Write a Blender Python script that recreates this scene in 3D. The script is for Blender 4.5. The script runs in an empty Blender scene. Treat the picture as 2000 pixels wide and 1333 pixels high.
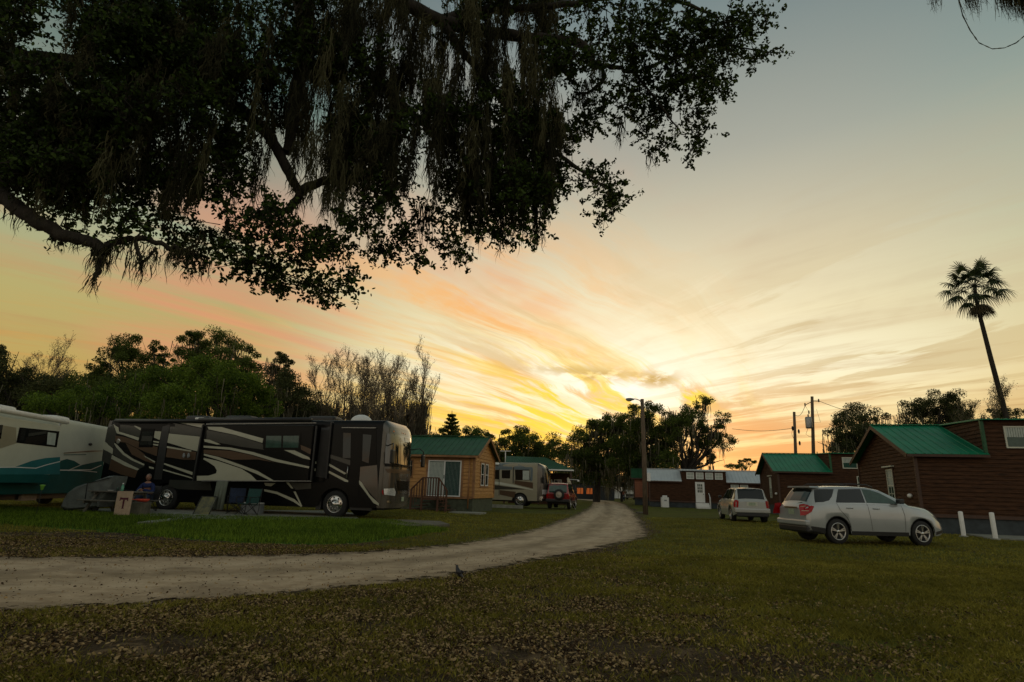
import bpy, bmesh, math, random
import numpy as np
from mathutils import Vector, Matrix
random.seed(7); RNG = np.random.default_rng(7)
SC = bpy.context.scene
COL = SC.collection
PI = math.pi
rad = math.radians

# ------------------------------------------------------------------ camera
F_PX = 1133.0; TH = rad(14.256); ROLL = math.atan(0.03); EYE = 1.35
def cam_ray(px, py):
    a = px - 1000.0; b = 666.5 - py
    u = a*math.cos(ROLL) - b*math.sin(ROLL); v = a*math.sin(ROLL) + b*math.cos(ROLL)
    return Vector((u, F_PX*math.cos(TH) - v*math.sin(TH), F_PX*math.sin(TH) + v*math.cos(TH)))
cam_d = bpy.data.cameras.new('camera'); cam = bpy.data.objects.new('camera', cam_d); COL.objects.link(cam)
cam_d.sensor_width = 36; cam_d.lens = 36*F_PX/2000.0; cam_d.clip_start = 0.05; cam_d.clip_end = 3000
_U0 = Vector((0, -math.sin(TH), math.cos(TH)))
_R = Vector((1, 0, 0))*math.cos(ROLL) + _U0*math.sin(ROLL)
_Uv = Vector((-1, 0, 0))*math.sin(ROLL) + _U0*math.cos(ROLL)
_Fw = Vector((0, math.cos(TH), math.sin(TH)))
M = Matrix((( _R.x, _Uv.x, -_Fw.x, 0), (_R.y, _Uv.y, -_Fw.y, 0), (_R.z, _Uv.z, -_Fw.z, EYE), (0, 0, 0, 1)))
cam.matrix_world = M
SC.camera = cam

# ------------------------------------------------------------------ world
def lin(c):
    def f(x):
        x /= 255.0
        return x/12.92 if x <= 0.04045 else ((x + 0.055)/1.055)**2.4
    return tuple(f(x) for x in c) + (1.0,)
SUN_AZ = rad(12.0); SUN_EL = rad(3.0)
W = bpy.data.worlds.new('World'); SC.world = W; W.use_nodes = True
nt = W.node_tree; nt.nodes.clear()
def N(t, **k):
    n = nt.nodes.new(t)
    for a, b in k.items(): setattr(n, a, b)
    return n
def L(a, b): nt.links.new(a, b)
def setin(n, i, v):
    if hasattr(v, 'is_output') or isinstance(v, bpy.types.NodeSocket): L(v, n.inputs[i])
    else: n.inputs[i].default_value = v
def MA(op, a, b=None, c=None, clamp=False):
    n = N('ShaderNodeMath', operation=op); n.use_clamp = clamp
    setin(n, 0, a)
    if b is not None: setin(n, 1, b)
    if c is not None: setin(n, 2, c)
    return n.outputs[0]
def MIX(f, a, b, mode='MIX'):
    n = N('ShaderNodeMix', data_type='RGBA', blend_type=mode)
    setin(n, 0, f); setin(n, 6, a); setin(n, 7, b)
    return n.outputs[2]
def RAMP(v, stops, interp='LINEAR'):
    n = N('ShaderNodeValToRGB'); cr = n.color_ramp; cr.interpolation = interp
    while len(cr.elements) > 1: cr.elements.remove(cr.elements[-1])
    cr.elements[0].position = stops[0][0]; cr.elements[0].color = stops[0][1]
    for p, c in stops[1:]:
        e = cr.elements.new(p); e.color = c
    setin(n, 0, v)
    return n.outputs[0]
def SM(v, lo, hi, a=0.0, b=1.0):
    n = N('ShaderNodeMapRange', interpolation_type='SMOOTHSTEP'); setin(n, 0, v)
    n.inputs[1].default_value = lo; n.inputs[2].default_value = hi; n.inputs[3].default_value = a; n.inputs[4].default_value = b
    return n.outputs[0]
tc = N('ShaderNodeTexCoord'); sp = N('ShaderNodeSeparateXYZ'); L(tc.outputs['Generated'], sp.inputs[0])
X, Y, Z = sp.outputs
zc = MA('MAXIMUM', Z, 0.0)
hl = MA('SQRT', MA('ADD', MA('MULTIPLY', X, X), MA('MULTIPLY', Y, Y)))
hl = MA('MAXIMUM', hl, 0.001)
sx, sy = math.sin(SUN_AZ), math.cos(SUN_AZ)
along = MA('ADD', MA('MULTIPLY', X, sx), MA('MULTIPLY', Y, sy))
cross = MA('SUBTRACT', MA('MULTIPLY', X, sy), MA('MULTIPLY', Y, sx))     # + to the right of the sun
cosH = MA('DIVIDE', along, hl)
sinR = MA('DIVIDE', cross, hl)
near = RAMP(zc, [(0.0, lin((226,128,66))), (0.06, lin((252,194,108))), (0.12, lin((255,236,176))), (0.19, lin((252,244,208))),
                 (0.28, lin((242,228,186))), (0.38, lin((216,203,170))), (0.52, lin((168,168,154))), (0.72, lin((104,124,128))), (1.0, lin((80,98,106)))])
far = RAMP(zc, [(0.0, lin((204,140,70))), (0.08, lin((210,158,76))), (0.18, lin((216,192,130))), (0.30, lin((198,194,152))),
                (0.42, lin((170,178,156))), (0.55, lin((130,148,142))), (0.72, lin((88,110,118))), (1.0, lin((62,82,90)))])
farL = RAMP(zc, [(0.0, lin((192,140,70))), (0.12, lin((190,156,80))), (0.25, lin((180,168,106))), (0.34, lin((162,168,134))),
                (0.42, lin((136,154,138))), (0.55, lin((96,120,112))), (0.72, lin((66,90,98))), (1.0, lin((60,82,90)))])
back = RAMP(zc, [(0.0, lin((196,188,168))), (0.2, lin((204,200,184))), (0.5, lin((188,192,184))), (0.8, lin((126,134,126))), (1.0, lin((92,104,104)))])  # unseen sky behind the camera, set brighter than dusk to light surfaces facing it
side = MIX(SM(sinR, -0.25, 0.25), farL, far)
c0 = MIX(SM(cosH, 0.78, 0.997), side, near)
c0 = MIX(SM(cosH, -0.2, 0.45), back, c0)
# glow round the point where the sun has gone down
cd = N('ShaderNodeCombineXYZ')
g0 = Vector((math.sin(rad(12.6))*math.cos(rad(8)), math.cos(rad(12.6))*math.cos(rad(8)), math.sin(rad(8))))
dt = N('ShaderNodeVectorMath', operation='DOT_PRODUCT'); L(tc.outputs['Generated'], dt.inputs[0]); dt.inputs[1].default_value = g0
dotg = MA('MAXIMUM', dt.outputs['Value'], 0.0)
glow = MA('POWER', dotg, 55.0)
# cirrus in a flat layer: planar coordinates, stretched along the wind
den = MA('ADD', zc, 0.10)
pu = MA('DIVIDE', cross, den); pv = MA('DIVIDE', along, den)
def cloudvec(su, sv, off, shear=0.0):
    n = N('ShaderNodeCombineXYZ')
    setin(n, 0, MA('MULTIPLY', MA('ADD', pu, MA('MULTIPLY', pv, shear)), su)); setin(n, 1, MA('MULTIPLY', pv, sv)); n.inputs[2].default_value = off
    return n.outputs[0]
def noise(vec, scale, detail=6, rough=0.55, dist=0.4):
    n = N('ShaderNodeTexNoise'); L(vec, n.inputs['Vector'])
    n.inputs['Scale'].default_value = scale; n.inputs['Detail'].default_value = detail
    n.inputs['Roughness'].default_value = rough; n.inputs['Distortion'].default_value = dist
    return n.outputs[0]
def windvec(phi, su, sv, off):
    sp_, cp_ = math.sin(rad(phi)), math.cos(rad(phi))
    al = MA('DIVIDE', MA('ADD', MA('MULTIPLY', X, sp_), MA('MULTIPLY', Y, cp_)), den); cr = MA('DIVIDE', MA('SUBTRACT', MA('MULTIPLY', X, cp_), MA('MULTIPLY', Y, sp_)), den)
    n = N('ShaderNodeCombineXYZ'); setin(n, 0, MA('MULTIPLY', cr, su)); setin(n, 1, MA('MULTIPLY', al, sv)); n.inputs[2].default_value = off
    return n.outputs[0]
def MF(f, a, b):
    n = N('ShaderNodeMix', data_type='FLOAT'); setin(n, 0, f); setin(n, 2, a); setin(n, 3, b); return n.outputs[0]
wob = MA('MULTIPLY', MA('SUBTRACT', noise(cloudvec(0.8, 0.5, 21.0), 1.2, 3), 0.5), 0.5)
lr = SM(MA('ADD', sinR, wob), -0.13, 0.20)
n1 = MF(lr, noise(windvec(44, 1.5, 0.24, 3.1), 1.25, 6, 0.62, 0.7), noise(windvec(-38, 1.3, 0.24, 6.4), 1.1, 6, 0.60, 0.6))
n2 = MF(lr, noise(windvec(50, 4.2, 0.55, 9.7), 1.3, 5, 0.68, 0.6), noise(windvec(-44, 3.4, 0.5, 12.2), 1.3, 5, 0.66, 0.6))
n3 = noise(cloudvec(0.5, 0.25, 5.2), 0.9, 3, 0.5, 0.3)
cl = MA('ADD', MA('MULTIPLY', n1, 0.62), MA('MULTIPLY', n2, 0.38))
cl1 = SM(cl, 0.44, 0.62)
lit = RAMP(zc, [(0.0, lin((232,120,62))), (0.07, lin((250,166,46))), (0.13, lin((255,206,52))), (0.20, lin((250,196,112))), (0.30, lin((238,182,132))), (0.42, lin((214,174,144))), (0.6, lin((170,156,142))), (1.0, lin((96,104,102)))])
litR = RAMP(zc, [(0.0, lin((196,110,62))), (0.08, lin((206,148,84))), (0.2, lin((204,176,126))), (0.34, lin((200,184,152))), (0.6, lin((146,150,142))), (1.0, lin((90,100,100)))])
litL = RAMP(zc, [(0.0, lin((190,126,70))), (0.15, lin((176,132,78))), (0.26, lin((196,138,94))), (0.36, lin((214,138,100))), (0.46, lin((176,140,112))), (0.7, lin((100,108,106))), (1.0, lin((90,100,100)))])
ccol = MIX(SM(sinR, -0.02, 0.30), lit, litR)
ccol = MIX(SM(sinR, -0.42, -0.75), ccol, litL)
amt = MA('MULTIPLY', MA('MULTIPLY', cl1, SM(noise(cloudvec(1.3, 0.9, 71.0), 1.4, 4, 0.6, 0), 0.34, 0.60, 0.25, 1.0)), SM(zc, 0.72, 0.3, 0.25, 0.9))
amt = MA('MULTIPLY', amt, SM(sinR, 0.05, 0.5, 1.0, 0.55))
amt = MA('MULTIPLY', amt, SM(sinR, -0.35, -0.75, 1.0, 0.45))
c1 = MIX(amt, c0, ccol)
# darker, browner undersides low over the horizon
dk = MA('MULTIPLY', SM(n2, 0.50, 0.68), SM(zc, 0.32, 0.06))
c2 = MIX(MA('MULTIPLY', dk, 0.55), c1, MIX(SM(sinR, -0.1, 0.25), lin((214,150,66)), lin((176,132,84))))
# pink patch high on the left
gp = cam_ray(470, 600).normalized()
dp = N('ShaderNodeVectorMath', operation='DOT_PRODUCT'); L(tc.outputs['Generated'], dp.inputs[0]); dp.inputs[1].default_value = gp
pink = MA('MULTIPLY', SM(dp.outputs['Value'], 0.972, 0.998), SM(n1, 0.36, 0.56))
c3 = MIX(MA('MULTIPLY', pink, 0.6), c2, lin((224,142,108)))
# strongly lit yellow streaks low on the left of the sunset and a smaller one on the right
def spot(px, py, kx, ky):
    d0 = cam_ray(px, py).normalized(); az0 = math.atan2(d0.x, d0.y)
    az = MA('ARCTAN2', X, Y); a = MA('MULTIPLY', MA('SUBTRACT', az, az0), kx); b = MA('MULTIPLY', MA('SUBTRACT', Z, d0.z), ky)
    return MA('EXPONENT', MA('MULTIPLY', MA('ADD', MA('MULTIPLY', a, a), MA('MULTIPLY', b, b)), -1.0))
def warp(phi, su, sv, off, k=0.5, ws=0.9):
    """wind-aligned coordinates bent by a slow noise, so that the streaks curl"""
    sp_, cp_ = math.sin(rad(phi)), math.cos(rad(phi))
    al = MA('DIVIDE', MA('ADD', MA('MULTIPLY', X, sp_), MA('MULTIPLY', Y, cp_)), den); cr = MA('DIVIDE', MA('SUBTRACT', MA('MULTIPLY', X, cp_), MA('MULTIPLY', Y, sp_)), den)
    w_ = MA('MULTIPLY', wob, k)
    n = N('ShaderNodeCombineXYZ'); setin(n, 0, MA('MULTIPLY', MA('ADD', cr, w_), su)); setin(n, 1, MA('MULTIPLY', al, sv)); n.inputs[2].default_value = off
    return n.outputs[0]
c4 = MIX(MA('MULTIPLY', glow, 0.30), c3, lin((255,250,214)))
c4 = MIX(MA('MULTIPLY', spot(1250, 735, 4.6, 9.0), 0.30), c4, lin((250,246,222)))
c4 = MIX(MA('MULTIPLY', spot(1215, 755, 9.0, 20.0), 0.85), c4, (1.05, 1.02, 0.90, 1))
brk = SM(noise(cloudvec(1.6, 1.2, 61.0), 1.5, 5, 0.62, 0), 0.38, 0.56)
# tawny shadowed bars, then bright yellow rims over them
fil = noise(warp(36, 4.6, 0.60, 31.0, 0.8), 0.85, 6, 0.66, 0.5); fil2 = noise(warp(36, 4.6, 0.60, 31.30, 0.8), 0.85, 6, 0.66, 0.5)
ysp = MA('ADD', spot(1060, 790, 4.6, 11.0), MA('MULTIPLY', spot(1325, 772, 13.0, 36.0), 0.75), clamp=True)
c4 = MIX(MA('MULTIPLY', MA('MULTIPLY', ysp, SM(fil2, 0.46, 0.60)), 0.75), c4, lin((228,160,62)))
c4 = MIX(MA('MULTIPLY', MA('MULTIPLY', ysp, SM(fil, 0.47, 0.57)), 0.95), c4, lin((255,214,22)))
of = SM(noise(warp(43, 3.6, 0.50, 44.0, 0.8), 0.9, 6, 0.66, 0.5), 0.47, 0.62)
c4 = MIX(MA('MULTIPLY', MA('MULTIPLY', MA('MULTIPLY', spot(930, 610, 3.6, 8.0), of), MA('MULTIPLY_ADD', brk, .6, .4)), 0.85), c4, lin((248,180,100)))
bf = SM(fil2, 0.50, 0.66)
c4 = MIX(MA('MULTIPLY', MA('MULTIPLY', spot(1080, 660, 4.5, 9.0), bf), 0.6), c4, lin((206,176,122)))
sm_ = SM(noise(cloudvec(3.5, 2.2, 81.0), 2.2, 4, 0.6, 0), 0.36, 0.56)
for sx_, sy_2, kx, ky, am in ((1283, 742, 26.0, 70.0, .95), (1170, 733, 17.0, 90.0, .85), (1452, 790, 24.0, 60.0, .5), (1100, 722, 14.0, 110.0, .5)):
    c4 = MIX(MA('MULTIPLY', MA('MULTIPLY', spot(sx_, sy_2, kx, ky), sm_), am), c4, lin((184,150,76)))
rf_ = SM(noise(warp(-32, 3.0, 0.5, 91.0, 0.5), 0.9, 6, 0.64, 0.4), 0.46, 0.60)
c4 = MIX(MA('MULTIPLY', MA('MULTIPLY', spot(1500, 860, 6.5, 13.0), rf_), 0.85), c4, lin((232,150,92)))
rf2 = SM(rf_, 0.3, 0.9)
c4 = MIX(MA('MULTIPLY', MA('MULTIPLY', spot(1720, 700, 3.6, 7.0), rf2), 0.55), c4, lin((196,168,112)))
sky = N('ShaderNodeTexSky', sky_type='NISHITA'); sky.sun_disc = False; sky.sun_elevation = SUN_EL; sky.sun_rotation = SUN_AZ
sk = N('ShaderNodeVectorMath', operation='SCALE'); L(sky.outputs[0], sk.inputs[0]); sk.inputs['Scale'].default_value = 0.012
ad = N('ShaderNodeVectorMath', operation='ADD'); L(c4, ad.inputs[0]); L(sk.outputs[0], ad.inputs[1])
c5 = MIX(SM(Z, -0.03, 0.0), (0.012, 0.011, 0.007, 1), ad.outputs[0])
bg = N('ShaderNodeBackground'); L(c5, bg.inputs[0]); bg.inputs[1].default_value = 1.0
wo = N('ShaderNodeOutputWorld'); L(bg.outputs[0], wo.inputs[0])

# ------------------------------------------------------------------ sun and exposure
sl = bpy.data.lights.new('sun', 'SUN'); sl.energy = 0.10; sl.angle = rad(14); sl.color = (1.0, 0.62, 0.34)
so = bpy.data.objects.new('sun', sl); COL.objects.link(so)
so.rotation_euler = Vector((sx*math.cos(SUN_EL), sy*math.cos(SUN_EL), math.sin(SUN_EL))).to_track_quat('Z', 'Y').to_euler()
SC.view_settings.view_transform = 'Standard'; SC.view_settings.look = 'None'
SC.view_settings.exposure = 0.0; SC.view_settings.gamma = 1.0; SC.view_settings.use_curve_mapping = False

# ------------------------------------------------------------------ materials
def mat(name, col, rough=0.7, metal=0.0, var=0.25, scale=6.0, bump=0.0, bscale=40.0, stretch=(1,1,1), spec=0.5, coat=0.0, attr=None, col2=None, trans=0.0, emit=None, tint=None):
    m = bpy.data.materials.new(name); m.use_nodes = True; t = m.node_tree; b = t.nodes['Principled BSDF']
    b.inputs['Roughness'].default_value = rough; b.inputs['Metallic'].default_value = metal
    b.inputs['Specular IOR Level'].default_value = spec; b.inputs['Coat Weight'].default_value = coat
    b.inputs['Coat Roughness'].default_value = 0.05
    tcn = t.nodes.new('ShaderNodeTexCoord'); mp = t.nodes.new('ShaderNodeMapping'); mp.inputs['Scale'].default_value = stretch
    t.links.new(tcn.outputs['Object'], mp.inputs[0])
    nz = t.nodes.new('ShaderNodeTexNoise'); nz.inputs['Scale'].default_value = scale; nz.inputs['Detail'].default_value = 5; nz.inputs['Roughness'].default_value = 0.6
    t.links.new(mp.outputs[0], nz.inputs['Vector'])
    c2 = col2 or tuple(min(1, x*(1+var)) for x in col); c1 = tuple(x*(1-var) for x in col) if not col2 else col
    rp = t.nodes.new('ShaderNodeValToRGB'); rp.color_ramp.elements[0].position = 0.33; rp.color_ramp.elements[1].position = 0.67
    rp.color_ramp.elements[0].color = (*c1, 1); rp.color_ramp.elements[1].color = (*c2, 1)
    if attr:
        at = t.nodes.new('ShaderNodeAttribute'); at.attribute_name = attr
        mm = t.nodes.new('ShaderNodeMath'); mm.operation = 'MULTIPLY_ADD'; mm.inputs[1].default_value = 0.7
        t.links.new(at.outputs['Fac'], mm.inputs[0])
        m2 = t.nodes.new('ShaderNodeMath'); m2.operation = 'MULTIPLY'; m2.inputs[1].default_value = 0.3; t.links.new(nz.outputs[0], m2.inputs[0])
        t.links.new(m2.outputs[0], mm.inputs[2]); t.links.new(mm.outputs[0], rp.inputs[0])
    else: t.links.new(nz.outputs[0], rp.inputs[0])
    t.links.new(rp.outputs[0], b.inputs['Base Color'])
    if bump:
        n2 = t.nodes.new('ShaderNodeTexNoise'); n2.inputs['Scale'].default_value = bscale; n2.inputs['Detail'].default_value = 4
        t.links.new(mp.outputs[0], n2.inputs['Vector'])
        bp = t.nodes.new('ShaderNodeBump'); bp.inputs['Strength'].default_value = bump; bp.inputs['Distance'].default_value = 0.02
        t.links.new(n2.outputs[0], bp.inputs['Height']); t.links.new(bp.outputs[0], b.inputs['Normal'])
    if trans:
        tl = t.nodes.new('ShaderNodeBsdfTranslucent'); t.links.new(rp.outputs[0], tl.inputs[0])
        ms = t.nodes.new('ShaderNodeMixShader'); ms.inputs[0].default_value = trans
        t.links.new(b.outputs[0], ms.inputs[1]); t.links.new(tl.outputs[0], ms.inputs[2])
        t.links.new(ms.outputs[0], t.nodes['Material Output'].inputs[0])
    if emit:
        b.inputs['Emission Color'].default_value = (*emit[:3], 1); b.inputs['Emission Strength'].default_value = emit[3]
    return m
MT = {}
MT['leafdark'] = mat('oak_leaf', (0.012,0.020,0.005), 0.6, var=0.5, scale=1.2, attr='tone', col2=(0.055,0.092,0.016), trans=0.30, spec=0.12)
MT['leafgreen'] = mat('bright_leaf', (0.040,0.075,0.010), 0.6, scale=0.25, attr='tone', col2=(0.17,0.25,0.028), trans=0.42, spec=0.2)
MT['leafmid'] = mat('mid_leaf', (0.032,0.052,0.010), 0.6, scale=0.25, attr='tone', col2=(0.12,0.16,0.028), trans=0.42, spec=0.2)
MT['leafgrey'] = mat('dull_leaf', (0.032,0.040,0.014), 0.6, scale=0.3, attr='tone', col2=(0.10,0.11,0.036), trans=0.35, spec=0.2)
MT['twig'] = mat('twig_leaf', (0.05,0.038,0.02), 0.8, scale=0.5, attr='tone', col2=(0.13,0.09,0.045), trans=0.2)
MT['bark'] = mat('bark', (0.026,0.021,0.015), 0.95, var=0.5, scale=9, bump=1.0, bscale=30, stretch=(1,1,0.3))
MT['barkgrey'] = mat('pale_bark', (0.20,0.16,0.115), 0.95, var=0.4, scale=9, bump=0.8, bscale=30, stretch=(1,1,0.3))
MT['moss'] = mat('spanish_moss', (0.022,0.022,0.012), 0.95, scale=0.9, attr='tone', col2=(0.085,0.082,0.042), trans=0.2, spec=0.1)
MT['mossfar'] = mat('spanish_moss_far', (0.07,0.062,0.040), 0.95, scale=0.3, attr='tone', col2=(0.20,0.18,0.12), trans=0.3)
MT['palm'] = mat('palm_frond', (0.02,0.034,0.012), 0.5, scale=2, attr='tone', col2=(0.06,0.085,0.025), trans=0.15)
MT['palmdry'] = mat('dry_frond', (0.05,0.04,0.02), 0.8, scale=2, attr='tone', col2=(0.11,0.085,0.04), trans=0.1)
MT['orangewood'] = mat('cedar_siding', (0.34,0.155,0.042), 0.6, var=0.32, scale=2.2, bump=0.3, bscale=14, stretch=(1,1,7), col2=(0.55,0.28,0.080))
MT['orangetrim'] = mat('cedar_trim', (0.27,0.13,0.05), 0.6, var=0.3, scale=4)
MT['brownwood'] = mat('brown_siding', (0.027,0.013,0.007), 0.75, scale=2.0, bump=0.3, bscale=12, stretch=(1,1,7), col2=(0.085,0.038,0.018), spec=0.15)
MT['browntrim'] = mat('brown_trim', (0.055,0.024,0.013), 0.6, var=0.3, scale=4)
MT['redwood'] = mat('red_siding', (0.22,0.07,0.03), 0.65, scale=2.0, stretch=(1,1,7), col2=(0.32,0.11,0.05))
MT['greenroof'] = mat('dull_green_metal', (0.022,0.085,0.038), 0.5, 0.0, var=0.22, scale=1.5, spec=0.3)
MT['tealroof'] = mat('teal_green_metal', (0.002,0.16,0.075), 0.5, 0.0, var=0.18, scale=1.2, spec=0.3)
MT['whiteroof'] = mat('white_metal', (0.52,0.56,0.58), 0.35, 0.0, var=0.06, scale=1.5)
MT['skirt'] = mat('painted_skirting', (0.035,0.045,0.05), 0.8, var=0.3, scale=3)
MT['skirtgreen'] = mat('green_block', (0.07,0.08,0.05), 0.9, var=0.3, scale=5, bump=0.4)
MT['white'] = mat('white_paint', (0.72,0.72,0.70), 0.45, var=0.05, scale=5)
MT['cream'] = mat('cream_paint', (0.55,0.55,0.46), 0.65, var=0.05, scale=1.5, spec=0.2)
MT['blind'] = mat('pale_blind', (0.42,0.46,0.42), 0.7, var=0.1, scale=6)
MT['glass'] = mat('dark_glass', (0.010,0.012,0.012), 0.04, spec=0.5, var=0.1)
MT['windshield'] = mat('windshield_glass', (0.012,0.015,0.016), 0.03, spec=0.9, var=0.1, coat=0.8)
MT['glassgreen'] = mat('green_glass', (0.03,0.07,0.055), 0.05, spec=0.5, var=0.2)
MT['black'] = mat('gloss_black', (0.006,0.006,0.006), 0.22, var=0.15, scale=2, spec=0.14)
MT['satin'] = mat('satin_black', (0.016,0.016,0.017), 0.45, var=0.2, scale=3)
MT['rubber'] = mat('rubber', (0.014,0.014,0.014), 0.8, var=0.2, scale=12, bump=0.3)
MT['chrome'] = mat('chrome', (0.52,0.51,0.49), 0.14, 1.0, var=0.05)
MT['alloy'] = mat('alloy', (0.55,0.55,0.54), 0.28, 1.0, var=0.06)
MT['steel'] = mat('steel', (0.30,0.30,0.29), 0.45, 0.8, var=0.15)
MT['swgray'] = mat('charcoal_paint', (0.040,0.040,0.034), 0.25, var=0.1, scale=2, coat=0.1)
MT['swcream'] = mat('cream_stripe', (0.42,0.42,0.33), 0.25, var=0.05, scale=2, coat=0.5)
MT['swtan'] = mat('tan_paint', (0.10,0.062,0.038), 0.3, 0.1, var=0.1, scale=2, coat=0.1, spec=0.3)
MT['bronze'] = mat('bronze_paint', (0.085,0.075,0.062), 0.2, 0.35, var=0.08, scale=2, coat=0.5)
MT['silver'] = mat('silver_paint', (0.38,0.40,0.405), 0.22, 0.2, var=0.03, scale=2, coat=0.8)
MT['silver2'] = mat('champagne_paint', (0.42,0.425,0.41), 0.26, 0.2, var=0.03, scale=2, coat=0.8)
MT['red'] = mat('red_paint', (0.22,0.008,0.012), 0.2, 0.2, var=0.1, scale=2, coat=0.8)
MT['lens_red'] = mat('red_lens', (0.34,0.004,0.006), 0.2, var=0.2, scale=8, coat=0.1, spec=0.3)
MT['lens'] = mat('clear_lens', (0.65,0.66,0.66), 0.08, 0.3, var=0.3, scale=25, coat=0.8)
MT['amber'] = mat('amber_lens', (0.6,0.16,0.02), 0.15, var=0.1)
MT['plate'] = mat('number_plate', (0.30,0.36,0.26), 0.5, var=0.3, scale=20)
MT['teal'] = mat('teal_paint', (0.010,0.085,0.080), 0.65, var=0.1, scale=2, spec=0.12)
MT['tealmid'] = mat('teal_light_paint', (0.03,0.16,0.17), 0.65, var=0.1, scale=2, spec=0.12)
MT['beige'] = mat('beige_paint', (0.30,0.27,0.19), 0.4, var=0.06, scale=2)
MT['concrete'] = mat('concrete', (0.24,0.24,0.20), 0.9, var=0.25, scale=3, bump=0.3)
MT['concretedark'] = mat('weathered_concrete', (0.13,0.12,0.09), 0.95, var=0.35, scale=3, bump=0.5)
MT['polewood'] = mat('pole_wood', (0.12,0.085,0.055), 0.95, scale=6, var=0.4, bump=0.6, bscale=20, stretch=(4,4,0.4))
MT['railwood'] = mat('rail_wood', (0.10,0.042,0.022), 0.8, var=0.3, scale=5)
MT['greywood'] = mat('grey_wood', (0.12,0.11,0.09), 0.9, var=0.3, scale=4, stretch=(1,6,6))
MT['cover'] = mat('grey_cover', (0.13,0.145,0.14), 0.75, var=0.25, scale=3, bump=0.6, bscale=6)
MT['cloth'] = mat('pale_cloth', (0.17,0.20,0.17), 0.8, var=0.15, scale=5)
MT['denim'] = mat('denim', (0.022,0.036,0.075), 0.9, var=0.3, scale=15)
MT['blueshirt'] = mat('blue_shirt', (0.010,0.022,0.10), 0.9, var=0.25, scale=9)
MT['redshirt'] = mat('red_shirt', (0.30,0.05,0.035), 0.9, var=0.25, scale=9)
MT['skin'] = mat('skin', (0.30,0.15,0.10), 0.6, var=0.1, scale=9)
MT['hair'] = mat('grey_hair', (0.16,0.12,0.10), 0.8, var=0.2, scale=30)
MT['canvas'] = mat('flag_canvas', (0.46,0.34,0.25), 0.85, var=0.12, scale=9)
MT['maroon'] = mat('maroon_print', (0.09,0.012,0.030), 0.85, var=0.1)
MT['bottlegreen'] = mat('bottle_green', (0.12,0.36,0.25), 0.25, var=0.1)
MT['orangered'] = mat('orange_plastic', (0.65,0.07,0.035), 0.5, var=0.1)
MT['lime'] = mat('lime_plastic', (0.17,0.42,0.06), 0.5, var=0.1)
MT['tealcloth'] = mat('teal_cloth', (0.006,0.05,0.045), 0.8, var=0.2)
MT['board'] = mat('painted_board', (0.05,0.06,0.05), 0.7, scale=5.5, col2=(0.20,0.19,0.08))
MT['birdfeather'] = mat('bird_feather', (0.014,0.014,0.018), 0.4, var=0.3, scale=30)
MT['siding_dark'] = mat('dark_shed', (0.02,0.024,0.026), 0.8, var=0.3)
MT['litwin'] = mat('lit_window', (0.5,0.12,0.03), 0.6, var=0.2, emit=(1.0,0.22,0.035,0.16))
MT['greypanel'] = mat('grey_plastic', (0.22,0.24,0.25), 0.6, var=0.1)
MT['dish'] = mat('dish_beige', (0.50,0.47,0.36), 0.5, var=0.1)
MT['wire'] = mat('wire', (0.02,0.02,0.02), 0.7, var=0.1)
MT['bluegrey'] = mat('blue_grey_paint', (0.13,0.17,0.19), 0.3, var=0.08, scale=2, coat=0.4)

# ------------------------------------------------------------------ helpers
def sstep(t):
    t = np.clip(t, 0, 1); return t*t*(3-2*t)
def zg(x, y):
    x = np.asarray(x, float); y = np.asarray(y, float)
    z = 0.10*sstep((y-14)/5)*sstep((-x-0.5)/5)
    z = z + 0.012*np.sin(x*0.9+1.3)*np.sin(y*0.7+0.4)*sstep((70-y)/20) + 0.008*np.sin(x*2.1+y*0.6)*np.sin(y*1.7)*sstep((40-y)/20)
    return z
def G(px, py):
    d = cam_ray(px, py); z = 0.0
    for _ in range(6):
        t = (z - EYE)/d.z; p = Vector((0, 0, EYE)) + d*t; z = float(zg(p.x, p.y))
    return Vector((p.x, p.y, z))
def at_Y(px, py, Yv):
    d = cam_ray(px, py); return Vector((0, 0, EYE)) + d*(Yv/d.y)
class Frame:
    def __init__(s, loc, deg): s.loc = Vector(loc); s.a = rad(deg); s.M = Matrix.Rotation(-s.a, 3, 'Z')
    def pix(s, px, py, axis, val):
        o = s.M @ (Vector((0, 0, EYE)) - s.loc); d = s.M @ cam_ray(px, py)
        t = (val - o[axis])/d[axis]; return o + d*t
def tag(o, label=None, cat=None, group=None, kind=None):
    if label: o['label'] = label
    if cat: o['category'] = cat
    if group: o['group'] = group
    if kind: o['kind'] = kind
    return o
def thing(name, label, cat, loc=(0,0,0), rz=0.0, group=None):
    o = bpy.data.objects.new(name, None); COL.objects.link(o); o.empty_display_size = 0.2
    o.location = loc; o.rotation_euler = (0, 0, rz)
    return tag(o, label, cat, group)
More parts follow.
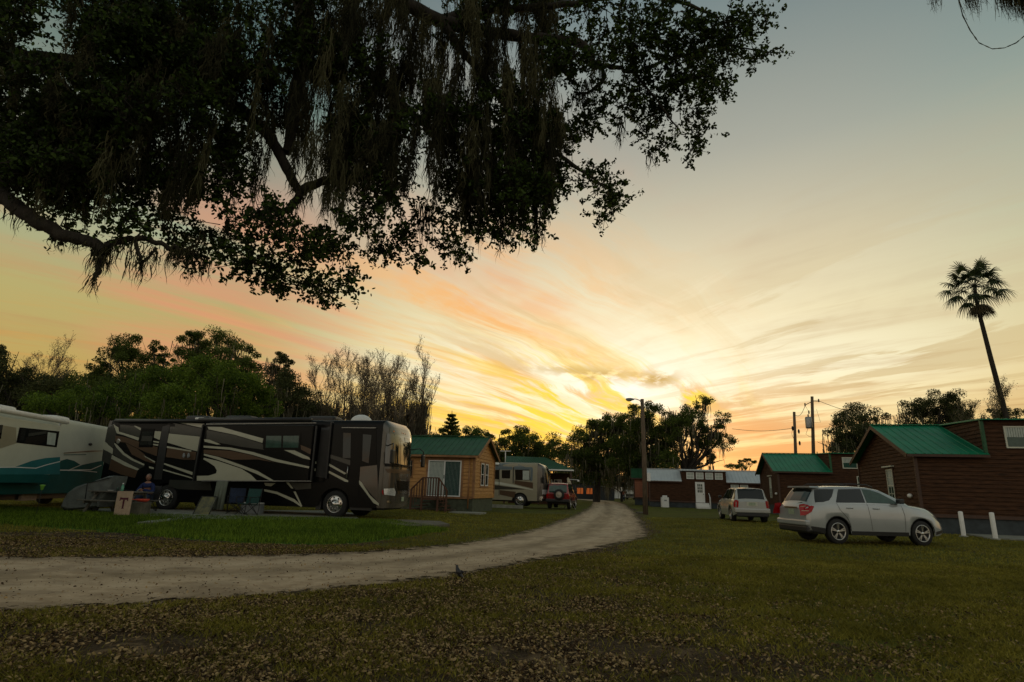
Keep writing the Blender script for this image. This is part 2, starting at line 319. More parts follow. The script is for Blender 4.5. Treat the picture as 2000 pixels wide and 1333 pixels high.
class MB:
    def __init__(s): s.v = []; s.f = []; s.sm = []; s.mi = []
    def add(s, vs, fs, smooth=False, mi=0):
        k = len(s.v); s.v += [tuple(v) for v in vs]; s.f += [tuple(i+k for i in f) for f in fs]; s.sm += [smooth]*len(fs); s.mi += [mi]*len(fs); return s
    def box(s, x0, x1, y0, y1, z0, z1, mi=0):
        v = [(x,y,z) for z in (z0,z1) for y in (y0,y1) for x in (x0,x1)]
        return s.add(v, [(0,2,3,1),(4,5,7,6),(0,1,5,4),(2,6,7,3),(0,4,6,2),(1,3,7,5)], mi=mi)
    def bev(s, x0, x1, y0, y1, z0, z1, b=0.02, mi=0):
        bm = bmesh.new(); bmesh.ops.create_cube(bm, size=1.0)
        for v in bm.verts: v.co = Vector(((x0+x1)/2+v.co.x*(x1-x0), (y0+y1)/2+v.co.y*(y1-y0), (z0+z1)/2+v.co.z*(z1-z0)))
        bmesh.ops.bevel(bm, geom=bm.edges[:], offset=b, segments=2, affect='EDGES', profile=0.5)
        bm.verts.index_update(); s.add([v.co[:] for v in bm.verts], [[v.index for v in f.verts] for f in bm.faces], mi=mi); bm.free(); return s
    def tube(s, pts, rs, n=8, caps=True, mi=0, smooth=True):
        pts = [Vector(p) for p in pts]
        if not hasattr(rs, '__len__'): rs = [rs]*len(pts)
        vs = []; fs = []
        up = Vector((0.31, 0.17, 0.93))
        for i, p in enumerate(pts):
            d = (pts[min(i+1, len(pts)-1)] - pts[max(i-1, 0)])
            if d.length < 1e-9: d = Vector((0,0,1))
            d.normalize(); a = d.cross(up)
            if a.length < 0.05: a = d.cross(Vector((1,0,0)))
            a.normalize(); b = d.cross(a)
            for k in range(n):
                t = 2*PI*k/n; vs.append(p + (a*math.cos(t) + b*math.sin(t))*rs[i])
        for i in range(len(pts)-1):
            for k in range(n):
                k2 = (k+1) % n; fs.append((i*n+k, i*n+k2, (i+1)*n+k2, (i+1)*n+k))
        if caps: fs.append(tuple(range(n))); fs.append(tuple((len(pts)-1)*n+k for k in range(n))[::-1])
        return s.add(vs, fs, smooth, mi)
    def bar(s, a, b, w, h=None, mi=0):
        a = Vector(a); b = Vector(b); d = (b-a).normalized(); up = Vector((0,0,1)) if abs(d.z) < 0.9 else Vector((0,1,0))
        u = d.cross(up).normalized()*(w/2); v = u.cross(d).normalized()*((h or w)/2)
        vs = [a-u-v, a+u-v, a+u+v, a-u+v, b-u-v, b+u-v, b+u+v, b-u+v]
        return s.add(vs, [(0,1,2,3),(7,6,5,4),(0,4,5,1),(1,5,6,2),(2,6,7,3),(3,7,4,0)], mi=mi)
    def lathe(s, prof, n=24, axis='z', c=(0,0,0), mi=0, smooth=True):
        vs = []; fs = []
        for r, h in prof:
            for k in range(n):
                t = 2*PI*k/n; a, b = r*math.cos(t), r*math.sin(t)
                vs.append({'z': (c[0]+a, c[1]+b, c[2]+h), 'y': (c[0]+a, c[1]+h, c[2]+b), 'x': (c[0]+h, c[1]+a, c[2]+b)}[axis])
        for i in range(len(prof)-1):
            for k in range(n):
                k2 = (k+1) % n; fs.append((i*n+k, i*n+k2, (i+1)*n+k2, (i+1)*n+k))
        return s.add(vs, fs, smooth, mi)
    def ellipsoid(s, c, r, n=14, m=9, mi=0):
        prof = [(math.sin(PI*i/m), -math.cos(PI*i/m)) for i in range(m+1)]
        k0 = len(s.v); s.lathe([(max(a, 1e-3), b) for a, b in prof], n, 'z', (0,0,0), mi)
        for i in range(k0, len(s.v)):
            x, y, z = s.v[i]; s.v[i] = (c[0]+x*r[0], c[1]+y*r[1], c[2]+z*r[2])
        return s
    def prism(s, poly, y0, y1, axis='y', mi=0):
        # poly in (a,b); extruded along axis
        def P(a, b, c): return {'y': (a, c, b), 'x': (c, a, b), 'z': (a, b, c)}[axis]
        n = len(poly); vs = [P(a, b, y0) for a, b in poly] + [P(a, b, y1) for a, b in poly]
        fs = [tuple(range(n)), tuple(range(n, 2*n))[::-1]] + [(i, (i+1) % n, n+(i+1) % n, n+i) for i in range(n)]
        return s.add(vs, fs, mi=mi)
    def build(s, name, mats, parent=None, recalc=True):
        me = bpy.data.meshes.new(name); me.from_pydata(s.v, [], s.f)
        if not isinstance(mats, (list, tuple)): mats = [mats]
        for m in mats: me.materials.append(m)
        me.polygons.foreach_set('use_smooth', s.sm); me.polygons.foreach_set('material_index', s.mi)
        if recalc:
            bm = bmesh.new(); bm.from_mesh(me); bmesh.ops.recalc_face_normals(bm, faces=bm.faces[:]); bm.to_mesh(me); bm.free()
        me.update()
        o = bpy.data.objects.new(name, me); COL.objects.link(o)
        if parent: o.parent = parent
        return o
def decal(name, polys, fn, material, parent, step=0.12, smooth=True):
    """polygons in (u,v) cut on a grid and laid on a surface fn(u,v)->xyz"""
    bm = bmesh.new()
    for poly in polys:
        vs = [bm.verts.new((a, b, 0)) for a, b in poly]
        try: bm.faces.new(vs)
        except ValueError: pass
    bmesh.ops.triangulate(bm, faces=bm.faces[:])
    for ax in (0, 1):
        cs = [v.co[ax] for v in bm.verts]; lo, hi = min(cs), max(cs); n = int((hi-lo)/step)
        for i in range(1, n+1):
            co = Vector((0,0,0)); co[ax] = lo + (hi-lo)*i/(n+1); no = Vector((0,0,0)); no[ax] = 1
            bmesh.ops.bisect_plane(bm, geom=bm.verts[:]+bm.edges[:]+bm.faces[:], plane_co=co, plane_no=no)
    bmesh.ops.remove_doubles(bm, verts=bm.verts[:], dist=1e-4)
    for v in bm.verts: v.co = Vector(fn(v.co.x, v.co.y))
    for f in bm.faces: f.smooth = smooth
    me = bpy.data.meshes.new(name); bm.to_mesh(me); bm.free(); me.materials.append(material)
    o = bpy.data.objects.new(name, me); COL.objects.link(o); o.parent = parent
    return o
def quads_mesh(name, V, material, tone=None, parent=None, k=4):
    """V: (n,k,3) array of k-gons"""
    n = V.shape[0]; me = bpy.data.meshes.new(name)
    me.vertices.add(n*k); me.vertices.foreach_set('co', V.reshape(-1).astype(np.float32))
    me.loops.add(n*k); me.loops.foreach_set('vertex_index', np.arange(n*k, dtype=np.int32))
    me.polygons.add(n); me.polygons.foreach_set('loop_start', np.arange(0, n*k, k, dtype=np.int32)); me.polygons.foreach_set('loop_total', np.full(n, k, dtype=np.int32))
    if tone is None: tone = RNG.random(n)
    a = me.attributes.new('tone', 'FLOAT', 'POINT'); a.data.foreach_set('value', np.repeat(tone, k).astype(np.float32))
    me.materials.append(material); me.update(calc_edges=True); me.validate()
    o = bpy.data.objects.new(name, me); COL.objects.link(o)
    if parent: o.parent = parent
    return o
def unit(v): return v/np.maximum(np.linalg.norm(v, axis=-1, keepdims=True), 1e-9)
def leaf_quads(C, size, asp=0.5, droop=0.0, rnd=RNG):
    n = len(C); d = unit(rnd.normal(size=(n,3)) + [0,0,-droop]); e = unit(np.cross(d, unit(rnd.normal(size=(n,3)))))
    s = (size*(0.6+0.8*rnd.random(n)))[:,None] if not hasattr(size, 'shape') else size[:,None]
    a = d*s*0.5; b = e*s*asp*0.5
    return np.stack([C-a, C+b-a*0.1, C+a, C-b-a*0.1], 1)
def ribbons(T, Ln, width, seg=6, sway=0.08, rnd=RNG):
    """hanging strands from tops T, lengths Ln -> quads"""
    n = len(T); ang = rnd.random(n)*PI; w = np.stack([np.cos(ang), np.sin(ang), np.zeros(n)], 1)
    ph = rnd.random((n,3))*6.28; out = []
    dr = rnd.normal(size=(n,2))*sway*0.6
    def pt(t):
        o = np.zeros((n,3)); o[:,0] = np.sin(ph[:,0]+t*5)*sway*t*0.5 + dr[:,0]*t; o[:,1] = np.sin(ph[:,1]+t*4)*sway*t*0.5 + dr[:,1]*t; o[:,2] = -t*Ln
        return T + o
    for i in range(seg):
        t0, t1 = i/seg, (i+1)/seg
        w0 = width*(1-t0)**0.6*(0.7+0.6*np.abs(np.sin(ph[:,2]+t0*9))); w1 = width*(1-t1)**0.6*(0.7+0.6*np.abs(np.sin(ph[:,2]+t1*9)))
        p0, p1 = pt(t0), pt(t1)
        out.append(np.stack([p0-w*w0[:,None]/2, p0+w*w0[:,None]/2, p1+w*w1[:,None]/2, p1-w*w1[:,None]/2], 1))
    return np.concatenate(out, 0)

# ================================================================== GROUND
def in_poly(x, y, poly):
    inside = np.zeros(x.shape, bool); n = len(poly)
    for i in range(n):
        x0, y0 = poly[i]; x1, y1 = poly[(i+1) % n]
        if y0 == y1: continue
        c = ((y0 > y) != (y1 > y)) & (x < (x1-x0)*(y-y0)/(y1-y0)+x0); inside ^= c
    return inside
def seg_dist(x, y, pts):
    d = np.full(x.shape, 1e9)
    for (x0, y0), (x1, y1) in zip(pts[:-1], pts[1:]):
        vx, vy = x1-x0, y1-y0; l2 = vx*vx+vy*vy
        t = np.clip(((x-x0)*vx+(y-y0)*vy)/l2, 0, 1); d = np.minimum(d, np.hypot(x-x0-t*vx, y-y0-t*vy))
    return d
def gxy(px, py): p = G(px, py); return (p.x, p.y)
road_px = [((1128,976.5),(1162,976.5)), ((1160,980),(1203,980.5)), ((1157,986),(1220,986)), ((1150,992),(1232,994)), ((1138,999),(1243,1002)), ((1110,1012),(1255,1018)), ((1062,1029),(1266,1040)),
           ((1000,1045),(1262,1053)), ((900,1062),(1180,1072)), ((800,1072),(1060,1097)), ((700,1079),(930,1120)), ((560,1085),(780,1141)),
           ((400,1088),(560,1163)), ((200,1090),(300,1182)), ((0,1090),(0,1197))]
roadL = [gxy(*a) for a, b in road_px]; roadR = [gxy(*b) for a, b in road_px]
roadL = [(roadL[0][0]-14, roadL[0][1]+6)] + roadL; roadR = [(roadR[0][0]-16, roadR[0][1]-0.5)] + roadR
roadL.append((roadL[-1][0]-22, roadL[-1][1]-6.5)); roadR.append((roadR[-1][0]-22, roadR[-1][1]-8.5))
road_poly = roadL + roadR[::-1]
lush_px = [(-60,1018),(150,1036),(300,1048),(480,1062),(600,1066),(720,1060),(800,1048),(880,1036),(760,1018),(560,1013),(440,1012),(380,1010),(250,1006),(120,999),(-60,984)]
lush_poly = [gxy(*p) for p in lush_px]
def vnoise(x, y, s, seed=0):
    """cheap value noise"""
    r = np.random.default_rng(seed).random((64,64)); u = x*s; v = y*s
    i = np.floor(u).astype(int); j = np.floor(v).astype(int); fu = sstep(u-i); fv = sstep(v-j)
    g = lambda a, b: r[a % 64, b % 64]
    return (g(i,j)*(1-fu)+g(i+1,j)*fu)*(1-fv)+(g(i,j+1)*(1-fu)+g(i+1,j+1)*fu)*fv
def fbm(x, y, s, seed=0): return 0.5*vnoise(x,y,s,seed)+0.3*vnoise(x,y,s*2.1,seed+1)+0.2*vnoise(x,y,s*4.3,seed+2)
def masks(x, y):
    """lush, dirt (0..1) from world position"""
    r = x/np.maximum(y, 0.5)
    lush = in_poly(x, y, lush_poly).astype(float)
    dR = seg_dist(x, y, roadR); dL = seg_dist(x, y, roadL)
    nn = fbm(x, y, 0.55, 3)
    # near side of the road: leaf litter and bare earth, thinning to grass on the right
    nearside = (y < 13)
    dirt = np.where(nearside, 0.66 - 0.5*sstep((r-0.05)/0.6) - 0.5*sstep((y-8)/5)*sstep((r+0.1)/0.25), 0.0)
    p1 = np.exp(-(((x-0.9)/1.5)**2+((y-5.6)/0.75)**2)); p2 = np.exp(-(((x-3.3)/1.6)**2+((y-5.3)/0.7)**2)); p3 = np.exp(-(((x+3.2)/1.1)**2+((y-5.2)/0.5)**2))
    dirt = np.clip(dirt + 0.6*p1 + 0.35*p2 + 0.5*p3, 0, 1)
    dirt = np.maximum(dirt, np.exp(-(dR/0.55)**2)*0.62)
    # far verge on the left between the road and the green strip
    vl = (y > 9.5) & (x < -1.5) & (lush < 0.5) & (y < 18.5) & (dL < 5)
    dirt = np.where(vl, np.maximum(dirt, 0.95*sstep((-x-1.5)/3)), dirt)
    dirt = np.maximum(dirt, np.exp(-(dL/0.35)**2)*0.55)
    dirt = np.clip(dirt + (nn-0.5)*0.9*(dirt > 0.02), 0, 1)
    return lush, dirt
def bare(x, y):
    n = fbm(x, y, 1.1, 17); b = np.exp(-(((x-0.95)/1.3)**2+((y-5.5)/0.62)**2)) + 0.8*np.exp(-(((x-2.6)/1.1)**2+((y-5.0)/0.35)**2)) + np.exp(-(((x+3.2)/0.9)**2+((y-5.3)/0.5)**2)) + 0.5*np.exp(-(((x+0.6)/1.6)**2+((y-7.6)/0.35)**2))
    return np.clip(sstep((b-0.25)/0.5)*(0.4+1.2*n), 0, 1)
def axis(n, s, g, c): 
    i = np.arange(n+1); p = s*((1+g)**i-1)/g; return np.concatenate([c-p[::-1][:-1], c+p])
gx = axis(132, 0.16, 0.034, 0.0); gy = axis(120, 0.13, 0.038, 6.0)
GX, GY = np.meshgrid(gx, gy); GZ = zg(GX, GY)
nx, ny = len(gx), len(gy)
me = bpy.data.meshes.new('ground'); me.vertices.add(nx*ny)
me.vertices.foreach_set('co', np.stack([GX, GY, GZ], -1).reshape(-1).astype(np.float32))
ii, jj = np.meshgrid(np.arange(nx-1), np.arange(ny-1)); b0 = (jj*nx+ii).reshape(-1)
fi = np.stack([b0, b0+1, b0+nx+1, b0+nx], 1)
me.loops.add(fi.size); me.loops.foreach_set('vertex_index', fi.reshape(-1).astype(np.int32))
me.polygons.add(len(fi)); me.polygons.foreach_set('loop_start', np.arange(0, fi.size, 4, dtype=np.int32)); me.polygons.foreach_set('loop_total', np.full(len(fi), 4, dtype=np.int32))
me.polygons.foreach_set('use_smooth', [True]*len(fi))
lm, dm = masks(GX.reshape(-1), GY.reshape(-1))
for nm, arr in (('lush', lm), ('dirt', dm)):
    a = me.attributes.new(nm, 'FLOAT', 'POINT'); a.data.foreach_set('value', arr.astype(np.float32))
me.update(calc_edges=True)
def nodes_of(m): return m.node_tree, m.node_tree.nodes, m.node_tree.links
gm = bpy.data.materials.new('ground_cover'); gm.use_nodes = True; nt, nn_, lk = nodes_of(gm)
def tnoise(scale, detail=6, rough=0.6, coord=None, dist=0.0):
    n = N('ShaderNodeTexNoise'); n.inputs['Scale'].default_value = scale; n.inputs['Detail'].default_value = detail; n.inputs['Roughness'].default_value = rough; n.inputs['Distortion'].default_value = dist
    L(coord, n.inputs['Vector']); return n.outputs[0]
def attr(nm): n = N('ShaderNodeAttribute'); n.attribute_name = nm; return n.outputs['Fac']
gc = N('ShaderNodeTexCoord').outputs['Object']
fine = tnoise(26, 6, 0.7, gc); med = tnoise(1.1, 5, 0.6, gc); big = tnoise(0.18, 4, 0.6, gc); speck = tnoise(70, 3, 0.6, gc)
grass = RAMP(fine, [(0.3, (0.05,0.058,0.007,1)), (0.55, (0.13,0.14,0.016,1)), (0.75, (0.22,0.21,0.04,1))])
grass2 = RAMP(fine, [(0.3, (0.036,0.030,0.010,1)), (0.6, (0.10,0.082,0.025,1)), (0.8, (0.17,0.135,0.06,1))])
grs = MIX(SM(med, 0.42, 0.62), grass, grass2)
grs = MIX(SM(big, 0.4, 0.65), grs, MIX(0.5, grs, (0.085,0.10,0.012,1)))
lushc = RAMP(fine, [(0.3, (0.03,0.08,0.006,1)), (0.7, (0.10,0.22,0.016,1))])
dirtc = RAMP(fine, [(0.28, (0.028,0.019,0.011,1)), (0.52, (0.075,0.052,0.030,1)), (0.72, (0.17,0.125,0.07,1))])
sandc = MIX(SM(tnoise(2.2, 6, 0.65, gc, 0.6), 0.52, 0.60), dirtc, (0.23,0.16,0.09,1))
dm_ = attr('dirt')
dfac = SM(MA('ADD', dm_, MA('MULTIPLY', MA('SUBTRACT', tnoise(5, 6, 0.7, gc), 0.5), 1.2)), 0.42, 0.62)
col = MIX(dfac, grs, MIX(SM(dm_, 0.75, 0.98), dirtc, sandc))
col = MIX(SM(MA('ADD', attr('lush'), MA('MULTIPLY', MA('SUBTRACT', med, 0.5), 0.8)), 0.35, 0.6), col, lushc)
pb = nn_['Principled BSDF']; L(col, pb.inputs['Base Color']); pb.inputs['Roughness'].default_value = 0.95; pb.inputs['Specular IOR Level'].default_value = 0.15
bp = N('ShaderNodeBump'); bp.inputs['Strength'].default_value = 0.9; bp.inputs['Distance'].default_value = 0.05
L(MA('ADD', fine, MA('MULTIPLY', speck, 0.5)), bp.inputs['Height']); L(bp.outputs[0], pb.inputs['Normal'])
me.materials.append(gm)
ground = bpy.data.objects.new('ground', me); COL.objects.link(ground); tag(ground, kind='structure')

# road: a sheet of crushed shell with ragged, grassed-over edges
def resample(pts, n):
    P = np.array(pts); s = np.concatenate([[0], np.cumsum(np.ones(len(P)-1))]); t = np.linspace(0, s[-1], n)
    out = np.stack([np.interp(t, s, P[:,0]), np.interp(t, s, P[:,1])], 1)
    for _ in range(6): out[1:-1] = 0.25*out[:-2]+0.5*out[1:-1]+0.25*out[2:]
    return out
nR, nC = 220, 25
A = resample(roadL, nR); B = resample(roadR, nR); tt = np.linspace(-0.10, 1.10, nC)
RP = A[:,None,:]*(1-tt)[None,:,None] + B[:,None,:]*tt[None,:,None]
RZ = zg(RP[...,0], RP[...,1]) + 0.010 + 0.004*RP[...,1]/10
mb = MB(); vs = [(RP[i,j,0], RP[i,j,1], RZ[i,j]) for i in range(nR) for j in range(nC)]
mb.add(vs, [(i*nC+j, i*nC+j+1, (i+1)*nC+j+1, (i+1)*nC+j) for i in range(nR-1) for j in range(nC-1)], True)
rm = bpy.data.materials.new('shell_road'); rm.use_nodes = True; nt, nn_, lk = nodes_of(rm)
gc = N('ShaderNodeTexCoord').outputs['Object']
ed = attr('edge'); ac = attr('across')
f1 = tnoise(22, 8, 0.75, gc); f2 = tnoise(0.9, 5, 0.6, gc, 0.5)
alongn = N('ShaderNodeCombineXYZ'); L(MA('MULTIPLY', ac, 26.0), alongn.inputs[0]); L(MA('MULTIPLY', attr('along'), 0.35), alongn.inputs[1])
ruts = tnoise(1.0, 5, 0.65, alongn.outputs[0])
rc = RAMP(MA('ADD', MA('MULTIPLY', f1, 0.42), MA('MULTIPLY', ruts, 0.58)), [(0.34, (0.30,0.22,0.14,1)), (0.46, (0.41,0.305,0.20,1)), (0.60, (0.54,0.415,0.285,1))])
rut2 = N('ShaderNodeCombineXYZ'); L(MA('MULTIPLY', ac, 9.0), rut2.inputs[0]); L(MA('MULTIPLY', attr('along'), 0.10), rut2.inputs[1])
rc = MIX(SM(tnoise(1.0, 3, 0.5, rut2.outputs[0]), 0.50, 0.62, 0.0, 0.5), rc, (0.22,0.165,0.11,1))
rc = MIX(SM(f2, 0.52, 0.70, 0.0, 0.45), rc, (0.20,0.15,0.10,1))
tv = attr('lateral')
def track(c): d_ = MA('MULTIPLY', MA('SUBTRACT', tv, c), 11.0); return MA('EXPONENT', MA('MULTIPLY', MA('MULTIPLY', d_, d_), -1.0))
trk = MA('ADD', track(0.30), track(0.66), clamp=True); soft = SM(tnoise(1.4, 5, 0.65, gc), 0.34, 0.60)
rc = MIX(MA('MULTIPLY', MA('MULTIPLY', trk, soft), 0.55), rc, (0.60,0.475,0.335,1))
mid = track(0.48); rc = MIX(MA('MULTIPLY', MA('MULTIPLY', mid, soft), 0.5), rc, (0.20,0.155,0.095,1))
rc = MIX(MA('MULTIPLY', SM(MA('ABSOLUTE', MA('SUBTRACT', tv, 0.5)), 0.34, 0.52), 0.6), rc, MIX(f1, (0.15,0.11,0.07,1), (0.26,0.20,0.13,1)))
pb = nn_['Principled BSDF']; L(rc, pb.inputs['Base Color']); pb.inputs['Roughness'].default_value = 0.95; pb.inputs['Specular IOR Level'].default_value = 0.1
bp = N('ShaderNodeBump'); bp.inputs['Strength'].default_value = 0.35; bp.inputs['Distance'].default_value = 0.03; L(MA('ADD', MA('MULTIPLY', f1, 0.5), MA('MULTIPLY', ruts, 1.2)), bp.inputs['Height']); L(bp.outputs[0], pb.inputs['Normal'])
tr = N('ShaderNodeBsdfTransparent'); ms = N('ShaderNodeMixShader')
L(SM(MA('ADD', ed, MA('MULTIPLY', MA('SUBTRACT', tnoise(2.6, 8, 0.78, gc), 0.5), 2.2)), 0.34, 0.52), ms.inputs[0]); L(tr.outputs[0], ms.inputs[1]); L(pb.outputs[0], ms.inputs[2]); L(ms.outputs[0], nn_['Material Output'].inputs[0])
road = mb.build('road', rm, recalc=False)
wd = np.hypot(*(A-B).T); eddist = np.minimum(tt+0.10, 1.10-tt)[None,:]*wd[:,None]
for nm, arr in (('lateral', np.broadcast_to(tt, (nR,nC))*1.0), ('edge', np.clip(eddist/1.25, 0, 2)), ('across', np.broadcast_to(tt, (nR,nC))*wd[:,None]/6.0), ('along', np.broadcast_to(np.arange(nR)[:,None], (nR,nC))*1.0)):
    a = road.data.attributes.new(nm, 'FLOAT', 'POINT'); a.data.foreach_set('value', np.ascontiguousarray(arr).reshape(-1).astype(np.float32))
tag(road, kind='structure')
def slab(name, pxs, z, m, h=None, kind='structure'):
    P = [gxy(*p) for p in pxs]; mb = MB(); zb = min(float(zg(*p)) for p in P); zt = max(float(zg(*p)) for p in P)
    mb.prism(P, zb-0.1, zt+z, axis='z'); o = mb.build(name, m); return tag(o, kind=kind)
slab('patio', [(255,1009),(330,1012),(380,1017),(560,1017.5),(700,1016),(690,1005),(640,1000),(200,996),(150,999)], 0.04, MT['concrete'])
slab('path', [(352,1013),(385,1013.5),(300,1026),(268,1026)], 0.05, MT['concrete'])
slab('gravel_drive', [(720,1013),(860,1022),(878,1030),(800,1032),(735,1022),(690,1016)], 0.012, MT['concretedark'])
slab('concrete_apron', [(1862,1041),(2080,1047),(2080,1062),(1930,1053)], 0.05, MT['concrete'])

# grass blades and fallen leaves
def scatter(n, y0, y1, rmax=0.96, pw=1.0):
    y = (y0**pw + RNG.random(n)*(y1**pw-y0**pw))**(1/pw); x = (RNG.random(n)*2-1)*rmax*y; return x, y
def blades(x, y, h, w, lean=0.45):
    n = len(x); z = zg(x, y); B0 = np.stack([x, y, z], 1); a = RNG.random(n)*6.283
    wv = np.stack([np.cos(a), np.sin(a), 0*a], 1)*w[:,None]/2; ln = RNG.normal(size=(n,2))*lean
    tip = B0 + np.stack([ln[:,0]*h, ln[:,1]*h, h*(0.75+0.4*RNG.random(n))], 1); mid = (B0*0.55+tip*0.45); mid[:,2] += h*0.12
    return np.stack([B0-wv, B0+wv, mid+wv*0.7, tip, mid-wv*0.7], 1)
rp_np = road_poly
def keep_off_road(x, y): return ~in_poly(x, y, rp_np)
x, y = scatter(420000, 3.7, 13.5, 0.97, 1.2); k = keep_off_road(x, y); x, y = x[k], y[k]
l_, d_ = masks(x, y); clump = fbm(x, y, 3.0, 11); keep = RNG.random(len(x)) < np.clip((1.05-d_*0.95)*(0.25+1.3*sstep((clump-0.32)/0.3)), 0.02, 1); x, y = x[keep], y[keep]
br = bare(x, y); k = RNG.random(len(x)) > 0.85*br; x, y = x[k], y[k]
h = (0.028+0.035*RNG.random(len(x)))*(0.8+0.5*fbm(x, y, 1.5, 5)); w = 0.004+0.0006*y
V1 = blades(x, y, h, w, 0.8); t1 = 0.25+0.5*fbm(x, y, 0.8, 8)*RNG.random(len(x))+0.12*RNG.random(len(x))
x, y = scatter(150000, 13, 34, 0.97, 0.9); k = keep_off_road(x, y); x, y = x[k], y[k]; l_, d_ = masks(x, y)
keep = (RNG.random(len(x)) < (1-0.9*d_)) & (l_ < 0.5); x, y = x[keep], y[keep]
V2 = blades(x, y, 0.03+0.03*RNG.random(len(x)), 0.010+0.0005*y, 0.7); t2 = 0.3+0.5*RNG.random(len(x))*fbm(x, y, 0.4, 8)
V = np.concatenate([V1, V2]); t = np.concatenate([t1, t2])
gb = mat('grass_blade', (0.088,0.085,0.010), 0.7, scale=1.0, attr='tone', col2=(0.44,0.38,0.062), spec=0.2, trans=0.25)
o = quads_mesh('lawn_grass', V, gb, t, k=5); tag(o, 'short olive green lawn grass mixed with fallen leaves in the foreground', 'grass', kind='stuff')
xs = [p[0] for p in lush_poly]; ys = [p[1] for p in lush_poly]; n = 130000
x = min(xs)+RNG.random(n)*(max(xs)-min(xs)); y = min(ys)+RNG.random(n)*(max(ys)-min(ys)); k = in_poly(x+0.25*(vnoise(x,y,1.3,4)-.5), y+0.5*(vnoise(x,y,1.1,9)-.5), lush_poly); x, y = x[k], y[k]
V = blades(x, y, 0.07+0.07*RNG.random(len(x)), np.full(len(x), 0.014), 0.35)
lg = mat('lush_blade', (0.040,0.075,0.006), 0.6, scale=1.0, attr='tone', col2=(0.20,0.30,0.028), trans=0.35, spec=0.2)
o = quads_mesh('lush_grass', V, lg, 0.15+0.7*RNG.random(len(x))*(0.5+fbm(x,y,0.5,2)), k=5); tag(o, 'strip of bright green longer grass in front of the black motorhome', 'grass', kind='stuff')
x, y = scatter(400000, 3.7, 13.5, 0.97, 1.0); l_, d_ = masks(x, y); r = x/y
dens = np.clip(0.12+0.9*d_, 0, 1)*(0.35+0.65*sstep((0.55-r)/0.5))*(0.10+1.5*sstep((fbm(x, y, 1.9, 21)-0.30)/0.4)); dens = np.where(keep_off_road(x, y), dens, 0.02)
k = RNG.random(len(x)) < dens*(1-0.65*bare(x, y)); x, y = x[k], y[k]
C = np.stack([x, y, zg(x, y)+0.008+0.022*RNG.random(len(x))], 1); n = len(x); s = 0.008+0.017*RNG.random(n)
d = unit(np.concatenate([RNG.normal(size=(n,2)), RNG.normal(size=(n,1))*0.35], 1)); e = unit(np.cross(d, unit(RNG.normal(size=(n,3))*0.45+[0,0,1]))); a = d*s[:,None]; b = e*s[:,None]*0.42; up = np.array([0,0,0.006])
V = np.stack([C-a, C-a*0.3+b+up, C+a*0.4+b+up, C+a, C+a*0.4-b, C-a*0.3-b], 1)
lt = mat('fallen_leaf', (0.045,0.026,0.013), 0.8, scale=4, attr='tone', col2=(0.36,0.25,0.12), spec=0.15)
o = quads_mesh('leaf_litter', V, lt, RNG.random(n)**1.2, k=6); tag(o, 'dry brown and tan fallen oak leaves scattered over the foreground', 'leaves', kind='stuff')
x, y = scatter(26000, 12, 19, 0.95, 1.0); l_, d_ = masks(x, y); k = (d_ > 0.45) & keep_off_road(x, y); x, y = x[k], y[k]
C = np.stack([x, y, zg(x, y)+0.015], 1); V = leaf_quads(C, np.full(len(x), 0.07), 0.5); V[...,2] = C[:,None,2]+ (V[...,2]-C[:,None,2])*0.3
o = quads_mesh('verge_leaves', V, lt, RNG.random(len(x))**1.5*0.7); tag(o, 'dark brown leaf debris on the verge beyond the road at left', 'leaves', kind='stuff')

# ================================================================== TREES
def limb(mb, a, b, r0, r1, wob=0.12, seg=6, n=7, sag=0.0):
    a = Vector(a); b = Vector(b); Ld = (b-a).length; pts = []; rs = []
    ph = random.random()*6; ax = Vector((random.uniform(-1,1), random.uniform(-1,1), random.uniform(-.5,.5)))
    for i in range(seg+1):
        t = i/seg; p = a.lerp(b, t) + ax*math.sin(t*PI*2+ph)*wob*Ld*math.sin(PI*t)*0.5; p.z -= sag*math.sin(PI*t)
        pts.append(p); rs.append(r0+(r1-r0)*t)
    mb.tube(pts, rs, n); return pts
def px_blob(px, py, rx, ry, Yd): 
    p = at_Y(px, py, Yd); s = 1.16*Yd/1100.0; return (np.array(p), rx*s, ry*s)
def crown_points(blobs, dens, size, rnd):
    pts = []
    for c, rx, ry in blobs:
        area = rx*ry*PI; ncl = max(6, int(area*dens*1.0/(0.5*rx*0.5*rx*PI+1e-6)*1.0)) if False else max(7, int(7*(rx+ry)/(2*size*6)))
        ncl = min(ncl, 70)
        d = unit(rnd.normal(size=(ncl,3))); r = rnd.random(ncl)**0.4
        cc = c + d*r[:,None]*np.array([rx, rx*0.8, ry])*0.86
        cr = (0.24+0.24*rnd.random(ncl))*(rx+ry)*0.5
        nl = int(dens*area/(size*size)/ncl*1.0)
        for k in range(ncl):
            q = rnd.normal(size=(nl,3)); q = unit(q)*(rnd.random((nl,1))**0.45); q[:,2] *= 0.7
            pts.append(cc[k] + q*cr[k])
    return np.concatenate(pts)
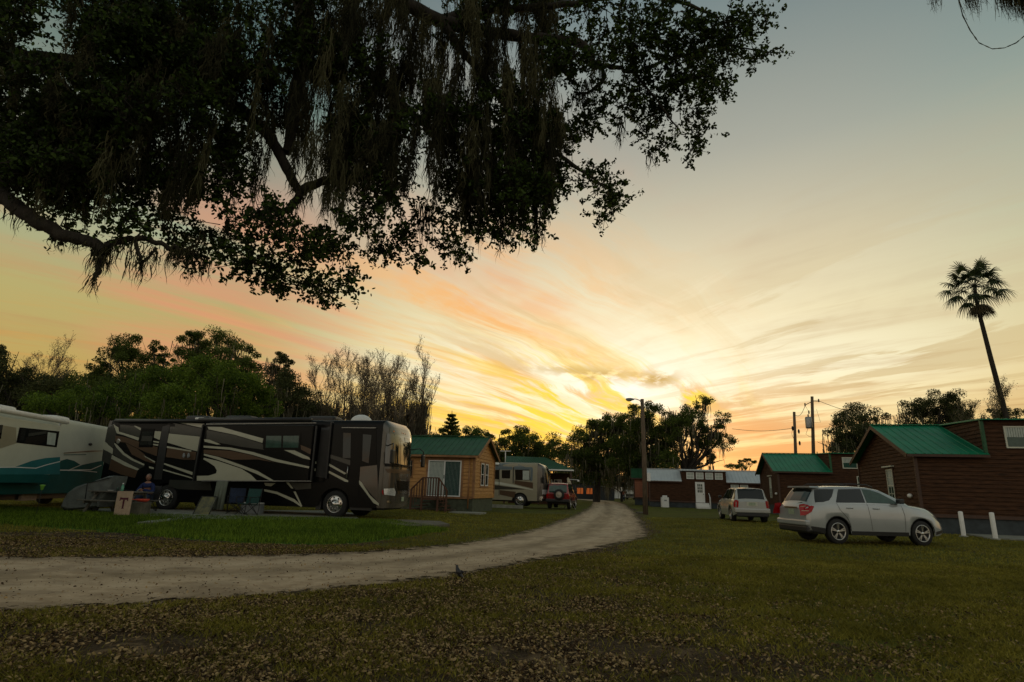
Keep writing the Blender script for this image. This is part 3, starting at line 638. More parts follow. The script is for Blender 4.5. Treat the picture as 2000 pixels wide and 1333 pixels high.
def tree(name, label, blobs_px, Yd, base_px, m, trunk_r=0.3, leaf_px=3.2, dens=9.0, moss=0, mosslen=1.5, bark='bark', group=None, seed=1, cat='tree', yjit=2.5):
    rnd = np.random.default_rng(seed); random.seed(seed)
    b = at_Y(base_px, 985, Yd); b.z = float(zg(b.x, b.y))-0.1
    root = thing(name, label, cat, b, 0, group)
    blobs = [px_blob(px, py, rx, ry, Yd + rnd.uniform(-yjit, yjit)) for px, py, rx, ry in blobs_px]
    blobs = [(c-np.array(b), rx, ry) for c, rx, ry in blobs]
    size = leaf_px*Yd/1133.0
    P = crown_points(blobs, dens, size, rnd)
    V = leaf_quads(P, size, 0.62, rnd=rnd)
    hz = (P[:,2]-P[:,2].min())/max(1e-3, np.ptp(P[:,2]))
    quads_mesh('crown', V, m, np.clip(0.15+0.55*rnd.random(len(P))+0.2*vnoise(P[:,0]+50, P[:,2]+50, 0.9, seed), 0, 1), root)
    mb = MB(); top = sum((Vector(c) for c, _, _ in blobs), Vector())/len(blobs)
    fork = Vector((top.x*0.25, top.y*0.2, top.z*0.42))
    limb(mb, (0,0,0), fork, trunk_r*1.25, trunk_r*0.8, 0.06, 5, 9)
    for c, rx, ry in blobs:
        c = Vector(c); mid = fork.lerp(c, 0.5) + Vector((random.uniform(-.4,.4), random.uniform(-.4,.4), 0.2*ry))
        limb(mb, fork.lerp(c, 0.02), c, trunk_r*0.5, trunk_r*0.12, 0.16, 6, 6)
        for q in range(4):
            e = c + Vector((random.uniform(-1,1)*rx*.85, random.uniform(-1,1)*rx*.6, random.uniform(-.5,1)*ry*.85)); limb(mb, fork.lerp(c, random.uniform(.55,.9)), e, trunk_r*0.2, trunk_r*0.05, 0.15, 4, 4)
    mb.build('trunk', MT[bark], root, recalc=False)
    if moss:
        T = []
        for c, rx, ry in blobs:
            nn = int(moss*rx*rx*8)+3; ang = rnd.random(nn)*6.283; rr = rnd.random(nn)**0.5
            k = rnd.integers(0, max(2, nn//9), nn); cx = rnd.random(nn)[k]*2-1; 
            T.append(np.stack([c[0]+rx*cx*0.9+rnd.normal(size=nn)*0.10*rx, c[1]+rx*0.7*np.sin(ang)*rr, c[2]-ry*0.35+ry*rnd.uniform(-0.5,0.7,nn)], 1))
        T = np.concatenate(T); R = ribbons(T, mosslen*(0.4+rnd.random(len(T))), 1.5*Yd/1133.0, 5, 0.15, rnd)
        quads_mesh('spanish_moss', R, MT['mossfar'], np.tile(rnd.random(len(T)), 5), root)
    return root
def bare_tree(name, label, base_px, Yd, top_px, seed, spread=0.5, trunk_r=0.22, moss=60, depth=6, leafy=0, group=None, lean=0.0, sink=985):
    rnd = np.random.default_rng(seed); random.seed(seed)
    b = at_Y(base_px, sink, Yd); b.z = float(zg(b.x, b.y))-0.1; H = at_Y(*top_px, Yd).z - b.z
    root = thing(name, label, 'tree', b, 0, group); mb = MB(); tips = []; mids = []
    NS = (10, 8, 6, 4); ST = (0.22, 0.18, 0.15, 0.2)
    def grow(p, d, Ls, r, lev):
        ns = NS[lev]; pts = [p]; rs = [r]; d = d.copy()
        for i in range(1, ns+1):
            d = (d + Vector((random.gauss(0,.13), random.gauss(0,.13), random.gauss(0.03,.10)))*(0.8 if lev == 0 else 1.2) + Vector((0,0,0.16 if lev == 0 else 0.09))).normalized()
            p = p + d*(Ls/ns); t = i/ns; pts.append(p); rs.append(max(r*(1-0.82*t), 0.014)); mids.append(p) if lev < 3 else None
            if lev < 3 and t > ST[lev]:
                for _ in range(random.choice(((1,2,2),(1,1,2),(1,1,1))[lev])):
                    a = random.uniform(0, 6.283); s0 = spread*random.uniform(0.9,1.7); sd = d.cross(Vector((math.cos(a), math.sin(a), 0.3))).normalized()
                    grow(p, (d + sd*s0 + Vector((0,0,0.18))).normalized(), Ls*random.uniform(.32,.52)*(1.15-0.5*t), max(rs[-1]*0.62, 0.011), lev+1)
            if lev == 3: tips.append(p)
        mb.tube(pts, rs, 7 if lev == 0 else (5 if lev == 1 else 3), False); tips.append(p)
    for q in range(3):
        a = q*2.4+random.uniform(0,1.5); grow(Vector((0,0,0)), Vector((lean+math.cos(a)*0.36, math.sin(a)*0.30, 1)).normalized(), H*(1.0-0.12*q), trunk_r*(1-.2*q), 0)
    # scale to the wanted height
    mx = max(v[2] for v in mb.v); k = H/mx; q_ = 1.0; mb.v = [(x*k*q_, y*k*q_, z*k) for x, y, z in mb.v]; kk = Vector((k*q_, k*q_, k)); tips = [t*kk for t in tips]; mids = [t*kk for t in mids]
    mb.build('branches', MT['barkgrey'], root, recalc=False)
    T = np.array([t[:] for t in tips]); P = np.repeat(T, 1+leafy, axis=0) + rnd.normal(size=(len(T)*(1+leafy),3))*0.10
    quads_mesh('seed_clusters', leaf_quads(P, 1.8*Yd/1133, 0.6, rnd=rnd), MT['twig'] if not leafy else MT['leafgrey'], None, root)
    if moss:
        mids = [m_ for m_ in mids if m_.z > H*0.12 and m_.z < H*0.58]; Mi = np.array([m_[:] for m_ in random.sample(mids, min(len(mids), moss))])
        T = np.repeat(Mi, 11, axis=0) + rnd.normal(size=(len(Mi)*11,3))*[0.16,0.16,0.12]
        R = ribbons(T, 0.5+1.5*np.repeat(rnd.random(len(Mi)), 11)*(0.5+0.5*rnd.random(len(T))), 1.5*Yd/1133, 5, 0.10, rnd)
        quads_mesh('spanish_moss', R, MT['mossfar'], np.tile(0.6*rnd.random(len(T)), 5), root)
    return root
BG = 'trees behind the motorhomes'
tree('oak_tree', 'dull dark oak at the far left edge with moss and a bare top', [(-30,760,70,60),(20,740,45,40),(60,760,45,45),(95,770,40,35),(-10,700,30,30)], 44, 40, MT['leafgrey'], moss=1.6, leaf_px=3.0, group=BG, seed=11)
bare_tree('bare_tree', 'leafless twiggy tree top rising over the far left oak', 8, 47, (8,645), 12, 0.6, 0.2, 20, 7, group='leafless trees')
tree('oak_tree', 'tall oak with narrow upright crown above the white motorhome', [(238,680,36,34),(245,720,50,40),(200,725,26,26),(262,760,70,40),(190,770,60,36),(140,770,46,34)], 42, 230, MT['leafmid'], moss=0.8, leaf_px=3.3, group=BG, seed=13)
tree('oak_tree', 'slender oak sprig with airy tufts between the two tall crowns', [(298,682,22,17),(318,700,20,14),(305,722,16,14),(330,740,40,26)], 44, 318, MT['leafmid'], 0.16, moss=0.8, leaf_px=3.0, group=BG, seed=14)
tree('oak_tree', 'tallest broad oak crown behind the rear of the black motorhome', [(370,672,32,24),(420,668,46,26),(468,690,32,26),(440,715,55,32),(385,710,40,28),(480,730,26,30)], 46, 425, MT['leafmid'], 0.36, moss=1.6, leaf_px=3.2, group=BG, seed=15)
tree('leafy_tree', 'bright green bushy tree just behind the black motorhome', [(330,748,60,34),(400,728,56,34),(450,752,60,40),(500,770,44,40),(520,800,30,26),(360,790,80,34),(440,800,60,30)], 36, 420, MT['leafgreen'], 0.25, moss=0.5, leaf_px=3.6, group=BG, seed=16)
tree('leafy_tree', 'mid green rounded tree over the roof of the white motorhome', [(130,790,60,36),(190,785,60,36),(250,790,60,36),(90,800,50,30),(300,800,50,30)], 37, 190, MT['leafgreen'], 0.25, moss=1.0, leaf_px=3.4, group=BG, seed=17)
tree('mossy_oak', 'dark oak draped in grey moss beside the leafless trees', [(546,705,28,18),(525,735,26,22),(562,735,26,30),(560,770,40,34),(600,790,36,30),(570,810,50,26)], 43, 560, MT['leafgrey'], 0.28, moss=2.4, mosslen=2.0, leaf_px=3.0, group=BG, seed=18)
bare_tree('bare_tree', 'leafless tree with rounded crown right of the mossy oak', 632, 46, (630,664), 21, 0.60, 0.2, 80, 7, group='leafless trees')
bare_tree('bare_tree', 'leafless tree behind the front of the black motorhome', 700, 45, (695,662), 22, 0.56, 0.2, 90, 7, group='leafless trees')
bare_tree('bare_tree', 'tallest leafless tree hung with dark moss beside the orange cabin', 785, 43, (800,652), 29, 0.52, 0.24, 150, 7, group='leafless trees')
bare_tree('bare_tree', 'low leafless tree with the heaviest moss behind the windshield of the black motorhome', 750, 41, (752,700), 24, 0.66, 0.22, 150, 7, group='leafless trees')
tree('oak_tree', 'dark low oak thicket filling in behind both motorhomes', [(60,800,70,40),(160,775,70,44),(250,770,70,44),(340,775,70,44),(430,770,70,44),(520,790,60,40),(600,810,60,30),(0,790,50,40)], 50, 300, MT['leafmid'], 0.3, moss=0.8, leaf_px=3.4, dens=9, group=BG, seed=19)
for k_ in range(4):
    tree('shrub_thicket', ('shadowy thicket behind the white motorhome', 'shadowy thicket behind the rear of the black motorhome', 'shadowy thicket behind the middle of the black motorhome', 'shadowy thicket below the leafless trees')[k_], [(20+k_*170+i*34, 836+(i*37 % 22), 38, 30) for i in range(6)], 55, 80+k_*170, MT['leafmid'], 0.12, leaf_px=4.0, dens=7, group='low thickets behind the motorhomes', seed=60+k_)
# young conifer
def conifer(name, label, px, ptop, Yd):
    b = at_Y(px, 985, Yd); b.z = 0; H = at_Y(px, ptop, Yd).z; root = thing(name, label, 'tree', b); mb = MB(); mb.tube([(0,0,0),(0,0,H)], [0.14,0.02], 6); mb.build('trunk', MT['bark'], root)
    P = []
    for k in range(15):
        z = H*(0.32+0.66*k/15); r = (1-(z/H))*H*0.34+0.12
        for a in range(9):
            t = a*0.698+k*0.5
            for s in np.linspace(0.1,1,14): P += [[r*s*math.cos(t)+random.gauss(0,.05), r*s*math.sin(t)+random.gauss(0,.05), z+0.32*r*s**1.5+random.gauss(0,.04)] for _ in range(4)]
    quads_mesh('crown', leaf_quads(np.array(P), 0.15, 0.6), MT['leafmid'], None, root)
conifer('conifer', 'small pointed conifer behind the orange cabin roof', 873, 802, 45)
HG = 'trees along the far side of the park'
tree('oak_tree', 'low dark tree behind the orange cabin left of the green crowned oak', [(845,850,26,16),(905,850,30,16),(935,852,28,14),(890,868,50,16)], 56, 900, MT['leafmid'], 0.25, leaf_px=2.6, group=HG, seed=31)
tree('oak_tree', 'rounded oak behind the tan motorhome roof', [(1000,858,32,22),(1022,850,26,20),(1050,868,40,22),(985,885,40,22),(1060,892,50,20),(1085,875,22,16),(1015,895,60,24),(970,905,40,20)], 66, 1025, MT['leafmid'], 0.35, moss=0.5, leaf_px=2.6, group=HG, seed=32)
tree('oak_tree', 'spreading oak beside the road end above the dark shed', [(1175,835,32,18),(1140,860,34,22),(1195,850,44,26),(1120,892,36,24),(1165,890,50,26),(1215,880,40,26),(1150,925,50,20),(1180,905,50,24),(1200,830,36,24),(1225,860,30,26)], 74, 1165, MT['leafmid'], 0.4, moss=0.9, mosslen=1.2, leaf_px=2.6, group=HG, seed=33)
tree('oak_tree', 'dense green oak directly behind the street lamp', [(1265,803,34,18),(1235,830,34,24),(1290,830,36,26),(1240,870,44,30),(1290,878,34,26),(1215,905,34,22),(1250,905,44,24),(1300,905,40,22),(1265,840,44,30)], 68, 1250, MT['leafmid'], 0.4, moss=0.8, mosslen=1.2, leaf_px=2.6, group=HG, seed=34)
tree('oak_tree', 'open crowned oak with visible limbs right of the street lamp', [(1320,812,30,20),(1330,850,26,22),(1378,782,22,14),(1355,806,20,16),(1372,835,22,16),(1412,825,20,18),(1408,855,24,24),(1368,870,24,14),(1395,895,18,18),(1300,870,34,26),(1345,895,34,20),(1320,840,34,26),(1335,825,40,22),(1385,850,30,24),(1300,900,34,20)], 66, 1338, MT['leafmid'], 0.42, moss=1.0, mosslen=1.8, leaf_px=2.6, dens=6.5, group=HG, seed=35)
tree('oak_tree', 'dark understorey trees closing the end of the road', [(1130,935,40,24),(1175,925,40,24),(1215,900,34,20),(1110,915,30,26),(1150,905,44,24),(1245,930,30,24),(1095,930,24,24)], 100, 1160, MT['leafmid'], 0.3, moss=0.6, leaf_px=2.6, dens=9, group=HG, seed=38)
tree('willow_bush', 'pale drooping bush at the end of the road beside the far motorhome', [(1205,932,24,16),(1232,936,24,16),(1190,945,18,12)], 84, 1215, MT['leafgrey'], 0.18, moss=2.2, mosslen=1.6, leaf_px=2.2, group=HG, seed=36)
tree('palm_clump', 'tiny clump of trees on the horizon between the two brown cabins', [(1458,897,9,6),(1446,902,7,6),(1468,903,9,6),(1425,910,18,4),(1450,912,20,4)], 120, 1456, MT['leafmid'], 0.25, leaf_px=1.8, group=HG, seed=37)
RG = 'trees behind the brown cabins'
tree('oak_tree', 'mossy oak between the utility poles and the large brown cabin', [(1685,816,48,22),(1650,838,36,24),(1710,835,30,20),(1670,868,42,18),(1625,872,18,10),(1720,860,30,18),(1690,850,50,24),(1650,870,40,20)], 50, 1680, MT['leafgrey'], 0.3, moss=1.4, leaf_px=2.7, group=RG, seed=41)
tree('oak_tree', 'wide oak behind the teal roof of the large cabin', [(1795,796,36,20),(1838,786,36,24),(1815,818,60,24),(1862,806,28,24)], 48, 1820, MT['leafgrey'], 0.3, moss=1.0, leaf_px=2.7, group=RG, seed=42)
bare_tree('bare_tree', 'sparse mossy tree left of the palm', 1905, 46, (1900,738), 43, 0.5, 0.16, 60, 6, leafy=2, group='leafless trees')
tree('oak_tree', 'low oak at the right edge behind the palm trunk', [(1945,816,28,16),(1985,808,30,18),(2020,810,30,16),(1960,835,40,10),(1900,836,30,8)], 50, 1990, MT['leafgrey'], 0.25, leaf_px=2.7, dens=6.0, group=RG, seed=44)
# far treeline that closes the horizon
def treeline():
    P = []
    for px in np.arange(-700, 2800, 5.0):
        Yd = 130; hgt = 3.2+2.5*float(vnoise(np.array([px*0.02]), np.array([3.0]), 1, 5)[0]); c = at_Y(px, 960, Yd)
        n = 34; P.append(np.stack([c.x+RNG.normal(size=n)*0.8, Yd+RNG.normal(size=n)*3, RNG.random(n)**0.8*hgt], 1))
    P = np.concatenate(P); o = quads_mesh('far_woods', leaf_quads(P, 0.75, 0.7), MT['leafmid'], None); tag(o, 'distant line of low dark woods along the horizon', 'woods', kind='stuff')
treeline()

# palm
def palm():
    base = at_Y(1985, 985, 45); base = Vector((39.6, 45, 0)); root = thing('palm_tree', 'tall lone fan palm with leaning slender trunk at the right', 'palm', base)
    top = Vector(at_Y(1903, 560, 45)) - base; mb = MB()
    pts = [Vector((0,0,0)), Vector(at_Y(1970,832,45))-base, Vector(at_Y(1935,700,45))-base, Vector(at_Y(1912,610,45))-base, top]
    P = []; R = []
    for i in range(25):
        t = i/24*(len(pts)-1); k = min(int(t), len(pts)-2); P.append(pts[k].lerp(pts[k+1], t-k)); R.append(0.22-0.10*i/24 + (0.03 if i == 0 else 0))
    mb.tube(P, R, 10); mb.build('trunk', MT['bark'], root)
    def frond(c, d, pet, rad_, droop, nbl=22):
        out = []; d = d.normalized(); side = d.cross(Vector((0,0,1))); side = side.normalized() if side.length > .05 else Vector((1,0,0)); up = side.cross(d)
        hub = c + d*pet - Vector((0,0,droop*0.12)); pm.tube([c, (c+hub)/2+Vector((0,0,.08)), hub], [0.03,0.025,0.02], 4, False)
        for i in range(nbl):
            a = (i/(nbl-1)-0.5)*3.9; v = (d*math.cos(a) + side*math.sin(a) + up*0.12*math.cos(2*a)).normalized()
            ln = rad_*(0.70+0.25*math.cos(a*0.7))*random.uniform(.85,1.1); w = v.cross(up).normalized()*0.045
            p = [hub, hub+v*ln*0.4-Vector((0,0,droop*0.06)), hub+v*ln*0.75-Vector((0,0,droop*0.28)), hub+v*ln-Vector((0,0,droop*0.62*random.uniform(.8,1.3)))]
            ws = [0.4, 1.0, 0.7, 0.1]
            for k in range(3): out.append([p[k]-w*ws[k], p[k]+w*ws[k], p[k+1]+w*ws[k+1], p[k+1]-w*ws[k+1]])
        return out
    pm = MB(); Q = []
    random.seed(5)
    for i in range(34):
        a = i*2.399+random.uniform(-.2,.2); el = 1.2-1.75*(i/33); d = Vector((math.cos(a)*math.cos(el), math.sin(a)*math.cos(el), math.sin(el)))
        Q += frond(top, d, random.uniform(1.15,1.75), random.uniform(1.0,1.3), 0.35+0.95*(i/33), 20)
    quads_mesh('fronds', np.array([[v[:] for v in q] for q in Q]), MT['palm'], None, root)
    pm.build('frond_stalks', MT['palm'], root)
    Q = []; pm2 = pm; c2 = Vector(at_Y(1913,590,45)) - base
    pm = MB()
    for i in range(16):
        a = i*2.399; Q += frond(c2, Vector((math.cos(a), math.sin(a), -0.5-0.5*random.random())), 0.35, 0.85, 1.0, 16)
    quads_mesh('dead_skirt', np.array([[v[:] for v in q] for q in Q]), MT['palmdry'], None, root)
palm()

# ------------------------------------------------------------------ the big foreground oak
random.seed(3); rnd = np.random.default_rng(33)
ob = Vector((-13.0, 7.5, -0.1)); oak = thing('live_oak', 'huge live oak with hanging moss spreading over the top left', 'tree', ob)
mb = MB()
def P3(px, py, Yd): return Vector(at_Y(px, py, Yd)) - ob
limb(mb, (0,0,0), (0.6,0.2,3.6), 0.85, 0.65, 0.03, 6, 14)
fork = Vector((0.6,0.2,3.6))
def branch(pts, r0, r1, n=9):
    P = []; m = len(pts)-1; K = 7*m
    for i in range(K+1):
        t = i/K*m; k = min(int(t), m-1); u = t-k
        p0 = pts[max(k-1,0)]; p1 = pts[k]; p2 = pts[k+1]; p3 = pts[min(k+2,m)]
        q = 0.5*((2*p1)+(p2-p0)*u+(2*p0-5*p1+4*p2-p3)*u*u+(-p0+3*p1-3*p2+p3)*u**3)
        P.append(q + Vector((random.uniform(-1,1), random.uniform(-1,1), random.uniform(-1,1)))*0.02)
    R = [(r0+(r1-r0)*(i/K)**0.8)*(1+0.08*math.sin(i*2.3)) for i in range(K+1)]
    mb.tube(P, R, n); return P
BR = []
def B_(pxs, r0, r1, n=9, start=None):
    pts = ([start] if start is not None else []) + [P3(*p) for p in pxs]; b = branch(pts, r0, r1, n); BR.append(b); return b
# lowest limb, elbow and its forks
B_([(-60,360,8.3),(0,384,8.2),(60,425,8.2),(130,462,8.3),(178,472,8.3),(205,492,8.3)], 0.15, 0.075, 10, fork)
B_([(205,492,8.3),(215,478,8.3),(250,466,8.3),(300,472,8.4),(345,492,8.6),(385,498,8.8),(410,505,8.8)], 0.07, 0.02)
B_([(262,468,8.3),(272,500,8.3),(278,512,8.3),(300,492,8.3),(305,485,8.3)], 0.035, 0.02, 6)
B_([(340,480,8.5),(355,490,8.5),(372,482,8.5),(388,465,8.5)], 0.03, 0.014, 6)
B_([(205,488,8.3),(196,510,8.3),(186,545,8.3)], 0.06, 0.04, 6)
# upper limbs
B_([(-80,150,9),(80,120,9.3),(260,150,9.5),(420,190,9.6),(520,260,9.6),(560,330,9.6),(590,380,9.6)], 0.24, 0.07, 10, fork+Vector((0,0,0.3)))
B_([(590,380,9.6),(560,412,9.6),(530,410,9.6),(490,425,9.6)], 0.09, 0.03, 7)
B_([(585,375,9.6),(640,352,9.8),(700,348,9.9),(780,360,10)], 0.10, 0.04, 8)
B_([(-60,-80,8),(200,-120,8.5),(560,-100,9),(700,-40,9.4),(860,40,9.8),(1000,70,10),(1130,85,10),(1160,130,10.1)], 0.26, 0.07, 10, fork+Vector((0,0,0.5)))
B_([(1160,130,10.1),(1200,130,10.2),(1240,140,10.3),(1330,110,10.4),(1420,90,10.5),(1500,105,10.6)], 0.06, 0.012, 7)
B_([(1165,120,10.1),(1180,150,10.2),(1150,180,10.2),(1120,180,10.2)], 0.05, 0.02, 7)
B_([(860,40,9.8),(960,20,10),(1100,10,10.2),(1250,-10,10.4),(1400,30,10.5)], 0.12, 0.03, 8)
B_([(560,-100,9),(600,60,9.4),(580,180,9.5),(560,300,9.6)], 0.22, 0.09, 9)
B_([(700,-40,9.4),(680,80,9.6),(780,200,9.8),(900,300,10),(980,380,10)], 0.14, 0.03, 8)
B_([(860,40,9.8),(950,160,10),(1040,260,10.1),(1130,330,10.1),(1190,370,10.2)], 0.10, 0.02, 7)
B_([(200,-120,8.5),(300,60,9),(420,260,9.4),(480,360,9.4)], 0.16, 0.04, 8)
B_([(80,120,9.3),(200,260,9),(260,360,8.8)], 0.12, 0.03, 8)
B_([(780,200,9.8),(740,330,9.8),(740,430,9.8)], 0.05, 0.015, 6)
B_([(1240,140,10.3),(1300,220,10.3),(1340,270,10.3)], 0.03, 0.01, 6)
mb.build('limbs', MT['bark'], oak, recalc=False)
fol = []   # (px,py,rx,ry,density)
fol += [(30,345,50,34,1.0),(90,395,60,36,.9),(60,330,90,50,1),(170,400,70,44,.9),(160,330,80,60,1),(250,430,60,28,.8),(270,360,90,70,1),(120,445,34,10,.5),(385,502,34,10,1.0),(330,440,60,34,.8),
        (345,350,90,70,1),(430,455,70,50,1.1),(500,500,70,46,1.1),(560,540,56,36,1.1),(625,560,46,28,1.1),(675,552,24,24,1),(600,480,80,50,1.1),(520,420,70,50,1),(660,480,40,26,.9),(640,575,24,18,1),(460,515,20,12,1),
        (700,420,60,46,.8),(760,470,50,34,1),(748,495,24,20,1),(800,450,50,44,.8),(880,470,44,34,1),(900,410,80,60,.7),(960,430,56,44,.8),(1010,440,40,30,.7),(1050,450,24,14,.8),(820,500,8,8,.8),(900,492,14,12,1),
        (1000,370,70,54,.7),(1180,368,52,38,.75),(1205,395,32,26,.8),(1130,350,30,26,.6),(1165,330,26,10,.5),(1178,415,24,16,.7),(1060,330,60,50,.7),(1090,280,46,50,.7)]
fol += [(1060,30,70,40,.8),(1150,20,70,40,.8),(1230,20,60,34,.9),(1190,80,60,40,.8),(1010,-10,70,40,.8),(1290,10,60,30,.9),(1120,110,90,60,.85),(1190,190,80,50,.8),(1160,240,50,34,.65),(1250,90,80,60,1.5),(1260,180,70,50,1.3),(1330,60,90,50,1.5),(1340,140,80,54,1.5),(1400,100,70,50,1.4),(1420,50,70,40,1.4),(1470,30,34,22,.9),
        (1440,75,44,28,.9),(1498,104,24,8,.8),(1480,115,18,10,.8),(1380,180,50,30,1),(1415,170,18,14,.8),(1300,215,60,40,1),(1260,250,34,26,.8),(1290,285,26,30,.9),(1365,265,26,40,.95),(1360,215,30,30,.9),(1350,300,18,12,.8),(1380,150,40,30,.9),(1495,40,10,8,.8)]
for _ in range(150):
    px = random.uniform(-60,1130); py = random.uniform(-90,330)
    if (60 < px < 135 and py < 70) or (455 < px < 520 and 150 < py < 290) or (490 < px < 540 and 290 < py < 350) or (635 < px < 670 and 210 < py < 330) or (770 < px < 830 and 20 < py < 190): continue
    if random.random() < (0.55 if px > 450 else 0.25): continue
    fol.append((px, py, random.uniform(45,90), random.uniform(35,60), random.uniform(.5,1.0)))
for _ in range(44):
    px = random.uniform(-60,480); py = random.uniform(-60,360)
    if 40 < px < 150 and py < 100: continue
    fol.append((px, py, random.uniform(50,90), random.uniform(40,70), 1.0))
for _ in range(46):
    px = random.uniform(660,1110); py = random.uniform(180,450)
    if py > np.interp(px, [660,760,900,1000,1060,1110], [440,455,440,440,400,340]): continue
    fol.append((px, py, random.uniform(35,60), random.uniform(28,45), random.uniform(.5,.9)))
def in_gap(px, py):
    return False
LP = []; TW = MB()
for (px, py, rx, ry, dn) in fol:
    Yd = 8.4 + 2.0*min(1, max(0, px/1100)) + random.uniform(-1.1, 1.1); s = Yd/1080.0
    c = np.array(P3(px, py, Yd)); R3 = np.array([rx*s, 0.5*(rx+ry)*s*0.8, ry*s])
    ntw = int(8 + rx*ry/68*dn)
    for q in range(ntw):
        d0 = unit(rnd.normal(size=3)); st = c + d0*R3*rnd.random()**0.5*0.75
        dr = unit(d0*0.8 + rnd.normal(size=3)*0.6 + [0,0,-0.15]); ln = rnd.uniform(0.18,0.42)
        en = st + dr*ln
        if q % 2 == 0: TW.tube([st - dr*ln*0.5, st, en], [0.011,0.008,0.003], 3, False)
        m = int(rnd.integers(12,22)); t = rnd.random(m)**0.7
        LP.append(st + (en-st)*t[:,None]*1.02 + rnd.normal(size=(m,3))*0.030)
LP = np.concatenate(LP); n = len(LP)
d = unit(rnd.normal(size=(n,3))); e = unit(np.cross(d, unit(rnd.normal(size=(n,3))))); s = (0.028+0.022*rnd.random(n))[:,None]
a = d*s; b = e*s*0.5
V = np.stack([LP-a, LP-a*0.35+b, LP+a*0.45+b*0.9, LP+a, LP+a*0.45-b*0.9, LP-a*0.35-b], 1)
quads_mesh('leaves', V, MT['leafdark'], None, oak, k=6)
TW.build('twigs', MT['bark'], oak, recalc=False)
# bottom edge of the canopy, px -> py
envx = [0,100,180,260,340,440,560,640,700,760,850,950,1000,1060,1110,1150,1200,1300,1400]; envy = [395,470,520,500,490,470,500,470,470,450,480,510,500,470,400,330,340,300,220]
T = []; LN = []; TN = []
def curtain(px, py, wpx, lpx, nst, Yd=None, tn=None):
    Yd = Yd or (8.2 + 2.0*min(1, max(0, px/1100)) + random.uniform(-.9,.9)); s = Yd/1050.0
    env = np.interp(px, envx, envy)
    lpx = max(20, min(lpx, env+12+random.uniform(-20,25)-py)); w = wpx*s
    tn = rnd.random() if tn is None else tn
    o_ = np.array(P3(px, py, Yd)); Lm = lpx*s; dx_, dy_ = rnd.normal()*0.10, rnd.normal()*0.10; nk = max(1, nst//14); kx = rnd.normal(size=(nk,2))*[0.42*w, 0.10]; kl = rnd.uniform(.45,1.0,nk)
    for k in range(int(nst*3.0)):
        q = rnd.integers(nk); t0 = rnd.random()**0.8*0.80*kl[q]; u = rnd.normal(size=2)*[0.17*w, 0.05]*(1.15-t0)
        T.append(o_ + [kx[q,0]*(1-.5*t0)+u[0]+dx_*t0, kx[q,1]+u[1]+dy_*t0, rnd.normal()*0.04 - t0*Lm]); LN.append(Lm*kl[q]*rnd.uniform(.18,.42)*(1-.35*t0)); TN.append(tn*0.7+0.3*rnd.random())
for _ in range(230):
    px = random.uniform(120,1090); py = random.uniform(-60, 300)
    if (455 < px < 510 and 130 < py < 260) or (640 < px < 665 and py > 120) or (60 < px < 140): continue
    curtain(px, py, random.uniform(16,44), random.uniform(90,270), random.randint(22,52))
for _ in range(110):
    px = random.uniform(640,1090); curtain(px, random.uniform(-60,330), random.uniform(14,38), random.uniform(120,320), random.randint(30,64))
for _ in range(90):
    px = random.uniform(-20,480); curtain(px, random.uniform(0,330), random.uniform(20,50), random.uniform(80,170), random.randint(20,40))
for b in BR:
    for p in b[::2]:
        if random.random() < 0.55:
            nst = random.randint(6,18); ln = random.uniform(0.12,0.6)
            for k in range(nst): T.append(np.array(p[:]) + rnd.normal(size=3)*0.05); LN.append(ln*rnd.uniform(.4,1)); TN.append(rnd.random())
# single strands seen against the sky
for px, py, l, w, n_ in [(192,480,70,20,46),(178,540,55,3,4),(255,505,60,6,7),(278,515,62,5,6),(372,512,50,5,8),(155,470,30,34,24),(120,465,26,26,20),(70,430,20,18,14),(895,480,52,8,10),(980,430,70,14,18),(977,480,30,4,4),(1040,440,46,12,14),(1060,455,34,8,8),(1170,420,36,5,6),(1198,410,26,3,4),
                      (1205,265,35,6,8),(1212,235,70,10,16),(1270,300,50,7,12),(1350,290,20,4,5),(640,585,16,8,10),(555,535,20,6,6),(680,500,40,4,5),(590,385,55,10,16),(720,440,60,10,16),(830,400,110,26,44),(920,380,120,30,50),(1010,330,140,34,60),(1060,300,130,26,50),(1100,260,90,16,30),(960,300,150,30,50),(900,210,160,40,60),(1140,160,90,20,26)]:
    Yd = 8.3 if px < 420 else 10.0; s = Yd/1050.0
    for k in range(n_): T.append(np.array(P3(px + rnd.normal()*w*0.4, py, Yd)) + [0, rnd.normal()*0.05, rnd.normal()*0.03]); LN.append(l*s*rnd.uniform(.45,1.05)); TN.append(0.3*rnd.random()+0.1)
T = np.array(T); LN = np.array(LN)
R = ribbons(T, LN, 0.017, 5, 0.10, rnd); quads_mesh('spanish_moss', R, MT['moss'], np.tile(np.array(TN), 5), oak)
# tufts that roughen the strands
NT = 60000; k = rnd.integers(0, len(T), NT); t = rnd.random(NT)**1.1
Pt = T[k] + np.stack([rnd.normal(size=NT)*0.022, rnd.normal(size=NT)*0.022, -t*LN[k]], 1)
quads_mesh('moss_tufts', leaf_quads(Pt, 0.055, 0.14, 0.8, rnd), MT['moss'], np.array(TN)[k], oak)

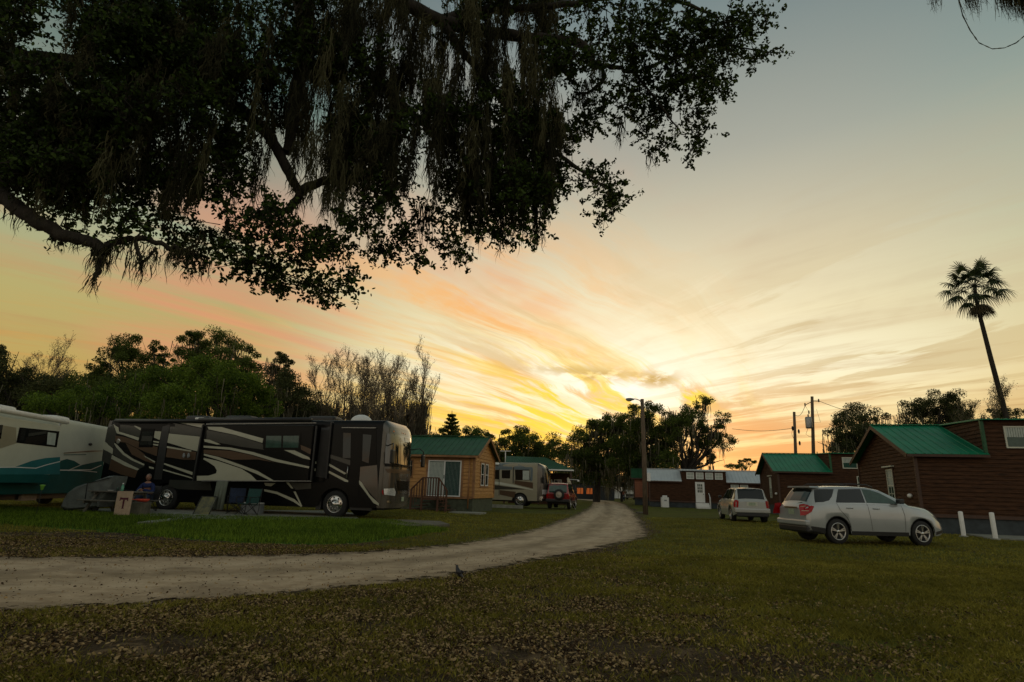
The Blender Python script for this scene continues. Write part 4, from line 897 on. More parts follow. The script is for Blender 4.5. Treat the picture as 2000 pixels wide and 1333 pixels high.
# second oak: its trunk stands outside the frame at the right, one mossy limb reaches in
ob2 = Vector((10.5, 3.0, -0.1)); oak2 = thing('mossy_limb_oak', 'oak limb trailing dark moss into the top right corner', 'tree', ob2); mb = MB()
q = Vector(at_Y(2010,-30,6.0))-ob2; q2 = Vector(at_Y(1800,-110,6.4))-ob2
limb(mb, (0,0,0), (-0.3,0.3,4.4), 0.5, 0.36, 0.03, 6, 12); limb(mb, (-0.3,0.3,4.3), q, 0.26, 0.07, 0.08, 8, 9); limb(mb, q, q2, 0.07, 0.02, 0.1, 6, 6)
mb.build('limbs', MT['bark'], oak2, recalc=False)
T = []; LN = []; 
for px, l, n_, w in [(1818,95,26,7),(1826,60,14,6),(1868,70,30,9),(1885,115,50,11),(1898,80,40,10),(1955,110,130,24),(1990,125,170,26),(2020,150,120,24)]:
    s = 6.1/1000
    for k in range(n_): T.append(np.array((Vector(at_Y(px+rnd.normal()*w*.4, -52, 6.1))-ob2)[:]) + rnd.normal(size=3)*0.03); LN.append((l+10)*s*rnd.uniform(.5,1.0))
T = np.array(T); LN = np.array(LN); Rb = ribbons(T, LN, 0.013, 9, 0.06, rnd)
# a looped strand
lp = [Vector(at_Y(px, py, 6.1))-ob2 for px, py in [(1868,-20),(1880,30),(1895,60),(1912,84),(1938,96),(1962,94),(1985,84),(2006,66),(2030,30)]]
LQ = []
for i in range(len(lp)-1):
    for j in range(4):
        p0 = lp[i].lerp(lp[i+1], j/4); p1 = lp[i].lerp(lp[i+1], (j+1)/4); w = Vector((0.2,0.9,0.3)).cross(p1-p0).normalized()*0.006*random.uniform(.6,1.5); LQ.append([(p0-w)[:], (p0+w)[:], (p1+w)[:], (p1-w)[:]])
V = np.concatenate([Rb, np.array(LQ)]); quads_mesh('spanish_moss', V, MT['moss'], None, oak2)
ki = rnd.integers(0,len(T),9000); tt_ = rnd.random(9000)*.95; Pt = T[ki] + np.stack([rnd.normal(size=9000)*.016, rnd.normal(size=9000)*.016, -tt_*LN[ki]], 1)
quads_mesh('moss_tufts', leaf_quads(Pt, 0.035, 0.14, 0.8, rnd), MT['moss'], None, oak2)

# ================================================================== BUILDINGS
def clip_band(poly, z0, z1):
    def clip(P, f):
        out = []
        for i in range(len(P)):
            a, b = P[i], P[(i+1) % len(P)]; fa, fb = f(a), f(b)
            if fa >= 0: out.append(a)
            if fa*fb < 0: t = fa/(fa-fb); out.append((a[0]+(b[0]-a[0])*t, a[1]+(b[1]-a[1])*t))
        return out
    P = clip(poly, lambda p: p[1]-z0)
    return clip(P, lambda p: z1-p[1]) if P else []
def siding(mb, poly, fn, board=0.19, lap=0.034, off=0.0):
    """lap boards over a convex outline (u,z); fn(u,z,out)->xyz"""
    z = min(p[1] for p in poly); ze = max(p[1] for p in poly)
    while z < ze - 1e-4:
        P = clip_band(poly, z, min(z+board, ze))
        if len(P) >= 3:
            zt = z+board; n = len(P); o_ = lambda p: off + lap*(1-(p[1]-z)/board)
            vs = [fn(u, zz, o_((u, zz))) for u, zz in P] + [fn(u, zz, -0.04) for u, zz in P]
            mb.add(vs, [tuple(range(n)), tuple(range(n, 2*n))[::-1]] + [(i, (i+1) % n, n+(i+1) % n, n+i) for i in range(n)])
        z += board
def roof_plane(mb, p0, p1, p2, p3, th=0.04, rib=0.32, ribh=0.028, ribmb=None):
    """p0->p1 eave, p3->p2 ridge"""
    p0, p1, p2, p3 = map(Vector, (p0, p1, p2, p3)); nrm = (p1-p0).cross(p3-p0).normalized()
    if nrm.z < 0: nrm = -nrm
    vs = [p0, p1, p2, p3, p0-nrm*th, p1-nrm*th, p2-nrm*th, p3-nrm*th]
    mb.add(vs, [(0,1,2,3),(7,6,5,4),(0,4,5,1),(1,5,6,2),(2,6,7,3),(3,7,4,0)])
    n = int((p1-p0).length/rib)
    for i in range(n+1):
        t = (i+0.02)/n*0.98+0.005; a = p0.lerp(p1, t); b = p3.lerp(p2, t); e = (p1-p0).normalized()*0.03
        (ribmb or mb).add([a-e, a+e, a+e*.5+nrm*ribh, a-e*.5+nrm*ribh, b-e, b+e, b+e*.5+nrm*ribh, b-e*.5+nrm*ribh], [(0,1,2,3),(7,6,5,4),(1,5,6,2),(2,6,7,3),(3,7,4,0)])
def window(root, fn, u0, u1, z0, z1, frame='white', glass='glass', muntin=(2,3), blind=0.0, trim=None, name='window'):
    """fn(u,z,out)"""
    mb = MB()
    def bx(mb, a0, a1, b0, b1, o0, o1):
        vs = [fn(a, b, o) for o in (o0, o1) for b in (b0, b1) for a in (a0, a1)]
        mb.add(vs, [(0,2,3,1),(4,5,7,6),(0,1,5,4),(2,6,7,3),(0,4,6,2),(1,3,7,5)])
    f = 0.06
    if trim:
        g = 0.10; m2 = MB(); bx(m2, u0-g, u0, z0-g, z1+g, 0.0, 0.045); bx(m2, u1, u1+g, z0-g, z1+g, 0.0, 0.045); bx(m2, u0, u1, z1, z1+g, 0.0, 0.047); bx(m2, u0, u1, z0-g, z0, 0.0, 0.047)
    bx(mb, u0, u0+f, z0, z1, 0.0, 0.06); bx(mb, u1-f, u1, z0, z1, 0.0, 0.06); bx(mb, u0+f, u1-f, z1-f, z1, 0.0, 0.058); bx(mb, u0+f, u1-f, z0, z0+f, 0.0, 0.058)
    if muntin:
        bx(mb, u0+f, u1-f, (z0+z1)/2-0.022, (z0+z1)/2+0.022, 0.03, 0.052)
        for i in range(1, muntin[0]): u = u0+(u1-u0)*i/muntin[0]; bx(mb, u-0.012, u+0.012, z0+f, z1-f, 0.032, 0.048)
        for i in range(1, muntin[1]):
            z = z0+(z1-z0)*i/muntin[1]
            if abs(z-(z0+z1)/2) > 0.05: bx(mb, u0+f, u1-f, z-0.012, z+0.012, 0.032, 0.046)
    w = mb.build(name, MT[frame], root)
    gmb = MB(); bx(gmb, u0+f, u1-f, z0+f, z1-f, 0.028, 0.034); gmb.build('pane', MT[glass], w)
    if blind:
        bm_ = MB(); n = int((u1-u0-2*f)/0.09)
        for i in range(n): a = u0+f+i*0.09; bx(bm_, a+0.008, a+0.082, z1-f-(z1-z0-2*f)*blind, z1-f, 0.036, 0.040)
        bm_.build('blind', MT['blind'], w)
    if trim: m2.build('window_trim', MT[trim], w)
    return w
def cabin(name, label, loc, deg, x0, x1, Wd, zs, ze, zr, wall, roof, skirt, trim, oh=0.30, og=0.35, cat='cabin', dormers=(), group=None, board=0.19):
    """long front wall on y=0 from x0 to x1, gable depth Wd in +y; zs siding foot, ze eave, zr ridge"""
    root = thing(name, label, cat, loc, rad(deg), group)
    fnF = lambda u, z, o: (u, -o, z); fnR = lambda u, z, o: (x1+o, u, z); fnL = lambda u, z, o: (x0-o, u, z); fnB = lambda u, z, o: (u, Wd+o, z)
    mb = MB(); sl_ = (zr-ze)/(Wd/2)
    siding(mb, [(x0,zs),(x1,zs),(x1,ze),(x0,ze)], fnF, board); siding(mb, [(x0,zs),(x1,zs),(x1,ze),(x0,ze)], fnB, board)
    gp = [(0,zs),(Wd,zs),(Wd,ze),(Wd/2,zr-0.03),(0,ze)]; siding(mb, gp, fnR, board); siding(mb, gp, fnL, board)
    for (d0, d1) in dormers: siding(mb, [(d0,ze),(d1,ze),(d1,zr-0.10),(d0,zr-0.10)], fnF, board, off=0.0)
    for (d0, d1) in dormers:
        for dx in (d0, d1):
            sgn = -1 if dx == d0 else 1
            siding(mb, [(0,ze),(Wd/2,zr-0.1),(0,zr-0.1)], lambda u, z, o, dx=dx, sgn=sgn: (dx+sgn*o, u, z), board)
    mb.build('wall', MT[wall], root)
    mb = MB(); mb.box(x0+.03, x1-.03, 0.04, Wd-.04, -0.35, zs+0.0); sk = mb.build('foundation_skirt', MT[skirt], root)
    for cx in (x0, x1):
        for cy in (0, Wd): mb = MB(); mb.box(cx-.06, cx+.06, cy-.06, cy+.06, zs, ze-0.01); mb.build('corner_trim', MT[trim], root)
    mb = MB(); mb.box(x0+.07, x1-.07, -0.045, -0.005, zs-0.04, zs+0.10); mb.build('base_trim', MT[trim], root)
    # roof
    mb = MB(); e = ze - oh*sl_; hz = 0.03
    xs = [x0-og] + [q for d in dormers for q in d] + [x1+og]
    for a, b in zip(xs[0::2], xs[1::2]): roof_plane(mb, (a,-oh,e+hz), (b,-oh,e+hz), (b,Wd/2,zr+hz), (a,Wd/2,zr+hz))
    roof_plane(mb, (x0-og,Wd+oh,e+hz), (x1+og,Wd+oh,e+hz), (x1+og,Wd/2,zr+hz), (x0-og,Wd/2,zr+hz))
    for d0, d1 in dormers: roof_plane(mb, (d0-.12,-oh,zr-0.13), (d1+.12,-oh,zr-0.13), (d1+.12,Wd/2-0.1,zr+0.05), (d0-.12,Wd/2-0.1,zr+0.05))
    mb.box(x0-og-.01, x1+og+.01, Wd/2-0.12, Wd/2+0.12, zr+0.045, zr+0.085)
    rf = mb.build('roof', MT[roof], root)
    # barge boards along the gables and fascia along the eaves
    for gx_ in (x0-og-0.015, x1+og+0.015):
        for sy_, ya in ((1, -oh), (-1, Wd+oh)):
            mb = MB(); mb.bar((gx_, ya, e-0.06), (gx_, Wd/2, zr-0.06), 0.035, 0.17); mb.build('barge_board', MT[trim], rf)
    for a, b in zip(xs[0::2], xs[1::2]): mb = MB(); mb.box(a, b, -oh-0.03, -oh-0.002, e-0.10, e+0.012); mb.build('fascia', MT[trim], rf)
    return root, (fnF, fnR, fnL, fnB)

# orange cedar cabin
fo = Vector((-1.86, 32.6, float(zg(-1.9, 32.6)))); OD = -12
root, (fF, fR, fL, fB) = cabin('cedar_cabin', 'small orange cedar cabin with a green metal roof and glass patio door', fo, OD, -8.5, 0.0, 4.7, 0.74, 3.13, 4.22, 'orangewood', 'greenroof', 'skirtgreen', 'orangetrim', oh=0.28, og=0.28, cat='cabin', board=0.20)
fr = Frame(fo, OD)
a = fr.pix(838, 899, 1, 0); b = fr.pix(899, 967, 1, 0)
u0, u1, z0, z1 = a.x, b.x, 0.80, a.z
mbx = MB(); 
def bxf(mb, fn, a0, a1, b0, b1, o0, o1, mi=0):
    vs = [fn(a, b, o) for o in (o0, o1) for b in (b0, b1) for a in (a0, a1)]; mb.add(vs, [(0,2,3,1),(4,5,7,6),(0,1,5,4),(2,6,7,3),(0,4,6,2),(1,3,7,5)], mi=mi)
um = (u0+u1)/2
bxf(mbx, fF, u0, u0+.07, z0, z1, 0, .07); bxf(mbx, fF, u1-.06, u1, z0, z1, 0, .07); bxf(mbx, fF, u0+.07, u1-.06, z1-.06, z1, 0, .068); bxf(mbx, fF, u0+.07, u1-.06, z0, z0+.06, 0, .068); bxf(mbx, fF, um-.03, um+.03, z0+.06, z1-.06, 0, .066)
d = mbx.build('patio_door', MT['white'], root)
mb = MB(); bxf(mb, fF, u0+.07, um-.03, z0+.06, z1-.06, .03, .036); bxf(mb, fF, um+.03, u1-.06, z0+.06, z1-.06, .03, .036); mb.build('pane', MT['glassgreen'], d)
mb = MB(); u = u0+.08
while u < um-.08: bxf(mb, fF, u, u+.062, z0+.08, z1-.09, .037, .041); u += .078
mb.build('blind', MT['blind'], d)
mb = MB(); u = um+.04
while u < u1-.12: bxf(mb, fF, u+.02, u+.034, z0+.08, z1-.09, .037, .041); u += .078
mb.build('blind_edges', MT['greypanel'], d)
mb = MB(); bxf(mb, fF, um-.02, um+.01, z0+.95, z0+1.15, .066, .09); mb.build('handle', MT['satin'], d)
mb = MB(); bxf(mb, fF, u0-.12, u0, z0-.02, z1+.12, .0, .045); bxf(mb, fF, u1, u1+.12, z0-.02, z1+.12, .0, .045); bxf(mb, fF, u0, u1, z1, z1+.12, 0, .047); mb.build('door_trim', MT['orangetrim'], d)
a = fr.pix(827, 901, 1, 0); mb = MB(); mb.ellipsoid((a.x, -0.12, a.z), (0.14, 0.12, 0.09)); mb.box(a.x-.05, a.x+.05, -.06, 0, a.z-.02, a.z+.12); mb.build('wall_lamp', MT['white'], root)
a = fr.pix(805, 905, 1, 0); window(root, fF, a.x-.42, a.x+.1, 1.75, 2.75, 'orangetrim', 'glass', None)
for (ua, ub) in ((1.35, 2.05), (2.35, 3.05)):
    w = window(root, fR, ua, ub, 1.42, 2.68, 'white', 'glass', (1,2), trim='orangetrim'); 
mb = MB(); bxf(mb, fR, 0.06, 4.64, 0.74, 0.98, 0.025, 0.05); mb.build('base_board', MT['orangewood'], root)
# downpipe
mb = MB(); mb.tube([(-0.25,-.1,3.0),(-0.25,-.1,0.2)], 0.04, 6); mb.build('downpipe', MT['orangetrim'], root)
# stair landing with railing in front of the patio door
pl_ = fo; st = thing('stair_landing', 'reddish wooden stair landing with sloped railings in front of the orange cabin', 'stairs', fo, rad(OD))
xa, xb = -4.35, -1.95
L1, L2 = fr.pix(826, 938, 1, -1.6).x, fr.pix(857, 938, 1, -1.6).x; xa = fr.pix(803, 965, 1, -1.6).x; xb = fr.pix(872, 965, 1, -1.6).x
mb = MB(); mb.box(L1, L2, -1.6, -0.03, 0.62, 0.72); 
for i in range(3): mb.box(xa+0.05+(L1-xa)*i/3, xa+0.05+(L1-xa)*(i+1)/3, -1.55, -0.1, 0.17*(i+1)-0.04, 0.17*(i+1)); mb.box(xb-0.05-(xb-L2)*(i+1)/3, xb-0.05-(xb-L2)*i/3, -1.55, -0.1, 0.17*(i+1)-0.04, 0.17*(i+1))
mb.build('steps', MT['railwood'], st)
for py in (-1.6,):
    mb = MB(); zt = 1.75
    mb.bar((L1,py,zt), (L2,py,zt), 0.09, 0.06); mb.bar((L1,py,zt), (xa,py,1.15), 0.09, 0.06); mb.bar((L2,py,zt), (xb,py,1.15), 0.09, 0.06)
    mb.bar((L1,py,.78), (L2,py,.78), 0.05, 0.06); mb.build('handrail', MT['railwood'], st)
    for x_, h_ in ((L1,zt),(L2,zt),(xa,1.15),(xb,1.15)): mb = MB(); mb.box(x_-.045, x_+.045, py-.045, py+.045, 0, h_); mb.build('post', MT['railwood'], st)
    n = 13
    for i in range(1, n):
        x_ = xa+(xb-xa)*i/n
        zt_ = zt if L1 <= x_ <= L2 else (1.15+(zt-1.15)*((x_-xa)/(L1-xa) if x_ < L1 else (xb-x_)/(xb-L2))); zb_ = zt_-0.95
        mb = MB(); mb.box(x_-.022, x_+.022, py-.02, py+.02, zb_, zt_-.02); mb.build('baluster', MT['railwood'], st)
# concrete slabs in front
mb = MB(); a = fr.pix(775, 992, 2, 0.12); b = fr.pix(897, 996, 2, 0.12); mb.box(a.x, b.x, min(a.y,b.y)-0.2, -0.6, -0.1, 0.17)
o = mb.build('concrete_slab', MT['concretedark'], None); o.location = fo; o.rotation_euler = (0,0,rad(OD)); tag(o, 'long low concrete slab under the stair landing of the orange cabin', 'slab')
mb = MB(); mb.box(b.x+.05, b.x+1.7, -1.9, -0.5, -0.1, 0.07); o = mb.build('stepping_slab', MT['concrete'], None); o.location = fo; o.rotation_euler = (0,0,rad(OD)); tag(o, 'pale flat paving slab by the corner of the orange cabin', 'slab')

# big and middle brown cabins with teal roofs
def teal_cabin(label, cx, cy, deg, Wd, ze, zr, dorm0, dorm1, Lx, win_px=None):
    loc = Vector((cx, cy, 0.0)); root, (fF, fR, fL, fB) = cabin('log_cabin', label, loc, deg, 0.0, Lx, Wd, 0.72, ze, zr, 'brownwood', 'tealroof', 'skirt', 'browntrim', oh=0.25, og=0.38, dormers=((dorm0, dorm1),), group='brown cabins with teal metal roofs', board=0.175)
    # tall window in the gable wall, dormer windows
    u = Wd*0.40; w = window(root, fL, u-0.40, u+0.42, 1.25, 2.80, 'cream', 'glassgreen', (2,4), trim='browntrim', blind=0.55)
    mb = MB(); bxf(mb, fL, u-0.65, u+0.66, 2.90, 2.96, 0, 0.16); mb.build('window_hood', MT['cream'], w)
    for k in range(3):
        a = dorm0+0.75+k*1.35; window(root, fF, a, a+1.0, ze+0.22, zr-0.42, 'cream', 'glassgreen', None, blind=0.5)
    mb = MB(); mb.ellipsoid((-0.08, Wd*0.11, 1.55), (0.10, 0.16, 0.10)); mb.build('wall_lamp', MT['white'], root)
    mb = MB(); mb.box(dorm0-0.10, dorm0+0.02, -0.10, 0.02, ze-.05, zr-0.14); mb.build('dormer_trim', MT['greenroof'], root)
    return root, fF
teal_cabin('large brown wood cabin with teal metal roof at the right edge', 17.95, 26.0, -15, 8.0, 3.42, 5.0, 2.75, 8.0, 12.5)
r2, fF2 = teal_cabin('smaller looking brown wood cabin with teal roof behind the two parked silver cars', 20.3, 44.6, -14, 7.8, 3.26, 4.72, 3.7, 9.5, 13.0)
window(r2, fF2, 5.3, 6.1, 1.6, 2.95, 'cream', 'glassgreen', (2,3))
# long brown cabin with white roof
loc = Vector((14.25, 60.0, 0)); WD = -12
root, (fF, fR, fL, fB) = cabin('long_cabin', 'long brown cabin with white metal roof and small white front door', loc, WD, 0.0, 10.9, 4.2, 0.55, 2.62, 3.72, 'brownwood', 'whiteroof', 'skirt', 'browntrim', oh=0.22, og=0.2, dormers=((3.15, 7.35),), board=0.2)
fr = Frame(loc, WD)
for k in range(4): window(root, fF, 3.62+k*0.9, 3.62+k*0.9+0.72, 2.78, 3.42, 'white', 'blind', (2,2))
a = fr.pix(1359, 975, 1, 0).x; b = fr.pix(1377, 975, 1, 0).x
mb = MB(); bxf(mb, fF, a, b, 0.55, 2.5, 0, 0.06); dr = mb.build('door', MT['white'], root)
for i in range(3):
    for j in range(3): mb = MB(); ww = (b-a-0.36)/3; bxf(mb, fF, a+.18+i*ww+.02, a+.18+(i+1)*ww-.02, 1.5+j*.28, 1.5+j*.28+.24, .06, .066); mb.build('pane', MT['glassgreen'], dr)
mb = MB(); mb.ellipsoid((b-.12, -.1, 1.35), (.04,.05,.04)); mb.build('handle', MT['satin'], dr)
a2 = fr.pix(1427, 948, 1, 0).x
for k in range(2): window(root, fF, a2+k*0.86, a2+k*0.86+0.74, 1.45, 2.35, 'white', 'blind', (2,2))
ds = thing('door_steps', 'white wooden steps with a rail at the door of the long brown cabin', 'steps', loc, rad(WD)); mb = MB()
for i in range(3): mb.box(a-.05, b+.3, -1.25+i*.36, -0.1, 0.0+i*0.17, 0.17+i*0.17)
mb.build('treads', MT['white'], ds); mb = MB(); mb.bar((b+.36,-1.25,0.95),(b+.36,-.1,1.45),.05,.05); mb.bar((b+.36,-1.25,0),(b+.36,-1.25,.95),.05,.05); mb.bar((b+.36,-.7,0),(b+.36,-.7,1.2),.04,.04); mb.build('rail', MT['white'], ds)
# red brown cabin mostly hidden behind the lamp post
cabin('red_cabin', 'reddish brown cabin end showing behind the street lamp post', Vector((13.9, 65.6, 0)), -12, 0.0, 7.0, 3.6, 0.75, 3.0, 3.9, 'redwood', 'greenroof', 'skirt', 'browntrim', board=0.22)
# utility pedestal
p = G(1299, 991.5); t = thing('utility_box', 'white utility box on the lawn before the long brown cabin', 'box', p)
mb = MB(); mb.bev(-.34,.34,-.25,.25,0,.95,.03); mb.build('case', MT['white'], t); mb = MB(); mb.bev(-.20,.20,-.2,.2,.95,1.12,.04); mb.build('cap', MT['white'], t); mb = MB(); mb.box(-.12,.12,-.262,-.25,.60,.72); mb.build('panel', MT['greypanel'], t)
# open shelter with green hipped roof
loc = Vector((1.0, 54.0, 0)); sh = thing('shelter', 'open shelter with dull green hipped metal roof behind the tan motorhome', 'shelter', loc, rad(-6)); mb = MB()
e, r_ = 3.15, 4.3
roof_plane(mb, (-1.5,0,e), (4.9,0,e), (2.2,2.6,r_), (-1.5,2.6,r_+.05)); roof_plane(mb, (4.9,0,e), (4.9,5.2,e), (2.2,2.6,r_), (2.2,2.6,r_)); roof_plane(mb, (-1.5,5.2,e), (4.9,5.2,e), (2.2,2.6,r_), (-1.5,2.6,r_))
mb.build('roof', MT['greenroof'], sh); mb = MB(); mb.bar((-1.5,-.03,e-.06),(4.9,-.03,e-.06),.04,.12); mb.bar((4.93,0,e-.06),(4.93,5.2,e-.06),.04,.12); mb.build('fascia', MT['white'], sh)
for x_ in (-1.3, 1.8, 4.7):
    for y_ in (.15, 5.0): mb = MB(); mb.box(x_-.07,x_+.07,y_-.07,y_+.07,0,e-.02); mb.build('post', MT['browntrim'], sh)
mb = MB(); siding(mb, [(-1.3,0),(4.6,0),(4.6,2.9),(-1.3,2.9)], lambda u,z,o:(u,3.6-o,z)); mb.build('back_wall', MT['brownwood'], sh)
for k, x_ in enumerate((2.2, 3.1)): window(sh, lambda u,z,o:(u,3.58-o,z), x_, x_+.7, 1.4, 2.3, 'white', 'glass', None)
# dark shed and lit hut at the end of the road
P_ = at_Y(1184, 975, 92); sd = thing('dark_shed', 'black shed with sloping roof at the far end of the road', 'shed', (P_.x, 92, 0), rad(-6)); mb = MB()
mb.prism([(-1.5,0),(1.25,0),(1.25,1.75),(-1.5,2.15)], 0, 3.0); mb.build('wall', MT['siding_dark'], sd)
mb = MB(); mb.add([(-1.7,-.25,2.22),(1.45,-.25,1.76),(1.45,3.2,1.76),(-1.7,3.2,2.22),(-1.7,-.25,2.30),(1.45,-.25,1.84),(1.45,3.2,1.84),(-1.7,3.2,2.30)], [(0,1,2,3),(7,6,5,4),(0,4,5,1),(1,5,6,2),(2,6,7,3),(3,7,4,0)]); mb.build('roof', MT['steel'], sd)
mb = MB(); mb.box(1.25,2.25,.2,.26,0.35,1.25); mb.build('side_panel', MT['white'], sd)
P_ = at_Y(1142, 975, 96); sd = thing('dark_hut', 'low dark hut with two glowing orange windows at the far end of the road', 'hut', (P_.x, 96, 0), rad(-4)); mb = MB()
mb.box(-2.3,2.3,0,3.2,0,2.5); mb.build('wall', MT['siding_dark'], sd); mb = MB(); mb.prism([(-2.5,2.5),(2.5,2.5),(1.8,3.1),(-1.8,3.1)], -.3, 3.5); mb.build('roof', MT['siding_dark'], sd)
for x_ in (-1.22, 0.28): mb = MB(); mb.box(x_,x_+.95,-.03,0.0,0.85,1.75); w = mb.build('window', MT['litwin'], sd); mb = MB(); mb.box(x_+.5,x_+.56,-.05,-.03,.75,1.85); mb.build('frame', MT['siding_dark'], w)
# street lamp
p = G(1261, 1005.5); sl_o = thing('street_lamp', 'wooden pole street lamp beside the road with cobra head lamp and white box', 'lamp', p)
H = at_Y(1253, 780, p.y).z - p.z; mb = MB(); mb.tube([(0,0,-.2),(0,0,H*.5),(-.03,0,H)], [.17,.145,.115], 12); mb.build('pole', MT['polewood'], sl_o)
mb = MB(); mb.tube([(-.05,-.1,H-.35),(-.22,-.12,H-.10),(-.45,-.12,H-.03),(-.62,-.12,H-.02)], .03, 6); arm = mb.build('arm', MT['steel'], sl_o)
mb = MB(); mb.ellipsoid((-.86,-.12,H-.05), (.30,.13,.09)); mb.build('lamp_head', MT['greypanel'], sl_o); mb = MB(); mb.ellipsoid((-.92,-.12,H-.10), (.20,.10,.10)); mb.build('lens', MT['beige'], sl_o)
mb = MB(); mb.bev(.12,.34,-.16,.0,2.05,2.56,.015); mb.build('meter_box', MT['white'], sl_o)
p2 = G(1250, 1003); mb = MB(); mb.bev(-.28,.28,-.1,.1,0,.10,.02); o = mb.build('wood_block', MT['greywood'], None); o.location = p2; o.rotation_euler = (0,0,.4); tag(o, 'short grey wood block on the grass left of the lamp pole', 'block')
# utility poles and wires
def upole(label, pxb, pxt, pyt, Yd, transformer):
    b = at_Y(pxb, 985, Yd); b.z = 0; T_ = at_Y(pxt, pyt, Yd) - b; o = thing('utility_pole', label, 'utility pole', b, 0, 'utility poles behind the cabins')
    mb = MB(); mb.tube([(0,0,0), T_*.5, T_], [.19,.16,.13], 10); mb.build('pole', MT['polewood'], o); T_ = Vector(T_)
    if transformer:
        c = T_*((10.7-2.5)/10.7); mb = MB(); mb.lathe([(.02,-.55),(.30,-.55),(.31,-.45),(.31,.40),(.26,.52),(.02,.55)], 14, 'z', (c.x-.42, c.y-.1, c.z)); mb.build('transformer', MT['steel'], o)
        mb = MB(); mb.bar(T_+Vector((-.75,0,-.85)), T_+Vector((0,0,-.45)), .06); mb.bar(T_+Vector((0,0,-.42)), T_+Vector((.62,0,-.42)), .07); mb.build('cross_arm', MT['polewood'], o)
        for q in (T_+Vector((-.75,0,-.80)), T_+Vector((.60,0,-.36)), Vector((c.x-.42,c.y-.1,c.z+.62)), T_+Vector((-.45,0,-1.5))): mb = MB(); mb.lathe([(.02,-.16),(.08,-.14),(.05,-.06),(.08,.0),(.05,.06),(.07,.12),(.02,.16)], 8, 'z', q); mb.build('insulator', MT['siding_dark'], o)
        mb = MB(); mb.tube([c+Vector((-.5,0,-.55)), c+Vector((-.75,0,-1.1)), c+Vector((-.4,0,-1.35)), c+Vector((0,0,-1.3))], .02, 4); mb.tube([c+Vector((-.42,-.1,.6)), T_+Vector((-.45,0,-1.5)), T_+Vector((-.75,0,-.85))], .014, 4); mb.tube([c+Vector((.1,0,0)), c+Vector((.75,0,.05)), T_+Vector((.3,0,-1.2))], .014, 4); mb.build('drop_wire', MT['wire'], o)
    else:
        for q in ((-.32,-1.7),(.30,-2.0),(.28,-3.2)): mb = MB(); mb.ellipsoid(T_+Vector((q[0],0,q[1])), (.10,.10,.24)); mb.build('insulator', MT['siding_dark'], o)
        mb = MB(); mb.tube([T_+Vector((-.3,0,-1.6)), T_+Vector((-.45,0,-2.3)), T_+Vector((-.2,0,-3.0))], .02, 4); mb.build('drop_wire', MT['wire'], o)
    return b, b+T_
_, tA = upole('taller utility pole with grey transformer can behind the teal roofed cabin', 1590, 1586, 775, 55, True)
_, tB = upole('shorter plain utility pole left of the transformer pole', 1557, 1551, 805, 60, False)
def wire(label, a, b, sag): 
    mb = MB(); pts = [Vector(a).lerp(Vector(b), i/16)-Vector((0,0,sag*math.sin(PI*i/16))) for i in range(17)]; mb.tube(pts, .022, 4, False); tag(mb.build('power_line', MT['wire'], None), label, 'wire')
wire('thin power line running left from the shorter utility pole', tB+Vector((-.3,0,-1.7)), at_Y(1430, 838, 62), .25)
wire('power line strung between the two utility poles', tB+Vector((0,0,-.3)), tA+Vector((-.7,0,-.8)), .5)
wire('power line sagging right from the transformer pole behind the trees', tA+Vector((.6,0,-.4)), at_Y(1720, 812, 52), .3)
# bollards
for k, (px, py, pt, lb) in enumerate(((1883,1049.5,999,'white bollard nearer to the silver car'), (1945,1055,1001,'white bollard nearest the right edge of the photo'))):
    p = G(px, py); H = at_Y(px-7, pt, p.y).z - p.z; t = thing('bollard', lb, 'bollard', p, 0, 'white bollards on the concrete apron'); mb = MB(); mb.lathe([(.08,-.1),(.08,H-.04),(.068,H-.01),(.001,H)], 18); mb.build('post', MT['white'], t); mb = MB(); mb.lathe([(.10,0),(.16,0.0),(.15,.05),(.10,.06)], 18); mb.build('footing', MT['concrete'], t)

